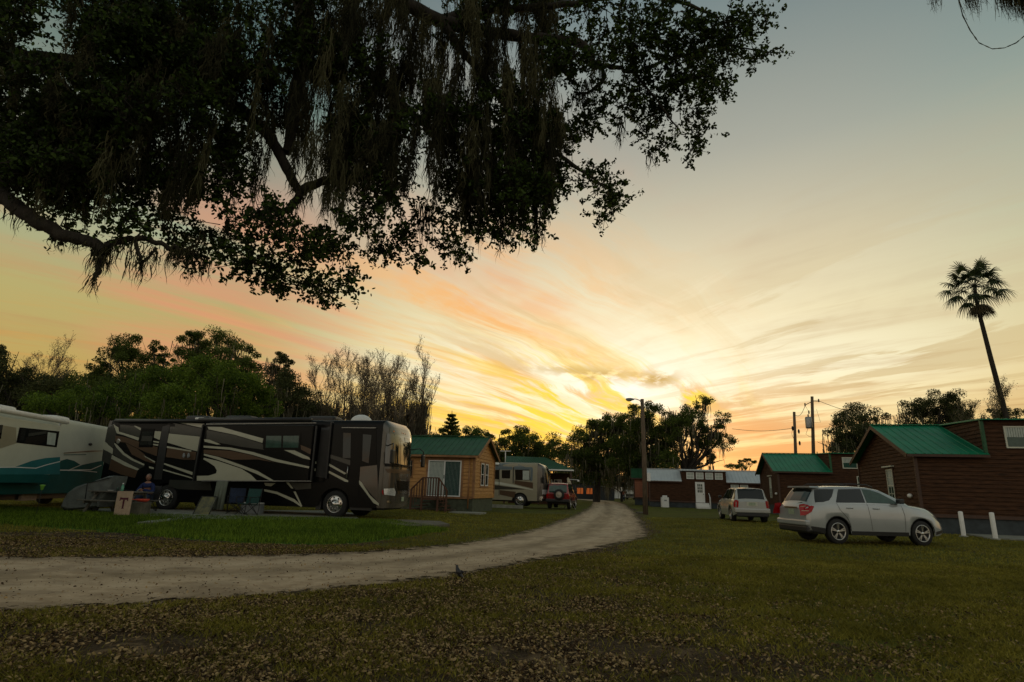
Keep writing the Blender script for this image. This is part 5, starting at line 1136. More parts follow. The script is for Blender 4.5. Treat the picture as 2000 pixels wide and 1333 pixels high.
# ================================================================== VEHICLES
def wheel(root, x, y, r, side, w=0.24, rim='alloy', rimr=None, spokes=5, style='car'):
    """axis along y; side -1 = outer face towards -y"""
    rr = rimr or r*0.66; t = MB(); s = side
    wv = bpy.data.objects.new('wheel', None); COL.objects.link(wv); wv.parent = root; wv.location = (x, y, r); wv.empty_display_size = .1
    t.lathe([(rr, s*0.0), (r*0.93, s*0.005), (r*0.985, -s*0.03), (r, -s*0.06), (r, -s*(w-0.05)), (r*0.97, -s*(w-0.01)), (rr*.9, -s*w), (rr, s*0.0)], 32, 'y'); t.build('tyre', MT['rubber'], wv)
    m = MB()
    m.lathe([(rr*1.0, -s*.002), (rr*1.01, s*.008), (rr*0.93, s*.006), (rr*0.90, -s*.03), (rr*.86, -s*.12)], 32, 'y')
    if style == 'car':
        for k in range(spokes):
            for dv in (-0.13, 0.13):
                a = 2*PI*k/spokes + 0.3; a2 = a + dv
                p = Vector((0.10*rr*math.cos(a), -s*.015, 0.10*rr*math.sin(a))); q = Vector((0.93*rr*math.cos(a2), s*0.0, 0.93*rr*math.sin(a2)))
                m.bar(p, q, 0.022, 0.03)
        m.lathe([(.001, s*.012), (rr*.17, s*.010), (rr*.20, -s*.01)], 16, 'y')
        m.build('rim', MT[rim], wv)
    else:
        m.lathe([(rr*.9, -s*.02), (rr*.62, s*.0), (rr*.42, s*.03), (rr*.38, s*.07), (rr*.001, s*.075)], 32, 'y')
        for k in range(10): a = 2*PI*k/10; m.lathe([(.001, s*.045), (.018, s*.04), (.02, 0)], 6, 'y', (rr*.52*math.cos(a), 0, rr*.52*math.sin(a)))
        m.build('rim', MT[rim], wv)
        h = MB(); 
        for k in range(8): a = 2*PI*k/8+.2; h.lathe([(.001, s*.0), (.032, s*.0)], 8, 'y', (rr*.76*math.cos(a), s*.002, rr*.76*math.sin(a)))
        h.build('vent_holes', MT['satin'], wv)
    d = MB(); d.lathe([(.001, -s*.10), (rr*.9, -s*.10)], 24, 'y'); d.build('brake_disc', MT['satin'], wv)
    return wv

# ---------------------------------------------------------------- motorhome
class Coach:
    def __init__(s, name, label, loc, deg, x0, x1, H, Wd, zb, paint, frontpaint, wheels, D=0.55, cat='motorhome', group=None, wr=0.5):
        s.root = thing(name, label, cat, loc, rad(deg), group); s.fr = Frame(loc, deg); s.x0, s.x1, s.H, s.W, s.zb, s.D = x0, x1, H, Wd, zb, D
        s.wheels = wheels; s.wr = wr; R = 0.22; r0 = s.root
        xs = sorted(set([x0 + (x1-x0)*i/26 for i in range(27)] + [w+dx for w in wheels for dx in np.linspace(-wr-.13, wr+.13, 15)])); xs = [x for x in xs if x0 <= x <= x1]
        def zbot(x):
            z = zb
            for w in wheels:
                d = abs(x-w)
                if d < wr+.12: z = max(z, wr*0.98 + math.sqrt(max(0,(wr+.12)**2-d*d))*0.95)
            return z
        mb = MB(); ring = []
        arc = [(math.cos(a), math.sin(a)) for a in np.linspace(0, PI/2, 6)]
        for x in xs:
            z0 = zbot(x); rb = R if x > x0+0.3 else R
            left = [(0.0, z0), (0.0, max(z0, 1.2)), (0.0, H-R)] + [(R-R*c, H-R+R*s_) for c, s_ in arc[1:]]
            pts = [(x, y, z) for y, z in left] + [(x, Wd-y, z) for y, z in left[::-1]]; ring.append(pts)
        n = len(ring[0]); vs = [p for rg in ring for p in rg]
        mb.add(vs, [(i*n+j, i*n+j+1, (i+1)*n+j+1, (i+1)*n+j) for i in range(len(ring)-1) for j in range(n-1)], True)
        mb.add([p for p in ring[0]], [tuple(range(n))])
        mb.build('body', MT[paint], r0)
        # front cap
        mb = MB(); S_, T_ = 25, 22
        vs = [s.front(-1+2*i/(S_-1), j/(T_-1)) for j in range(T_) for i in range(S_)]
        mb.add(vs, [(j*S_+i, j*S_+i+1, (j+1)*S_+i+1, (j+1)*S_+i) for j in range(T_-1) for i in range(S_-1)], True); mb.build('front_cap', MT[frontpaint], r0)
        mb = MB(); mb.box(x0+.15, x1, .12, Wd-.12, .38, zb+.5) if False else mb.box(x0+.15, x1+.1, .38, Wd-.38, .34, 1.0); mb.build('chassis', MT['satin'], r0)
        for w in wheels:
            ar = MB(); ar.lathe([(wr+.10, .05), (wr+.10, .6)], 24, 'y', (w, 0, wr)); 
            wheel(r0, w, 0.06, wr, -1, .28, 'chrome', wr*.62, style='bus'); wheel(r0, w, Wd-.06, wr, 1, .28, 'chrome', wr*.62, style='bus')
            ms = MB(); ms.box(w-wr-.1, w+wr+.1, .42, .46, .4, 2*wr+.12); ms.build('wheel_well', MT['satin'], r0)
    def front(s, a, t, off=0.0):
        R = 0.22; z = s.zb + t*(s.H-s.zb); hw = s.W/2
        if z > s.H-R: hw = s.W/2 - R + math.sqrt(max(0, R*R-(z-(s.H-R))**2))
        g = 1.0 if t < .72 else math.sqrt(max(0, 1-((t-.72)/.28)**2)); g = g*(1-.0*t)
        g *= (1 - 0.10*max(0, t-.42)/.3) if t > .42 else 1
        dpt = s.D*(max(0, 1-abs(a)**3.2))**0.5*g
        return (s.x1 + dpt + off, s.W/2 - a*hw*(1+off*0.2), z)      # a=+1 is the right hand (camera) side
    def fpatch(s, name, polys, m, off=0.006, parent=None, step=.08):
        for q_ in polys: o_ = decal(name, [q_], lambda a, t: s.front(a, t, off), MT[m], parent or s.root, step)
        return o_
    def px(s, pts, y=0.0): return [(lambda p: (p.x, p.z))(s.fr.pix(px, py, 1, y)) for px, py in pts]
    def side(s, name, pxpolys, m, y=0.0, off=0.006, parent=None, raw=False):
        P = pxpolys if raw else [s.px(p, y) for p in pxpolys]
        H, R = s.H, .22
        def fn(u, z):
            yy = y-off
            if y == 0.0 and z > H-R: z = min(z, H-.02); yy = R - math.sqrt(max(0, R*R-(z-(H-R))**2)) - off
            return (u, yy, z)
        for q_ in P: o_ = decal(name, [q_], fn, MT[m], parent or s.root, .4, False)
        return o_
def Zm(x0, y0, sc): return lambda pts: [(x0+a/sc, y0+b/sc) for a, b in pts]
z5 = Zm(190, 800, 6.348); z2 = Zm(380, 780, 4.348); z7 = Zm(560, 800, 5.794)

bz = float(zg(-8, 23)); C1 = Coach('motorhome', 'long black motorhome with cream and tan swooping stripes parked at left', Vector((-6.4, 22.3, bz)), -12, -10.45, 1.70, 3.62, 2.5, .42, 'black', 'bronze', [-7.28, 0.0], D=.46, wr=.5, group=None)
R0 = C1.root
S = lambda name, polys, m, **k: C1.side(name, polys, m, **k)
S('grey_panel', [z5([(150,140),(280,140),(240,290),(215,420),(200,490),(95,400),(128,230)]), z5([(285,190),(455,205),(550,265),(520,345),(285,275)]),
   z5([(220,440),(320,562),(450,640),(590,705),(515,742),(400,680),(192,560)]), z5([(905,160),(1300,240),(1288,335),(893,297)]), z5([(75,492),(190,560),(180,600),(160,690),(55,640)])], 'swgray', off=.004)
S('tan_panel', [z5([(225,325),(330,340),(520,400),(750,470),(740,580),(600,530),(350,410),(225,400)]), z5([(175,615),(350,705),(500,760),(470,850),(300,810),(140,745)]), z5([(870,480),(1000,492),(1230,530),(1215,625),(1080,625),(850,590)]),
   z5([(350,415),(500,490),(590,560),(600,590),(735,680),(590,640),(430,560)])], 'swtan', off=.005)
S('cream_stripe', [z5([(205,190),(265,225),(270,275),(520,350),(512,388),(330,320),(243,297)]), z5([(455,205),(480,205),(550,235),(545,262),(520,250)]), z5([(215,415),(260,450),(340,540),(450,615),(590,680),(580,698),(430,633),(320,562),(240,475),(213,430)]),
   z5([(640,705),(705,720),(700,742),(645,727)]), z5([(575,570),(720,645),(716,663),(590,587)]), z5([(95,405),(200,490),(190,555),(75,490)]), z5([(185,565),(400,680),(522,740),(500,757),(350,703),(173,612)]),
   z5([(715,270),(795,275),(775,380),(705,350)]), z5([(695,390),(770,400),(765,418),(690,405)]), z5([(685,425),(760,435),(755,455),(685,440)]), z5([(980,160),(1330,178),(1320,232)]),
   z5([(890,300),(1285,340),(1240,520),(1120,490),(1000,450),(870,412)]), z5([(865,455),(1170,510),(1165,526),(865,477)]), z5([(825,663),(1185,778),(1180,815),(825,682)]), z5([(815,740),(1165,840),(1190,862),(815,757)])], 'swcream', off=.008)
S('lower_panel', [z5([(900,872),(1400,890),(1420,1005),(1000,990),(880,950)])], 'swgray', off=.006)
# tall dark seam panel and bedroom window
S('awning_panel', [z5([(820,150),(905,155),(800,870),(700,870)])], 'satin', off=.012)
w = C1.side('window', [z5([(545,235),(712,240),(690,470),(515,470)])], 'black', off=.014); C1.side('pane', [z5([(560,275),(700,280),(685,445),(530,440)])], 'glass', off=.018, parent=w); C1.side('blind', [z5([(562,330),(690,334),(680,395),(545,392)])], 'swgray', off=.021, parent=w)
# slide-out room
sy = -0.42; q = C1.px([(396,829),(613,829),(607,941),(374,940)], sy); sx0, sx1, sz0, sz1 = q[3][0]+.05, q[1][0], q[2][1], q[0][1]
mb = MB(); mb.bev(sx0, sx1, sy, 0.3, sz0, min(sz1, 3.45), .035); so_ = mb.build('slide_out', MT['black'], R0)
SL = lambda name, polys, m, off=.006, parent=so_: C1.side(name, polys, m, y=sy, off=off, parent=parent)
SL('grey_panel', [z2([(105,262),(340,307),(580,380),(590,430),(400,405),(100,350)])], 'swgray', .004)
SL('tan_panel', [z2([(78,430),(300,438),(480,476),(680,538),(830,565),(540,512),(330,515),(200,485),(78,458)])], 'swtan', .005)
SL('tan_patch', [z2([(900,388),(990,425),(985,470),(905,428)])], 'swtan', .005)
SL('cream_stripe', [z2([(112,235),(230,237),(330,265),(585,335),(577,372),(340,302),(120,257)]), z2([(82,340),(130,345),(225,385),(190,386),(87,362)]), z2([(78,395),(300,410),(500,450),(700,510),(975,572),(972,588),(680,530),(480,470),(300,430),(78,412)]),
    z2([(80,463),(200,490),(400,560),(540,612),(690,700),(660,700),(520,632),(380,577),(190,512),(80,478)]), z2([(80,498),(200,525),(400,592),(480,642),(530,692),(20,692),(20,652),(120,650),(185,630),(190,605),(170,570),(110,530),(75,512)]),
    z2([(760,432),(850,435),(975,495),(985,516),(920,502)])], 'swcream', .008)
SL('trim_line', [z2([(60,688),(1000,693),(1000,699),(60,697)]), z2([(100,208),(1035,198),(1035,205),(100,215)])], 'steel', .012)
w = SL('window', [z2([(597,283),(905,280),(900,425),(583,425)])], 'black', .014); SL('pane', [z2([(612,312),(740,312),(738,412),(605,412)]), z2([(755,312),(890,311),(882,412),(752,412)])], 'glassgreen', .018, w)
# awning roll and arms
pr_ = C1.px([(218,822),(735,813)], -.1)
mb = MB(); mb.tube([(pr_[0][0]+.2,-.10,3.50),(-5.9,-.10,3.52)], .07, 10); mb.tube([(-5.85,-.50,3.52),(-1.0,-.50,3.55)], .085, 10); mb.build('awning_roll', MT['satin'], R0)
for p0, p1 in (((397,832),(378,940)),((619,832),(608,940)),((648,822),(637,935))):
    a, b = C1.px([p0, p1], sy-.04 if p0[0] < 640 else -.06); yy = sy-.05 if p0[0] < 640 else -.05; mb = MB(); mb.bar((a[0],yy,min(a[1],3.5)),(b[0],yy,b[1]), .06, .07); mb.build('awning_arm', MT['satin'], R0)
S('grey_column', [z2([(1085,180),(1180,190),(1130,670),(1030,660)])], 'satin', off=.02)
# right hand front part: stripes, door
S('cream_stripe', [z2([(1005,520),(1035,530),(1035,550),(1005,545)]), z2([(1000,580),(1030,590),(1028,612),(1000,600)]), z2([(1145,547),(1290,630),(1275,640),(1142,567)]), z2([(1142,608),(1305,690),(1305,705),(1280,702),(1140,627)]),
   z2([(592,710),(690,715),(650,740),(602,735)]), z2([(592,765),(700,785),(850,850),(915,910),(905,915),(840,872),(700,807),(592,782)]), z2([(840,785),(860,785),(915,908),(900,900)]), z2([(775,705),(800,705),(840,760),(822,758)])], 'swcream', off=.008)
S('tan_panel', [z2([(1150,470),(1330,522),(1330,565),(1150,500)]), z2([(790,705),(990,712),(990,760),(860,770)])], 'swgray', off=.005)
S('bronze_panel', [z2([(1408,575),(1550,560),(1562,880),(1400,690)])], 'bronze', off=.006)
S('cream_stripe', [z2([(1398,690),(1420,708),(1490,815),(1565,885),(1565,905),(1520,882),(1400,722)])], 'swcream', off=.010)
dr = C1.side('door', [z2([(1335,262),(1545,262),(1545,560),(1400,575),(1395,840),(1310,845)])], 'black', off=.012)
C1.side('door_window', [z2([(1432,298),(1505,305),(1480,545),(1425,525)])], 'glass', off=.020, parent=dr)
S('window', [z2([(1265,285),(1330,290),(1325,500),(1260,500)])], 'glass', off=.016)
mb = MB(); a, b = C1.px([z2([(1305,575)])[0], z2([(1290,670)])[0]], -.06); mb.tube([(a[0],-.02,a[1]),(a[0],-.08,a[1]),(b[0],-.08,b[1]),(b[0],-.02,b[1])], .015, 6); mb.build('handle', MT['chrome'], dr)
a, b = C1.px([z2([(1255,243)])[0], z2([(1545,243)])[0]], 0.0); mb = MB(); mb.box(a[0],b[0],-.06,.0,a[1]-.015,a[1]+.015); mb.build('drip_rail', MT['steel'], R0)
mb = MB(); mb.ellipsoid((-9.95,-.005,3.02-.35),(.10,.012,.10)); mb.build('emblem', MT['chrome'], R0)
# roof kit
for xx, yy, lx, nm, m in ((-7.2,.9,.55,'air_conditioner','satin'),(-5.15,.8,.6,'air_conditioner','satin'),(-1.35,.8,.6,'air_conditioner','satin')):
    mb = MB(); mb.bev(xx-lx, xx+lx, yy, yy+.7, 3.60, 3.86, .10); mb.build(nm, MT[m], R0)
mb = MB(); mb.ellipsoid((.35,.9,3.62),(.42,.42,.30)); mb.build('satellite_dome', MT['white'], R0)
for xx in (-6.6,-4.3): mb = MB(); mb.bev(xx-.2, xx+.2, .35, .75, 3.60, 3.72, .04); mb.build('roof_vent', MT['white'], R0)
# front: windshield, lights, grille
ws = C1.fpatch('windshield', [[(-.965,.50),(.965,.50),(.97,.66),(.95,.845),(-.95,.845),(-.97,.66)]], 'windshield', .010)
C1.fpatch('windshield_frame', [[(-.96,.465),(.96,.465),(.96,.50),(-.96,.50)], [(-.015,.50),(.015,.50),(.015,.83),(-.015,.83)]], 'black', .014, ws)
C1.fpatch('brow', [[(-.90,.845),(.90,.845),(.82,.93),(-.82,.93)]], 'bronze', .012)
C1.fpatch('marker_light', [[(a-.035,.868),(a+.035,.868),(a+.035,.885),(a-.035,.885)] for a in (-.7,-.15,0,.15,.7)], 'amber', .02)
C1.fpatch('bronze_hood', [[(-.97,.0),(.97,.0),(.97,.46),(-.97,.46)]], 'bronze', .004)
for sgn in (1,-1):
    C1.fpatch('headlight', [[(sgn*.55,.135),(sgn*.93,.150),(sgn*.95,.215),(sgn*.62,.225),(sgn*.52,.18)]], 'lens', .02); C1.fpatch('turn_signal', [[(sgn*.95,.14),(sgn*.975,.17),(sgn*.975,.20),(sgn*.955,.20)]], 'lens_red', .02)
    C1.fpatch('fog_lamp', [[(sgn*.70,.055),(sgn*.86,.065),(sgn*.86,.085),(sgn*.70,.085)]], 'chrome', .02)
C1.fpatch('grille', [[(-.42,.20),(.42,.20),(.50,.31),(-.50,.31)]], 'black', .012)
C1.fpatch('grille_trim', [[(-.45,.165),(.45,.165),(.60,.29),(.545,.30),(.42,.195),(-.42,.195),(-.545,.30),(-.60,.29)], [(-.50,.31),(.50,.31),(.50,.325),(-.50,.325)]], 'chrome', .025)
C1.fpatch('number_plate', [[(-.10,.075),(.10,.075),(.10,.125),(-.10,.125)]], 'plate', .02)
C1.fpatch('cream_band', [[(-.9,.395),(.9,.395),(.95,.44),(-.95,.44)]], 'swtan', .008)
for sgn, yy in ((1, -.35), (-1, 2.85)):
    mb = MB(); p = Vector(C1.front(sgn*.93, .70, .0)); q = Vector((p.x+.42, yy-0, 2.62)); mb.tube([p, (p+q)/2+Vector((.12,0,.10)), q, q-Vector((0,0,.28))], .022, 6); mb.bev(q.x-.06, q.x+.06, q.y-.13, q.y+.13, q.z-.62, q.z-.12, .04); mb.build('mirror', MT['satin'], R0)
for a0, a1 in ((-.1,.62),(-.2,-.80)):
    mb = MB(); p = Vector(C1.front(a0, .485, .05)); q = Vector(C1.front(a1, .505, .06)); mb.bar(p, q, .03); mb.bar(Vector(C1.front((a0+a1)/2,.44,.03)), (p+q)/2, .025); mb.build('wiper', MT['satin'], R0)
mb = MB(); mb.box(-.75,-.55,.05,.4,.28,.95); mb.box(.62,1.5,.05,.5,.32,.6); mb.build('mud_flap', MT['satin'], R0)

# white and teal motorhome
C2 = Coach('motorhome', 'white motorhome with teal lower panels and rolled awning at the left edge', Vector((-17.05, 20.0, float(zg(-17,22)))), 98.4, -7.0, 9.0, 3.42, 2.5, .55, 'cream', 'cream', [-1.5, 7.0], wr=.5)
C2.root['label'] = 'white motorhome with teal lower panels and rolled awning at the left edge'
z1 = Zm(0, 780, 4.762)
S = lambda name, polys, m, **k: C2.side(name, polys, m, **k)
C2.side('teal_skirt', [[(-7.0,.55),(8.98,.55),(8.98,1.36),(6,1.40),(3.5,1.42),(-7,1.36)]], 'teal', raw=True)
S('teal_swoosh', [z1([(556,690),(556,575),(620,556),(690,575),(745,610),(640,655),(600,690)]), z1([(640,690),(650,660),(760,612),(900,582),(960,572),(960,700)])], 'teal', off=.010)
S('white_pinstripe', [z1([(556,656),(640,656),(760,662),(900,676),(900,682),(760,668),(556,664)]), z1([(640,655),(840,654),(940,612),(940,618),(840,661),(640,661)])], 'white', off=.013)
S('teal_pinstripe', [z1([(-900,560),(0,570),(250,578),(250,585),(-900,570)]), z1([(590,515),(800,512),(800,518),(590,522)]), z1([(130,640),(330,636),(550,583),(550,590),(330,650),(130,648)])], 'teal', off=.012)
S('orange_pinstripe', [z1([(590,498),(850,478),(1000,480),(850,490),(590,506)])], 'swtan', off=.012)
sy = -.40; q = C2.px([(-260,800),(117,842),(112,900),(-260,900)], sy)
mb = MB(); mb.bev(-6.0, q[1][0]+.0, sy, .2, .95, 3.05, .04); so_ = mb.build('slide_out', MT['cream'], C2.root)
C2.side('beige_panel', [z1([(-900,150),(0,240),(150,265),(150,410),(0,460),(-900,560)])], 'beige', y=sy, parent=so_)
w = C2.side('window', [z1([(180,262),(550,300),(525,448),(150,405)])], 'black', y=sy, off=.012, parent=so_); C2.side('pane', [z1([(195,275),(430,300),(415,425),(170,400)])], 'glass', y=sy, off=.016, parent=w); C2.side('curtain', [z1([(440,308),(520,318),(505,430),(430,420)])], 'blind', y=sy, off=.018, parent=w)
C2.side('window', [z1([(-900,190),(25,240),(5,370),(-900,330)])], 'glass', y=sy, off=.012, parent=so_)
C2.side('teal_swoosh', [z1([(-300,700),(-300,640),(130,632),(300,572),(420,548),(556,538),(556,700)])], 'tealmid', y=sy, off=.010, parent=so_)
C2.side('white_pinstripe', [z1([(-300,636),(130,628),(330,638),(440,604),(556,576),(556,584),(440,612),(330,646),(130,637),(-300,644)])], 'white', y=sy, off=.014, parent=so_)
C2.side('skirt_band', [[(-6,.95),(q[1][0]-.02,.95),(q[1][0]-.02,1.25),(-6,1.25)]], 'teal', y=sy, off=.008, parent=so_, raw=True)
mb = MB(); mb.tube([(-6.4,-.45,3.22),(q[1][0]+.25,-.45,3.22)], .09, 10); mb.build('awning_roll', MT['white'], C2.root)
mb = MB(); mb.bar((q[1][0]+.12,-.30,3.2),(q[1][0]+.12,-.08,1.2),.07,.05); mb.build('awning_arm', MT['white'], C2.root)
for xx in (1.2,4.6): mb = MB(); mb.bev(xx-.5, xx+.5, .9, 1.6, 3.40, 3.62, .1); mb.build('air_conditioner', MT['white'], C2.root)
mb = MB(); mb.box(2.0,2.9,.3,.5,.30,.55); mb.build('step_box', MT['canvas'], C2.root)
mb = MB(); mb.ellipsoid((5.2,-.01,2.55),(.14,.03,.06)); mb.build('porch_light', MT['satin'], C2.root)

# tan motorhome beyond the orange cabin
C3 = Coach('motorhome', 'tan and blue grey motorhome parked beyond the orange cabin', Vector((.90, 43.2, .08)), -13, -7.5, 1.25, 3.12, 2.4, .45, 'beige', 'bronze', [-5.0, 0.0], D=.75, wr=.46)
z3 = Zm(950, 880, 11.108)
S = lambda name, polys, m, **k: C3.side(name, polys, m, **k)
S('blue_grey_panel', [z3([(-600,285),(560,280),(560,420),(-600,420)]), z3([(600,265),(975,265),(1010,420),(1000,650),(955,690),(955,420),(600,415)])], 'bluegrey')
S('cream_stripe', [z3([(-500,600),(300,690),(560,740),(1010,850),(1010,865),(800,825),(560,790),(300,750),(-500,640)])], 'cream', off=.010)
S('brown_panel', [z3([(-500,760),(300,760),(620,800),(1010,870),(1010,830),(700,760),(1010,800),(1010,700),(700,660),(600,660),(600,700),(300,690),(-500,640)])][:0] + [z3([(150,750),(620,810),(860,850),(150,850)])], 'swgray', off=.008)
S('tan_panel', [z3([(610,650),(1010,700),(1010,830),(610,730)]), z3([(290,860),(640,900),(600,1030),(290,960)])], 'swtan', off=.007)
for pl2 in ([(-160,440),(-20,440),(-20,620),(-160,620)], [(170,425),(275,425),(270,630),(170,620)], [(335,430),(520,430),(515,610),(335,605)], [(620,420),(935,420),(955,650),(630,645)]):
    w = S('window', [z3(pl2)], 'glass', off=.014)
S('curtain', [z3([(790,440),(930,440),(935,640),(790,640)])], 'blind', off=.018, parent=w)
S('door_seam', [z3([(272,400),(285,400),(280,980),(270,980)]), z3([(575,265),(600,265),(590,720),(572,720)])], 'satin', off=.016)
mb = MB(); mb.tube([(-7.3,-.08,2.98),(-1.6,-.08,2.98)], .08, 8); mb.build('awning_roll', MT['white'], C3.root)
C3.fpatch('windshield', [[(-.93,.46),(.93,.46),(.90,.86),(-.90,.86)]], 'glass', .01); C3.fpatch('grille', [[(-.5,.22),(.5,.22),(.55,.36),(-.55,.36)]], 'satin', .012)
for sgn in (1,-1): C3.fpatch('headlight', [[(sgn*.62,.18),(sgn*.93,.18),(sgn*.93,.30),(sgn*.62,.30)]], 'lens', .02)
C3.fpatch('bumper', [[(-.99,.02),(.99,.02),(.99,.12),(-.99,.12)]], 'chrome', .04)
mb = MB(); mb.bev(-4.9,-3.2,.7,1.5,3.1,3.42,.12); mb.build('air_conditioner', MT['satin'], C3.root); mb = MB(); mb.tube([(-1.35,.8,3.1),(-1.35,.8,3.95)], .035, 6); mb.bar((-1.75,.8,3.98),(-.95,.8,3.98),.06,.05); mb.build('antenna', MT['white'], C3.root)
for sgn, yy in ((1,-.25),): mb = MB(); p = Vector(C3.front(.95,.6)); mb.tube([p, p+Vector((.25,-.25,.1))], .02, 5); mb.bev(p.x+.2,p.x+.3,p.y-.38,p.y-.18,p.z-.35,p.z+.05,.03); mb.build('mirror', MT['satin'], C3.root)
mb = MB(); mb.box(-6,.4,-.9,-.7,-.08,.14); o = mb.build('parking_kerb', MT['concrete'], None); o.location = C3.root.location; o.rotation_euler = C3.root.rotation_euler; tag(o, 'low concrete kerb on the grass beside the tan motorhome', 'kerb')

# white motorhome far off, seen from the front
P_ = at_Y(1232, 978, 108); C4 = Coach('motorhome', 'small distant white motorhome facing the camera at the end of the road', Vector((P_.x-1.15, 109, 0)), -84, -7.0, 0.0, 3.1, 2.5, .45, 'white', 'white', [-5, -.9], D=.5, wr=.42)
C4.fpatch('windshield', [[(-.8,.46),(.45,.46),(.45,.72),(-.8,.72)]], 'glass', .02); C4.fpatch('grille', [[(-.9,.02),(.7,.02),(.7,.22),(-.9,.22)]], 'satin', .02); C4.fpatch('green_panel', [[(.55,.25),(.98,.25),(.98,.36),(.55,.36)]], 'teal', .03); C4.fpatch('window', [[(.6,.48),(.9,.48),(.9,.7),(.6,.7)]], 'glass', .02)

# ---------------------------------------------------------------- cars
def interp(tab, x): return float(np.interp(x, [a for a, b in tab], [b for a, b in tab]))
class Car:
    def __init__(s, name, label, loc, deg, Lc, prof, belt, hwb, hws, hwr, ax, wr, zb, paint, cat, group=None, spokes=5, rimr=None, gw=0.06):
        s.__dict__.update(L=Lc, prof=prof, belt=belt, hwb=hwb, hws=hws, hwr=hwr, ax=ax, wr=wr)
        s.root = thing(name, label, cat, loc, rad(deg), group); s.fr = Frame(loc, deg)
        xs = set(np.linspace(0, Lc, 60)) | {0.03, 0.07, Lc-.03, Lc-.08} | {a+d for a in ax for d in np.linspace(-wr-.07, wr+.07, 19)} | {a for a, b in prof}
        xs = sorted(x for x in xs if 0 <= x <= Lc)
        def zbot(x):
            z = zb + .10*max(0, 1-x/.5) + .12*max(0, 1-(Lc-x)/.35)
            for a in ax:
                d = abs(x-a)
                if d < wr+.065: z = max(z, wr + math.sqrt((wr+.065)**2-d*d))
            return z
        s.zbot = zbot
        secs = []
        for x in xs:
            h = s.section(x, zbot(x)); secs.append([(x, -y, z) for y, z in h] + [(x, y, z) for y, z in h[::-1][1:]])
        n = len(secs[0]); mb = MB(); mb.add([p for q in secs for p in q], [(i*n+j, i*n+j+1, (i+1)*n+j+1, (i+1)*n+j) for i in range(len(secs)-1) for j in range(n-1)], True)
        mb.add(secs[0], [tuple(range(n))]); mb.add(secs[-1], [tuple(range(n))[::-1]])
        s.body = mb.build('body', MT[paint], s.root)
        # soft shoulders: split normals only at sharp folds
        mb = MB(); W_ = max(b for a, b in hws)
        mb.box(.30, Lc-.35, -W_+.30, W_-.30, zb-.04, zb+.35); mb.box(.4, Lc-.5, -W_+.26, -W_+.30, zb, .85); mb.box(.4, Lc-.5, W_-.30, W_-.26, zb, .85); mb.build('underbody', MT['satin'], s.root)
        for a in ax:
            wheel(s.root, a, -W_+.03, wr, -1, .23, 'alloy', rimr, spokes); wheel(s.root, a, W_-.03, wr, 1, .23, 'alloy', rimr, spokes)
        # wheel arch lips
        for a in ax:
            for sg in (-1, 1):
                mb = MB(); pts = [(a+(wr+.068)*math.cos(t), sg*(s.sy(a+(wr+.068)*math.cos(t), wr+(wr+.068)*math.sin(t))-.01), wr+(wr+.068)*math.sin(t)) for t in np.linspace(.02*PI, .98*PI, 18)]
                mb.tube(pts, .013, 5); mb.build('arch_lip', MT['satin'], s.root)
    def section(s, x, z0):
        zt = interp(s.prof, x); zbel = min(interp(s.belt, x), zt-.03); b, m, r = interp(s.hwb, x), interp(s.hws, x), interp(s.hwr, x)
        mid = max(z0+.02, .55*zbel); up = max(mid+.02, .80*zbel); zb2 = max(up+.01, zbel-.05); zbel = max(zbel, zb2+.01); zre = max(zt-.055, zbel+.01)
        return [(m*.955, z0), (m*.985, max(z0+.01, .38*zbel)), (m, mid), (m*.995, up), (b+.022, zb2), (b, zbel), ((b*.45+r*.55), zbel+(zre-zbel)*.55), (r, zre), (r*.86, zt-.022), (r*.5, zt-.006), (0, max(zt, zre+.01))]
    def sy(s, x, z):
        h = s.section(x, 0.2); h = [(0.2, h[0][0])] + [(p[1], p[0]) for p in h[1:8]]
        return float(np.interp(z, [a for a, b in h], [b for a, b in h]))
    def side(s, name, polys, m, off=.006, sides=(-1, 1), parent=None):
        o = None
        for sg, q_ in [(a_, b_) for a_ in sides for b_ in polys]: o = decal(name, [q_], lambda u, v, sg=sg: (u, sg*(s.sy(u, v)+off), v), MT[m], parent or s.root, .07)
        return o
    def top(s, name, pts, m, off=.008, parent=None):
        """polygon in (x, fraction across); lies on the upper shell"""
        def fn(u, a):
            r = interp(s.hwr, u); zt = interp(s.prof, u); f = abs(a); z = zt - (0.0 if f < .5 else .006+.016*min(1, (f-.5)/.36)) - (0.033*(f-.86)/.14 if f > .86 else 0)
            return (u-.35*off, a*r, z+off)
        return decal(name, [pts], fn, MT[m], parent or s.root, .06)
    def rear(s, name, polys, m, off=.01, parent=None): return decal(name, polys, lambda y, z: (-off - 0.0, y, z), MT[m], parent or s.root, .2)
    def rear_wrap(s, name, polys, m, off=.008, parent=None): return s.rear(name, polys, m, off, parent)
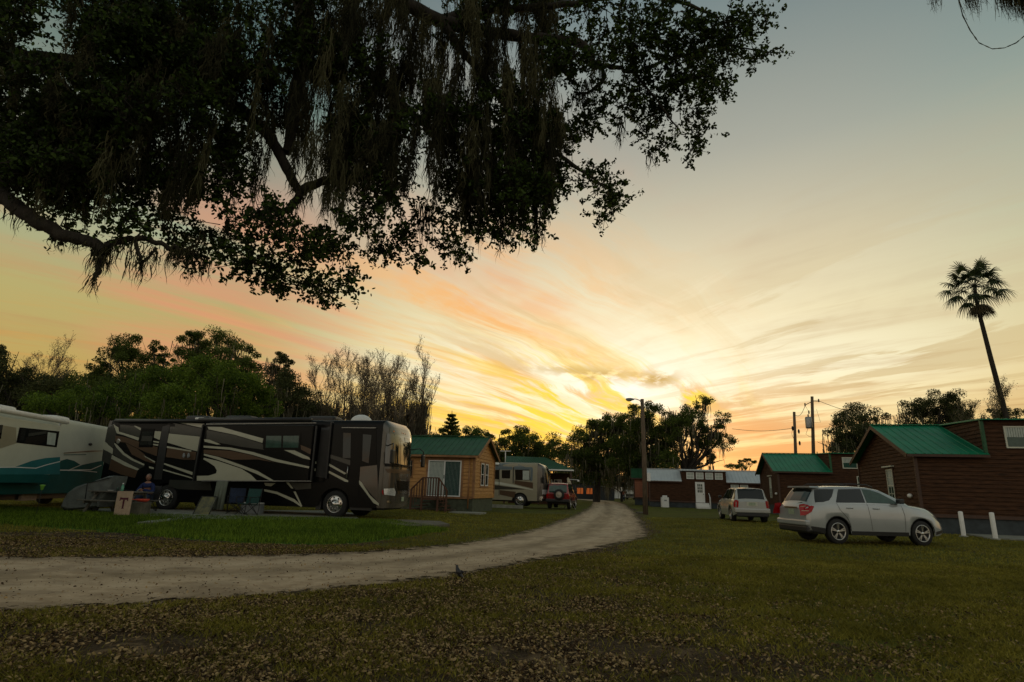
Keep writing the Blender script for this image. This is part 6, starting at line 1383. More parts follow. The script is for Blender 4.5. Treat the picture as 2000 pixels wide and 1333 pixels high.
def suv(name, label, loc, deg, paint, group=None, Lc=4.80, Hs=1.0, boxy=False):
    if not boxy:
        prof = [(0,1.00),(.03,1.06),(.10,1.14),(.20,1.30),(.36,1.50),(.46,1.60),(.60,1.635),(1.1,1.67),(1.8,1.685),(2.3,1.67),(2.7,1.61),(3.05,1.47),(3.4,1.30),(3.58,1.20),(3.75,1.17),(4.2,1.11),(4.5,1.02),(4.68,.90),(4.76,.76),(4.80,.62)]
        belt = [(0,.98),(.2,1.10),(1.2,1.16),(3.3,1.13),(3.7,1.08),(4.3,.95),(4.6,.80),(4.8,.55)]
    else:
        prof = [(0,1.02),(.03,1.06),(.10,1.15),(.22,1.42),(.32,1.64),(.42,1.675),(1.1,1.70),(1.8,1.70),(2.3,1.68),(2.6,1.63),(2.95,1.46),(3.25,1.25),(3.4,1.17),(3.6,1.14),(4.1,1.09),(4.35,1.02),(4.5,.90),(4.56,.76),(4.60,.62)]
        belt = [(0,.98),(.2,1.08),(1.2,1.10),(3.2,1.08),(3.6,1.04),(4.2,.95),(4.45,.80),(4.6,.55)]
    ox = Lc - prof[-1][0]; prof = [(a*Lc/prof[-1][0], b*Hs) for a, b in prof]; belt = [(a*Lc/belt[-1][0], b*Hs) for a, b in belt]
    hwb = [(0,.76),(.15,.83),(.6,.875),(3.3,.875),(3.9,.84),(4.4,.74),(4.65,.60),(Lc,.45)]; hws = [(0,.80),(.08,.87),(.35,.915),(1,.925),(3.9,.925),(4.3,.90),(4.55,.82),(4.72,.68),(Lc,.50)]
    hwr = [(0,.72),(.2,.70),(.45,.66),(.7,.66),(2.6,.65),(3.0,.68),(3.5,.76),(3.9,.76),(4.3,.68),(4.6,.55),(Lc,.42)]
    return Car(name, label, loc, deg, Lc, prof, belt, hwb, hws, hwr, [Lc*.203, Lc*.203+2.86*(Lc/4.8)], .365, .30, paint, 'car', group, 5, .245)
# near silver SUV: rear right wheel outer face touches the ground at (9.9,18.3)
dg = 5; ca, sa = math.cos(rad(dg)), math.sin(rad(dg)); KX, KY = 0.955, 0.96; lx, ly = 4.80*.203*KX, -.92*KY
lc = Vector((10.06 - (lx*ca - ly*sa), 18.35 - (lx*sa + ly*ca), 0)); K = 1.03
K1 = suv('parked_car', 'silver SUV with bright red tail lamp parked broadside near the white bollards', lc, dg, 'silver', 'parked silver cars')
K1.root.scale = (KX, KY, K)
K1.side('rear_side_window', [[(.44,1.56),(1.10,1.575),(.95,1.36),(.80,1.24),(.60,1.19),(.33,1.17),(.36,1.30)]], 'glass')
K1.side('door_window', [[(1.02,1.20),(1.20,1.50),(1.26,1.575),(2.0,1.605),(2.03,1.595),(2.02,1.205),(1.04,1.185)]], 'glass')
K1.side('door_window', [[(2.07,1.205),(2.07,1.60),(2.36,1.585),(2.66,1.50),(2.98,1.34),(3.20,1.215),(3.15,1.195)]], 'glassgreen')
def k1p(pts): return [(q_.x/KX, q_.z/K) for q_ in (K1.fr.pix(a, b, 1, -.90*KY) for a, b in pts)]
K1.side('tail_lamp', [k1p([(1566.5,986),(1576,984.6),(1591,989.5),(1586,1000),(1577,1007),(1566,1007.5)])], 'lens_red', .014)
K1.side('lamp_highlight', [k1p([(1569,989),(1580,988.5),(1580,990),(1569,990.5)]), k1p([(1569,997.5),(1582,997.5),(1581,999),(1569,999)])], 'canvas', .018)
K1.side('door_seam', [[(1.01,1.18),(1.02,1.18),(1.10,.98),(1.32,.75),(1.40,.55),(1.41,.40),(1.40,.40),(1.385,.55),(1.30,.75),(1.085,.98)], [(2.045,1.2),(2.055,1.2),(2.13,.40),(2.12,.40)], [(3.22,1.14),(3.23,1.14),(3.28,.85),(3.25,.40),(3.24,.40),(3.265,.85)]], 'satin', .004)
K1.side('sill', [[(1.41,.27),(3.35,.27),(3.35,.385),(1.41,.385)], [(.14,.36),(.55,.30),(.53,.45),(.05,.50)], [(4.30,.33),(4.74,.42),(4.76,.50),(4.30,.42)]], 'satin', .007)
K1.side('window_trim', [[(.33,1.165),(.60,1.185),(.80,1.235),(.80,1.225),(.60,1.172),(.33,1.15)], [(1.02,1.172),(3.2,1.188),(3.2,1.175),(1.02,1.158)]], 'chrome', .007)
for x_ in (1.42, 2.32):
    for sg in (-1, 1): mb = MB(); yy = K1.sy(x_, 1.03); mb.tube([(x_-.10, sg*(yy+.0), 1.035),(x_-.08, sg*(yy+.035), 1.04),(x_+.10, sg*(yy+.035), 1.04),(x_+.12, sg*yy, 1.035)], .014, 6); mb.build('door_handle', MT['silver'], K1.root)
K1.top('windscreen', [(2.80,-.88),(3.46,-.90),(3.46,.90),(2.80,.88)], 'glass'); K1.top('rear_window', [(.14,-.92),(.42,-.90),(.42,.90),(.14,.92)], 'glass')
mb = MB(); mb.prism([(-.66,1.60),(.66,1.60),(.62,1.645),(-.62,1.645)], .30, .62, axis='x'); mb.build('spoiler', MT['silver'], K1.root)
for sg in (-1,1): mb = MB(); mb.tube([(.85,sg*.60,1.66),(1.0,sg*.60,1.725),(1.8,sg*.60,1.745),(2.3,sg*.60,1.73),(2.5,sg*.60,1.665)], .018, 6); mb.bar((1.6,sg*.6,1.67),(1.6,sg*.6,1.74),.04); mb.build('roof_rail', MT['satin'], K1.root)
for sg in (-1,1): mb = MB(); mb.bev(3.02,3.20,min(sg*.90,sg*1.10),max(sg*.90,sg*1.10),1.20,1.34,.035); mb.bar((3.12,sg*.85,1.22),(3.1,sg*.95,1.24),.05); mb.build('mirror', MT['satin'], K1.root)
K1.rear('number_plate', [[(-.17,.80),(.17,.80),(.17,.96),(-.17,.96)]], 'plate', .016); K1.rear('plate_recess', [[(-.30,.76),(.30,.76),(.30,.985),(-.30,.985)]], 'silver', .008)
mb = MB(); mb.box(-.035,0,-.38,.38,.985,1.025); mb.build('chrome_bar', MT['chrome'], K1.root)
K1.rear('tail_lamp', [[(-.80,.80),(-.72,.78),(-.70,.98),(-.72,1.01),(-.78,.99)], [(.80,.80),(.72,.78),(.70,.98),(.72,1.01),(.78,.99)]], 'lens_red', .012)
mb = MB(); mb.bev(-.07,.20,-.86,.86,.50,.66,.04); mb.build('rear_bumper', MT['silver'], K1.root); mb = MB(); mb.bev(-.03,.35,-.84,.84,.30,.50,.05); mb.build('rear_valance', MT['satin'], K1.root)
mb = MB(); mb.bar((.10,-.05,1.10),(.12,-.45,1.16),.03,.02); mb.build('rear_wiper', MT['satin'], K1.root)
for sg in (-1,1): K1.side('headlight', [[(4.28,.93),(4.52,.91),(4.66,.80),(4.62,.74),(4.40,.82)]], 'lens', .010, (sg,))
# second silver SUV seen from behind
K2 = suv('parked_car', 'silver SUV seen from behind with dark rear window, parked before the middle cabin', Vector((12.72, 31.2, 0)), 82, 'silver2', 'parked silver cars', 4.55, 1.03, True)
K2.side('side_window', [[(.38,1.62),(.95,1.66),(.95,1.16),(.20,1.14)], [(1.0,1.16),(1.0,1.66),(1.85,1.67),(1.9,1.16)], [(1.95,1.16),(1.92,1.66),(2.4,1.62),(2.75,1.46),(3.0,1.24),(3.02,1.16)]], 'glass')
K2.side('tail_lamp', [[(.01,1.10),(.12,1.12),(.20,.96),(.14,.76),(.02,.74)]], 'lens_red', .014); K2.rear('tail_lamp', [[(-.80,.74),(-.70,.74),(-.66,1.08),(-.76,1.10)], [(.80,.74),(.70,.74),(.66,1.08),(.76,1.10)]], 'lens_red', .012)
K2.top('rear_window', [(.10,-.93),(.36,-.92),(.36,.92),(.10,.93)], 'glass'); K2.rear('number_plate', [[(-.16,.86),(.16,.86),(.16,1.0),(-.16,1.0)]], 'plate', .02); K2.rear('plate_recess', [[(-.27,.83),(.27,.83),(.27,1.03),(-.27,1.03)]], 'cream', .01)
mb = MB(); mb.bev(-.09,.25,-.88,.88,.48,.70,.05); mb.build('rear_bumper', MT['silver2'], K2.root); mb = MB(); mb.bev(-.04,.35,-.80,.80,.28,.48,.05); mb.build('rear_valance', MT['satin'], K2.root)
for sg in (-1,1): mb = MB(); mb.bev(2.85,3.02,min(sg*.90,sg*1.08),max(sg*.90,sg*1.08),1.18,1.32,.035); mb.build('mirror', MT['satin'], K2.root)
K2.top('windscreen', [(2.65,-.88),(3.2,-.90),(3.2,.90),(2.65,.88)], 'glass')
K2.side('door_seam', [[(1.97,1.15),(1.98,1.15),(2.0,.40),(1.99,.40)],[(1.0,1.15),(1.01,1.15),(1.25,.7),(1.24,.7)]], 'satin', .004)
# red off-roader with spare wheel
jl = Vector((3.55, 42.4, 0.05))
prof = [(0,1.05),(.02,1.10),(.06,1.30),(.12,1.62),(.18,1.74),(.35,1.78),(1.2,1.80),(2.1,1.78),(2.4,1.70),(2.62,1.45),(2.8,1.18),(2.9,1.14),(3.6,1.10),(3.9,1.05),(3.97,.90),(4.0,.60)]
belt = [(0,1.03),(2.8,1.08),(3.7,1.0),(4.0,.55)]; hwb = [(0,.76),(.1,.80),(2.8,.80),(3.7,.72),(4.0,.6)]; hws = [(0,.80),(.1,.84),(3.7,.84),(3.95,.75),(4.0,.66)]; hwr = [(0,.72),(.2,.68),(2.4,.66),(2.8,.72),(3.7,.66),(4.0,.55)]
K3 = Car('parked_car', 'small red off-roader with spare wheel on its tailgate beside the tan motorhome', jl, 75, 4.0, prof, belt, hwb, hws, hwr, [.78, 3.2], .375, .38, 'red', 'car', None, 5, .23)
K3.side('side_window', [[(.22,1.12),(.22,1.66),(.95,1.70),(.95,1.12)], [(1.02,1.12),(1.02,1.70),(1.7,1.70),(1.7,1.12)], [(1.76,1.12),(1.76,1.70),(2.2,1.68),(2.45,1.50),(2.62,1.14)]], 'glass')
K3.rear('rear_window', [[(-.62,1.12),(.62,1.12),(.60,1.20),(-.60,1.20)]], 'glassgreen', .02); K3.top('rear_window', [(.035,-.92),(.135,-.90),(.135,.90),(.035,.92)], 'glassgreen', .012)
mb = MB(); mb.lathe([(.22,-.24),(.34,-.24),(.37,-.20),(.37,-.05),(.33,.0),(.22,.0)], 28, 'x', (0,-.12,.98)); sw = mb.build('spare_wheel', MT['rubber'], K3.root); mb = MB(); mb.lathe([(.001,-.235),(.10,-.24),(.20,-.22),(.235,-.23),(.235,-.1)], 24, 'x', (0,-.12,.98)); mb.build('rim', MT['alloy'], sw)
mb = MB(); mb.bev(-.12,.2,-.85,.85,.45,.68,.05); mb.build('rear_bumper', MT['satin'], K3.root); K3.rear('tail_lamp', [[(-.80,.80),(-.68,.80),(-.68,1.02),(-.80,1.02)], [(.80,.80),(.68,.80),(.68,1.02),(.80,1.02)]], 'lens_red', .014)
K3.side('cladding', [[(1.25,.38),(2.75,.38),(2.75,.55),(1.25,.55)], [(.02,.5),(.36,.42),(.36,.62),(.02,.66)]], 'satin', .008)
for sg in (-1,1): mb = MB(); mb.bev(2.45,2.6,min(sg*.86,sg*1.02),max(sg*.86,sg*1.02),1.15,1.30,.03); mb.build('mirror', MT['satin'], K3.root)
for sg in (-1,1): mb = MB(); mb.tube([(.4,sg*.58,1.79),(.6,sg*.58,1.85),(1.9,sg*.58,1.85),(2.05,sg*.58,1.78)], .018, 5); mb.build('roof_rail', MT['satin'], K3.root)

# ================================================================== SMALL THINGS
p = G(1106, 990); p = Vector(at_Y(1110, 985, 44)); t = thing('satellite_dish', 'beige satellite dish on a tripod beside the red off-roader', 'satellite dish', (p.x, 44, 0.0)); mb = MB()
nrm = Vector((.85,-.35,.25)).normalized(); a_ = nrm.cross(Vector((0,0,1))).normalized(); b_ = nrm.cross(a_); c_ = Vector((0,0,1.65)); vs = []
for i in range(6):
    for k in range(20): r_ = .12*i+.001; tt_ = 2*PI*k/20; vs.append(c_ + a_*r_*.8*math.cos(tt_) + b_*r_*math.sin(tt_) + nrm*(r_*r_*.35))
mb.add(vs, [(i*20+k, i*20+(k+1)%20, (i+1)*20+(k+1)%20, (i+1)*20+k) for i in range(5) for k in range(20)], True); mb.build('reflector', MT['dish'], t)
mb = MB(); mb.tube([c_-b_*.5, c_+nrm*.75+Vector((0,0,.25)), ], .02, 6); mb.bev(c_.x+nrm.x*.7, c_.x+nrm.x*.7+.14, nrm.y*.75-.06, nrm.y*.75+.06, 1.98, 2.10, .02); mb.build('feed_arm', MT['white'], t)
mb = MB(); mb.tube([(0,0,1.6),(0,0,.7)], .03, 6)
for k in range(3): mb.bar((0,0,.9),(.55*math.cos(k*2.09),.55*math.sin(k*2.09),0),.03)
mb.build('tripod', MT['steel'], t)

def skin_body(name, verts, edges, radii, material, parent, levels=2, root_i=0):
    me = bpy.data.meshes.new(name); me.from_pydata(verts, edges, []); o = bpy.data.objects.new(name, me); COL.objects.link(o); o.parent = parent
    md = o.modifiers.new('Skin', 'SKIN'); sv = me.skin_vertices[0].data if me.skin_vertices else None
    for i, r in enumerate(radii): sv[i].radius = (r, r) if not isinstance(r, tuple) else r
    sv[root_i].use_root = True
    s_ = o.modifiers.new('Sub', 'SUBSURF'); s_.levels = levels; s_.render_levels = levels; me.materials.append(material); md.use_smooth_shade = True
    return o
def head(root, c, sc=1.0, hair='hair', face=Vector((0,-1,0))):
    mb = MB(); mb.ellipsoid(c, (.075*sc,.095*sc,.115*sc), 18, 14)
    h = mb.build('head', MT['skin'], root); f = Vector(face).normalized(); rt = f.cross(Vector((0,0,1)))
    mb = MB(); mb.ellipsoid(c+f*.095*sc+Vector((0,0,-.01)), (.014,.018,.022)); mb.build('nose', MT['skin'], h)
    mb = MB()
    for s_ in (-1,1): mb.ellipsoid(c+f*.082*sc+rt*s_*.032+Vector((0,0,.015)), (.012,.010,.008))
    mb.build('eyes', MT['satin'], h)
    mb = MB(); mb.ellipsoid(c+f*.086*sc+Vector((0,0,-.055)), (.024,.012,.007)); mb.build('mouth', MT['maroon'], h)
    mb = MB()
    for s_ in (-1,1): mb.ellipsoid(c+rt*s_*.078*sc, (.014,.02,.03))
    mb.build('ears', MT['skin'], h)
    mb = MB(); mb.ellipsoid(c+Vector((0,0,.03))-f*.02, (.082*sc,.098*sc,.10*sc), 16, 10); k = MB(); 
    mb.v = [(x, y, max(z, c.z+.015 if (Vector((x,y,z))-c).dot(f) > .01 else z)) for x, y, z in mb.v]; mb.build('hair', MT[hair], h)
def hand(mbk, root, w, d, curl=.5):
    d = Vector(d).normalized(); up = Vector((0,0,1)); s_ = d.cross(up).normalized(); vs = [tuple(w), tuple(w+d*.045), tuple(w+d*.085)]; es = [(0,1),(1,2)]; rs = [.024,.034,.036]
    for k, (o_, l_) in enumerate(((-.03,.060),(-.010,.072),(.010,.068),(.030,.052))):
        a = w+d*.085+s_*o_; i = len(vs); vs += [tuple(a), tuple(a+d*l_*.5-up*l_*.2*curl), tuple(a+d*l_*.8-up*l_*.8*curl)]; es += [(2,i),(i,i+1),(i+1,i+2)]; rs += [.010,.009,.007]
    a = w+d*.03; i = len(vs); vs += [tuple(a+s_*.045+d*.02), tuple(a+s_*.055+d*.055-up*.02)]; es += [(1,i),(i,i+1)]; rs += [.012,.009]
    return skin_body('hand', vs, es, rs, MT['skin'], root, 1)
# seated man
pc = at_Y(281, 985, 22.2); zb_ = float(zg(pc.x, 22.2))+.04
pp = Vector((pc.x, 22.2, zb_)); man = thing('person', 'seated man in blue shirt and jeans before the black motorhome leaning on a stick', 'person', pp, rad(6))
H_ = Vector((0,.10,.50)); V_ = [H_, H_+Vector((0,.02,.18)), H_+Vector((0,-.01,.38)), H_+Vector((0,-.05,.50)), H_+Vector((0,-.08,.60)),
      Vector((-.10,.08,.49)), Vector((-.14,-.36,.52)), Vector((-.15,-.38,.08)), Vector((-.15,-.56,.04)), Vector((.10,.08,.49)), Vector((.16,-.34,.52)), Vector((.18,-.30,.08)), Vector((.19,-.48,.04)),
      Vector((-.19,.05,.93)), Vector((-.27,-.10,.70)), Vector((-.06,-.34,.74)), Vector((.19,.05,.93)), Vector((.27,-.08,.70)), Vector((.04,-.34,.78))]
E_ = [(0,1),(1,2),(2,3),(3,4),(0,5),(5,6),(6,7),(7,8),(0,9),(9,10),(10,11),(11,12),(3,13),(13,14),(14,15),(3,16),(16,17),(17,18)]
Rr = [.14,(.15,.11),(.16,.11),(.11,.09),.055,.10,.075,.05,.045,.10,.075,.05,.045,.062,.05,.032,.062,.05,.032]
skin_body('body', [tuple(v) for v in V_], E_, Rr, MT['skin'], man)
sh_i = [1,2,3,13,14,15,16,17,18,0]; skin_body('shirt', [tuple(V_[i]) for i in sh_i], [(9,0),(0,1),(1,2),(2,3),(3,4),(4,5),(2,6),(6,7),(7,8)], [(.165,.13),(.175,.13),(.13,.11),.08,.065,.047,.08,.065,.047,.155], MT['blueshirt'], man, root_i=9)
tr_i = [0,5,6,7,9,10,11]; skin_body('jeans', [tuple(V_[i]) for i in tr_i], [(0,1),(1,2),(2,3),(0,4),(4,5),(5,6)], [.155,.115,.09,.068,.115,.09,.068], MT['denim'], man)
for s_ in (-1,1): mb = MB(); x_ = -.15 if s_ < 0 else .19; y_ = -.47 if s_ < 0 else -.39; mb.ellipsoid((x_, y_, .045), (.05,.14,.05)); mb.build('shoe', MT['satin'], man)
head(man, Vector((0,-.0,1.22)), 1.05)
for w_, d_ in ((Vector((-.06,-.34,.74)), (.7,-.5,.1)), (Vector((.04,-.34,.78)), (-.6,-.5,.1))): hand(None, man, w_, d_, .9)
mb = MB(); mb.tube([(-.01,-.44,.82),(-.04,-.50,.78),(-.28,-.62,.0)], .014, 6); o = mb.build('walking_stick', MT['beige'], None); o.location = pp; o.rotation_euler = (0,0,rad(6)); tag(o, 'pale walking stick held by the seated man in blue', 'stick')
def camp_chair(name, label, loc, rz, m, group=None):
    t = thing(name, label, 'chair', loc, rz, group); mb = MB(); mb.add([(-.26,-.24,.42),(.26,-.24,.42),(.25,.24,.36),(-.25,.24,.36),(-.26,-.24,.40),(.26,-.24,.40),(.25,.24,.34),(-.25,.24,.34)], [(0,1,2,3),(7,6,5,4),(0,4,5,1),(1,5,6,2),(2,6,7,3),(3,7,4,0)]); mb.build('seat', MT[m], t)
    mb = MB(); mb.add([(-.26,.24,.40),(.26,.24,.40),(.27,.36,.92),(-.27,.36,.92),(-.26,.26,.40),(.26,.26,.40),(.27,.38,.92),(-.27,.38,.92)], [(0,1,2,3),(7,6,5,4),(0,4,5,1),(1,5,6,2),(2,6,7,3),(3,7,4,0)]); mb.build('backrest', MT[m], t)
    for a, b in (((-.28,-.25,0),(.28,-.25,.45)),((.28,-.25,0),(-.28,-.25,.45)),((-.28,.27,0),(.28,.27,.45)),((.28,.27,0),(-.28,.27,.45)),((-.28,-.25,.45),(-.28,.27,0)),((.28,-.25,.45),(.28,.27,0)),((-.28,.27,0),(-.28,.37,.94)),((.28,.27,0),(.28,.37,.94))):
        mb = MB(); mb.tube([a, b], .013, 5); mb.build('leg', MT['satin'], t)
    for s_ in (-1,1): mb = MB(); mb.bar((s_*.28,-.28,.62),(s_*.28,.30,.64),.05,.02); mb.bar((s_*.28,-.25,.4),(s_*.28,-.25,.62),.02); mb.build('armrest', MT['satin'], t)
    return t
camp_chair('camp_chair', 'dark camp chair under the seated man in blue', pp+Vector((0,.12,0)), rad(6), 'satin')
q = at_Y(483, 985, 21.9); camp_chair('camp_chair', 'teal folding camp chair with crossed thin legs beside the dark slide out', (q.x, 21.9, float(zg(q.x,21.9))+.04), rad(-14), 'tealcloth')
q = at_Y(458, 985, 22.5); camp_chair('camp_chair', 'dark blue folding chair half hidden behind the teal camp chair', (q.x, 22.6, float(zg(q.x,22.6))+.04), rad(20), 'denim')
# clear plastic crate behind chair
q = at_Y(492, 985, 22.7); t = thing('storage_crate', 'pale plastic crate under the slide out behind the teal chair', 'crate', (q.x, 22.8, float(zg(q.x,22.8))+.04)); mb = MB(); mb.bev(-.36,.36,-.22,.22,0,.36,.03); mb.build('tub', MT['greypanel'], t); mb = MB(); mb.bev(-.39,.39,-.25,.25,.36,.41,.02); mb.build('lid', MT['white'], t)
# hanging towel / water softener cylinder
q = at_Y(434, 985, 21.9); t = thing('privacy_panel', 'pale grey hanging cloth panel below the slide out beside the painted board', 'cloth', (q.x, 21.7, float(zg(q.x,22))+.04), rad(-12)); mb = MB(); vs = []; n_ = 13
for j in range(2):
    for i in range(n_): vs.append((-.24+.48*i/(n_-1)-(.06 if j == 0 else 0), .03*math.sin(i*1.9)-(.015), .17 if j == 0 else 1.16))
for j in range(2):
    for i in range(n_): vs.append((-.24+.48*i/(n_-1)-(.06 if j == 0 else 0), .03*math.sin(i*1.9)+(.015), .17 if j == 0 else 1.16))
mb.add(vs, [(i,i+1,n_+i+1,n_+i) for i in range(n_-1)]+[(2*n_+i,3*n_+i,3*n_+i+1,2*n_+i+1) for i in range(n_-1)]+[(i,2*n_+i,2*n_+i+1,i+1) for i in range(n_-1)], True); mb.build('cloth', MT['cloth'], t); mb = MB(); mb.tube([(-.27,0,1.17),(.27,0,1.17)], .015, 6); mb.build('rail', MT['steel'], t)
# painted board leaning
q = at_Y(402, 985, 21.6); t = thing('painted_board', 'patterned yellow and grey board leaning in the shadow under the motorhome', 'board', (q.x, 21.5, float(zg(q.x,21.6))+.04), rad(-10)); mb = MB(); mb.add([(-.33,-.08,0),(.30,-.08,0),(.36,.16,.62),(-.25,.16,.62),(-.33,-.05,0),(.30,-.05,0),(.36,.19,.62),(-.25,.19,.62)], [(0,1,2,3),(7,6,5,4),(0,4,5,1),(1,5,6,2),(2,6,7,3),(3,7,4,0)]); mb.build('panel', MT['board'], t)
mb = MB(); mb.bar((-.33,-.09,.01),(-.25,.15,.62),.025); mb.bar((.30,-.09,.01),(.36,.15,.62),.025); mb.bar((-.25,.15,.62),(.36,.15,.62),.025); mb.build('frame', MT['siding_dark'], t)
# picnic table
q = at_Y(232, 985, 20.9); gz = float(zg(q.x, 20.9))+.02; t = thing('picnic_table', 'low grey wooden picnic table with attached benches by the covered cart', 'table', (q.x, 20.9, gz), rad(-4))
for k in range(4): mb = MB(); mb.bev(-.92,.92,-.38+k*.195,-.38+k*.195+.18,.70,.74,.008); mb.build('table_plank', MT['greywood'], t)
for s_ in (-1,1):
    mb = MB(); y0_, y1_ = (-.78,-.50) if s_ < 0 else (.50,.78); mb.bev(-.92,.92,y0_,y1_,.41,.45,.008); mb.build('bench', MT['greywood'], t)
for x_ in (-.68,.68):
    mb = MB(); mb.bar((x_,-.70,0),(x_,-.20,.70),.09,.04); mb.bar((x_,.70,0),(x_,.20,.70),.09,.04); mb.bar((x_,-.78,.385),(x_,.78,.385),.04,.09); mb.bar((x_,-.36,.665),(x_,.36,.665),.04,.08); mb.build('frame', MT['greywood'], t)
tb = Vector((q.x, 20.9, gz))
def on_table(px, yo=0.0): return Vector((at_Y(px, 955, 20.9+yo).x, 20.9+yo, gz+.742))
t = thing('bottle', 'pale green bottle with white cap standing on the picnic table', 'bottle', on_table(239)); mb = MB(); mb.lathe([(.001,0),(.045,0),(.048,.02),(.048,.15),(.02,.20),(.018,.235)], 14); mb.build('body', MT['bottlegreen'], t); mb = MB(); mb.lathe([(.022,.235),(.022,.27),(.001,.272)], 10); mb.build('cap', MT['white'], t)
t = thing('glass_jar', 'small dark jar left of the pale green bottle on the table', 'jar', on_table(230)); mb = MB(); mb.lathe([(.001,0),(.035,0),(.037,.09),(.03,.11),(.03,.12),(.001,.12)], 12); mb.build('body', MT['glassgreen'], t)
t = thing('plate', 'white tray lying on the left of the picnic table', 'tray', on_table(213)); mb = MB(); mb.lathe([(.001,.005),(.12,.005),(.18,.025),(.19,.022),(.12,0),(.001,0)], 20); mb.build('dish', MT['white'], t); t.scale = (1,.6,1)
# concrete block fire bin
q = at_Y(266, 985, 20.3); t = thing('block_bin', 'grey concrete block bin behind the flag with the letter T', 'bin', (q.x, 20.3, float(zg(q.x,20.3))-.02), rad(-4)); mb = MB(); mb.bev(-.36,.36,-.26,-.14,0,.46,.015); mb.bev(-.36,.36,.14,.26,0,.46,.015); mb.bev(-.36,-.25,-.14,.14,0,.46,.01); mb.bev(.25,.36,-.14,.14,0,.46,.01); mb.build('blocks', MT['concretedark'], t)
q2_ = at_Y(281, 975, 20.3); t = thing('plastic_disc', 'bright orange red plastic pan resting on the block bin', 'pan', (q2_.x, 20.25, float(zg(q2_.x,20.3))+.46), 0); mb = MB(); mb.lathe([(.001,.0),(.14,.0),(.20,.05),(.205,.09),(.19,.055),(.001,.03)], 20); mb.build('bowl', MT['orangered'], t); mb = MB(); mb.bar((-.19,0,.05),(-.36,0,.07),.05,.02); mb.build('handle', MT['orangered'], t)
# covered cart
q = at_Y(182, 985, 21.2); t = thing('covered_cart', 'bulky grey tarpaulin covered cart between the two motorhomes', 'cart', (q.x, 21.2, float(zg(q.x,21.2))), rad(-3)); mb = MB()
out = [(-.88,.16),(-.84,.42),(-.72,.66),(-.50,.86),(-.20,.98),(.02,1.02),(.35,1.17),(.66,1.28),(.84,1.28),(.80,1.05),(.68,.66),(.60,.50),(.50,.42)]
bot = [(.50,.22),(-.2,.14),(-.6,.10)]; poly = out+bot; Nn = len(poly); rings = [(-.42,.90),(-.36,.98),(-.1,1.0),(.1,1.0),(.36,.98),(.42,.90)]; cxp = sum(a for a, b in poly)/Nn; czp = sum(b for a, b in poly)/Nn; vs = []
for yy, sc in rings:
    for i, (a, b) in enumerate(poly): vs.append((cxp+(a-cxp)*sc+.012*math.sin(i*3.1+yy*9), yy+.02*math.sin(i*2.2), czp+(b-czp)*sc))
mb.add(vs, [(j*Nn+i, j*Nn+(i+1)%Nn, (j+1)*Nn+(i+1)%Nn, (j+1)*Nn+i) for j in range(5) for i in range(Nn)]+[tuple(range(Nn)), tuple(5*Nn+i for i in range(Nn))[::-1]]); mb.build('cover', MT['cover'], t)
mb = MB(); mb.bar((-.02,-.44,1.0),(.02,-.44,.3),.02); mb.bar((-.02,-.44,1.0),(.80,-.44,1.22),.02); mb.build('seam', MT['siding_dark'], t)
for x_ in (-.62,.25): mb = MB(); mb.lathe([(.05,-.05),(.17,-.05),(.17,.05),(.05,.05)], 18, 'y', (x_,-.3,.17)); mb.build('wheel', MT['rubber'], t)
# small flag with a T
q = at_Y(238, 1000, 19.6); fl = thing('garden_flag', 'small pink beige garden flag printed with a dark red letter T', 'flag', (q.x, 19.6, float(zg(q.x,19.6))), rad(-3)); fx = .27; n_ = 9; mb = MB(); vs = []
for yy in (0,.008):
    for j in range(7):
        for i in range(n_): a = -fx+2*fx*i/(n_-1); vs.append((a+.0*j, yy-.02*math.sin(a*9)*(.3+j*.12), .80-.75*j/6+.02*a))
F_ = []
for L_ in (0,1):
    o_ = L_*7*n_
    F_ += [((o_+j*n_+i, o_+j*n_+i+1, o_+(j+1)*n_+i+1, o_+(j+1)*n_+i)) for j in range(6) for i in range(n_-1)]
mb.add(vs, F_, True); cl_ = mb.build('cloth', MT['canvas'], fl, recalc=False)
def ft(u, v): j = (.80-v)/.75*6; return (u, -.02*math.sin(u*9)*(.3+j*.12)-.006, v)
decal('letter', [[(-.135,.535),(.135,.535),(.145,.605),(.06,.595),(-.06,.595),(-.145,.605)], [(-.145,.605),(-.115,.56),(-.125,.49),(-.155,.49)], [(.145,.605),(.115,.56),(.125,.49),(.155,.49)], [(-.035,.53),(.035,.53),(.03,.28),(.055,.255),(-.055,.255),(-.03,.28)]], ft, MT['maroon'], cl_, .05)
mb = MB(); mb.tube([(-fx-.03,.01,0),(-fx-.03,.01,.84),(fx,.01,.83)], .008, 5); mb.build('stand', MT['satin'], fl)
# solar lantern on a rod
q = G(72, 1020); q = Vector((at_Y(72,1000,18.3).x, 18.3, 0)); q.z = float(zg(q.x,18.3)); t = thing('garden_light', 'lime green garden light on a thin stake before the white motorhome', 'garden light', q); mb = MB(); mb.tube([(0,0,0),(0,0,.78)], .008, 5); mb.build('stake', MT['satin'], t); mb = MB(); mb.lathe([(.001,.78),(.035,.80),(.055,.90),(.07,.92),(.07,.94),(.001,.95)], 12); mb.build('lantern', MT['lime'], t)
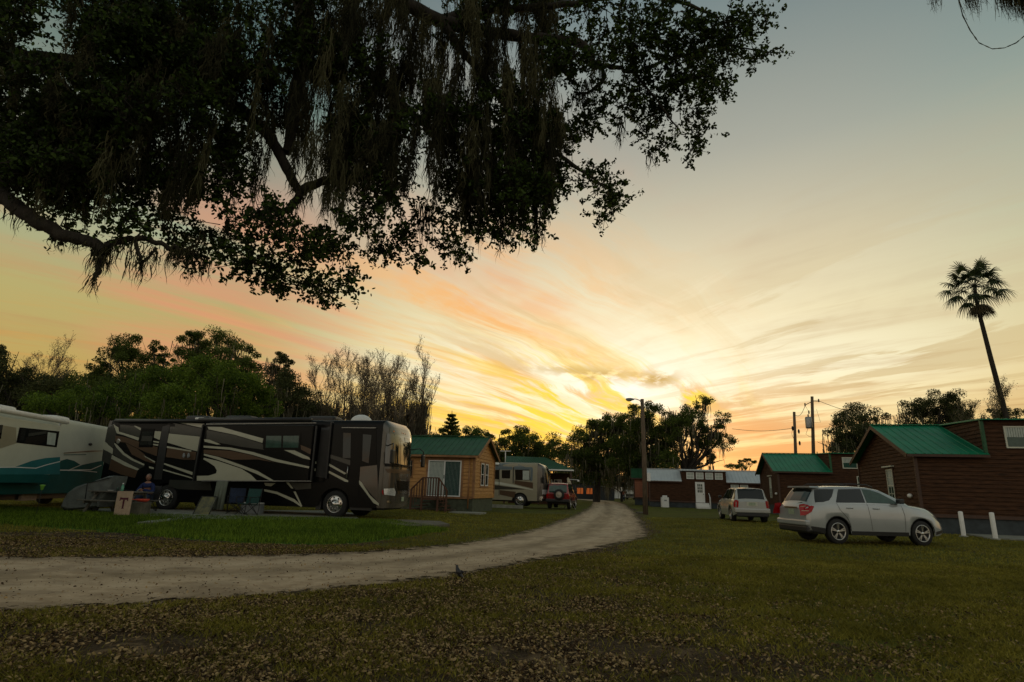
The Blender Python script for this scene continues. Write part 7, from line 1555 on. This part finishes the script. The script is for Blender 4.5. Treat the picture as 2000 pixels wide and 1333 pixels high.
# pair of white shoes hanging on the motorhome side
for k in range(2):
    a = C1.fr.pix(359+k*9, 890, 1, -.12); w = C1.fr; M_ = Matrix.Rotation(C1.fr.a, 3, 'Z'); o_ = C1.fr.loc + M_ @ Vector((a.x, -.12, a.z)); t = thing('hanging_glove', ('left' if k == 0 else 'right')+' one of two pale gloves hanging on the side of the black motorhome', 'glove', o_, C1.fr.a); mb = MB(); mb.ellipsoid((0,0,0),(.055,.03,.10)); mb.ellipsoid((.05,0,-.02),(.02,.02,.05)); mb.build('mitt', MT['greypanel'], t)
    mb = MB(); mb.tube([(0,.02,.09),(0,.08,.16)], .006, 4); mb.build('cord', MT['satin'], t)
# standing person far away
q = at_Y(1218, 978, 86); pr2 = thing('person', 'distant person in a red shirt standing beside the road end', 'person', (q.x, 86, 0)); 
V_ = [(0,0,.92),(0,0,1.15),(0,0,1.38),(0,-.01,1.50),(-.09,0,.88),(-.10,-.02,.50),(-.10,0,.08),(-.10,-.12,.04),(.09,0,.88),(.12,-.06,.50),(.12,0,.08),(.12,-.12,.04),(-.20,0,1.36),(-.25,-.02,1.08),(-.22,-.08,.84),(.20,0,1.36),(.26,-.02,1.10),(.20,-.16,.98)]
E_ = [(0,1),(1,2),(2,3),(0,4),(4,5),(5,6),(6,7),(0,8),(8,9),(9,10),(10,11),(2,12),(12,13),(13,14),(2,15),(15,16),(16,17)]
skin_body('body', V_, E_, [.13,(.14,.10),(.15,.10),.055,.09,.065,.045,.04,.09,.065,.045,.04,.055,.045,.03,.055,.045,.03], MT['skin'], pr2)
skin_body('shirt', [V_[0],V_[1],V_[2],V_[12],V_[13],V_[15],V_[16]], [(0,1),(1,2),(2,3),(3,4),(2,5),(5,6)], [.15,(.165,.12),(.17,.12),.075,.06,.075,.06], MT['redshirt'], pr2)
skin_body('trousers', [V_[0],V_[4],V_[5],V_[6],V_[8],V_[9],V_[10]], [(0,1),(1,2),(2,3),(0,4),(4,5),(5,6)], [.145,.105,.08,.06,.105,.08,.06], MT['denim'], pr2)
head(pr2, Vector((0,-.01,1.62)), 1.0); hand(None, pr2, Vector((-.22,-.08,.84)), (0,-.2,-1.0001)); hand(None, pr2, Vector((.20,-.16,.98)), (-.3,-1,0))
# bird on the grass
q = G(895, 1131); bd = thing('bird', 'small dark blackbird standing upright on the leaf strewn grass by the road', 'bird', q, rad(150)); bd.scale = (1.1,1.1,1.1)
Vb = [(0,0,.085),(.022,0,.125),(.030,0,.160),(.034,0,.182),(-.035,0,.055),(-.075,0,.030),(-.13,0,.006)]; skin_body('body', Vb, [(0,1),(1,2),(2,3),(0,4),(4,5),(5,6)], [.034,.028,.018,.019,.026,(.016,.007),(.016,.004)], MT['birdfeather'], bd)
mb = MB(); mb.tube([(.048,0,.183),(.082,0,.180)], [.006,.001], 6); mb.build('beak', MT['satin'], bd)
for s_ in (-1,1): mb = MB(); mb.tube([(-.005,s_*.014,.06),(.0,s_*.016,.03),(.004,s_*.016,.0)], .0035, 5); mb.bar((.004,s_*.016,.003),(.028,s_*.02,.002),.003); mb.bar((.004,s_*.016,.003),(.026,s_*.008,.002),.003); mb.build('leg', MT['satin'], bd)
for s_ in (-1,1): mb = MB(); mb.ellipsoid((-.02,s_*.028,.088),(.05,.008,.024)); mb.build('wing', MT['birdfeather'], bd)
for s_ in (-1,1): mb = MB(); mb.ellipsoid((.042,s_*.016,.188),(.004,.003,.004)); mb.build('eye', MT['amber'], bd)
# moss and foliage parts nobody could count
for o in bpy.data.objects:
    if o.type == 'MESH' and o.name.split('.')[0] in ('spanish_moss','moss_tufts','leaves','twigs','seed_clusters','crown','fronds','blind','blind_edges') and o.parent: 
        if o.name.split('.')[0] in ('spanish_moss','moss_tufts','leaves','twigs'): o['kind'] = 'stuff'
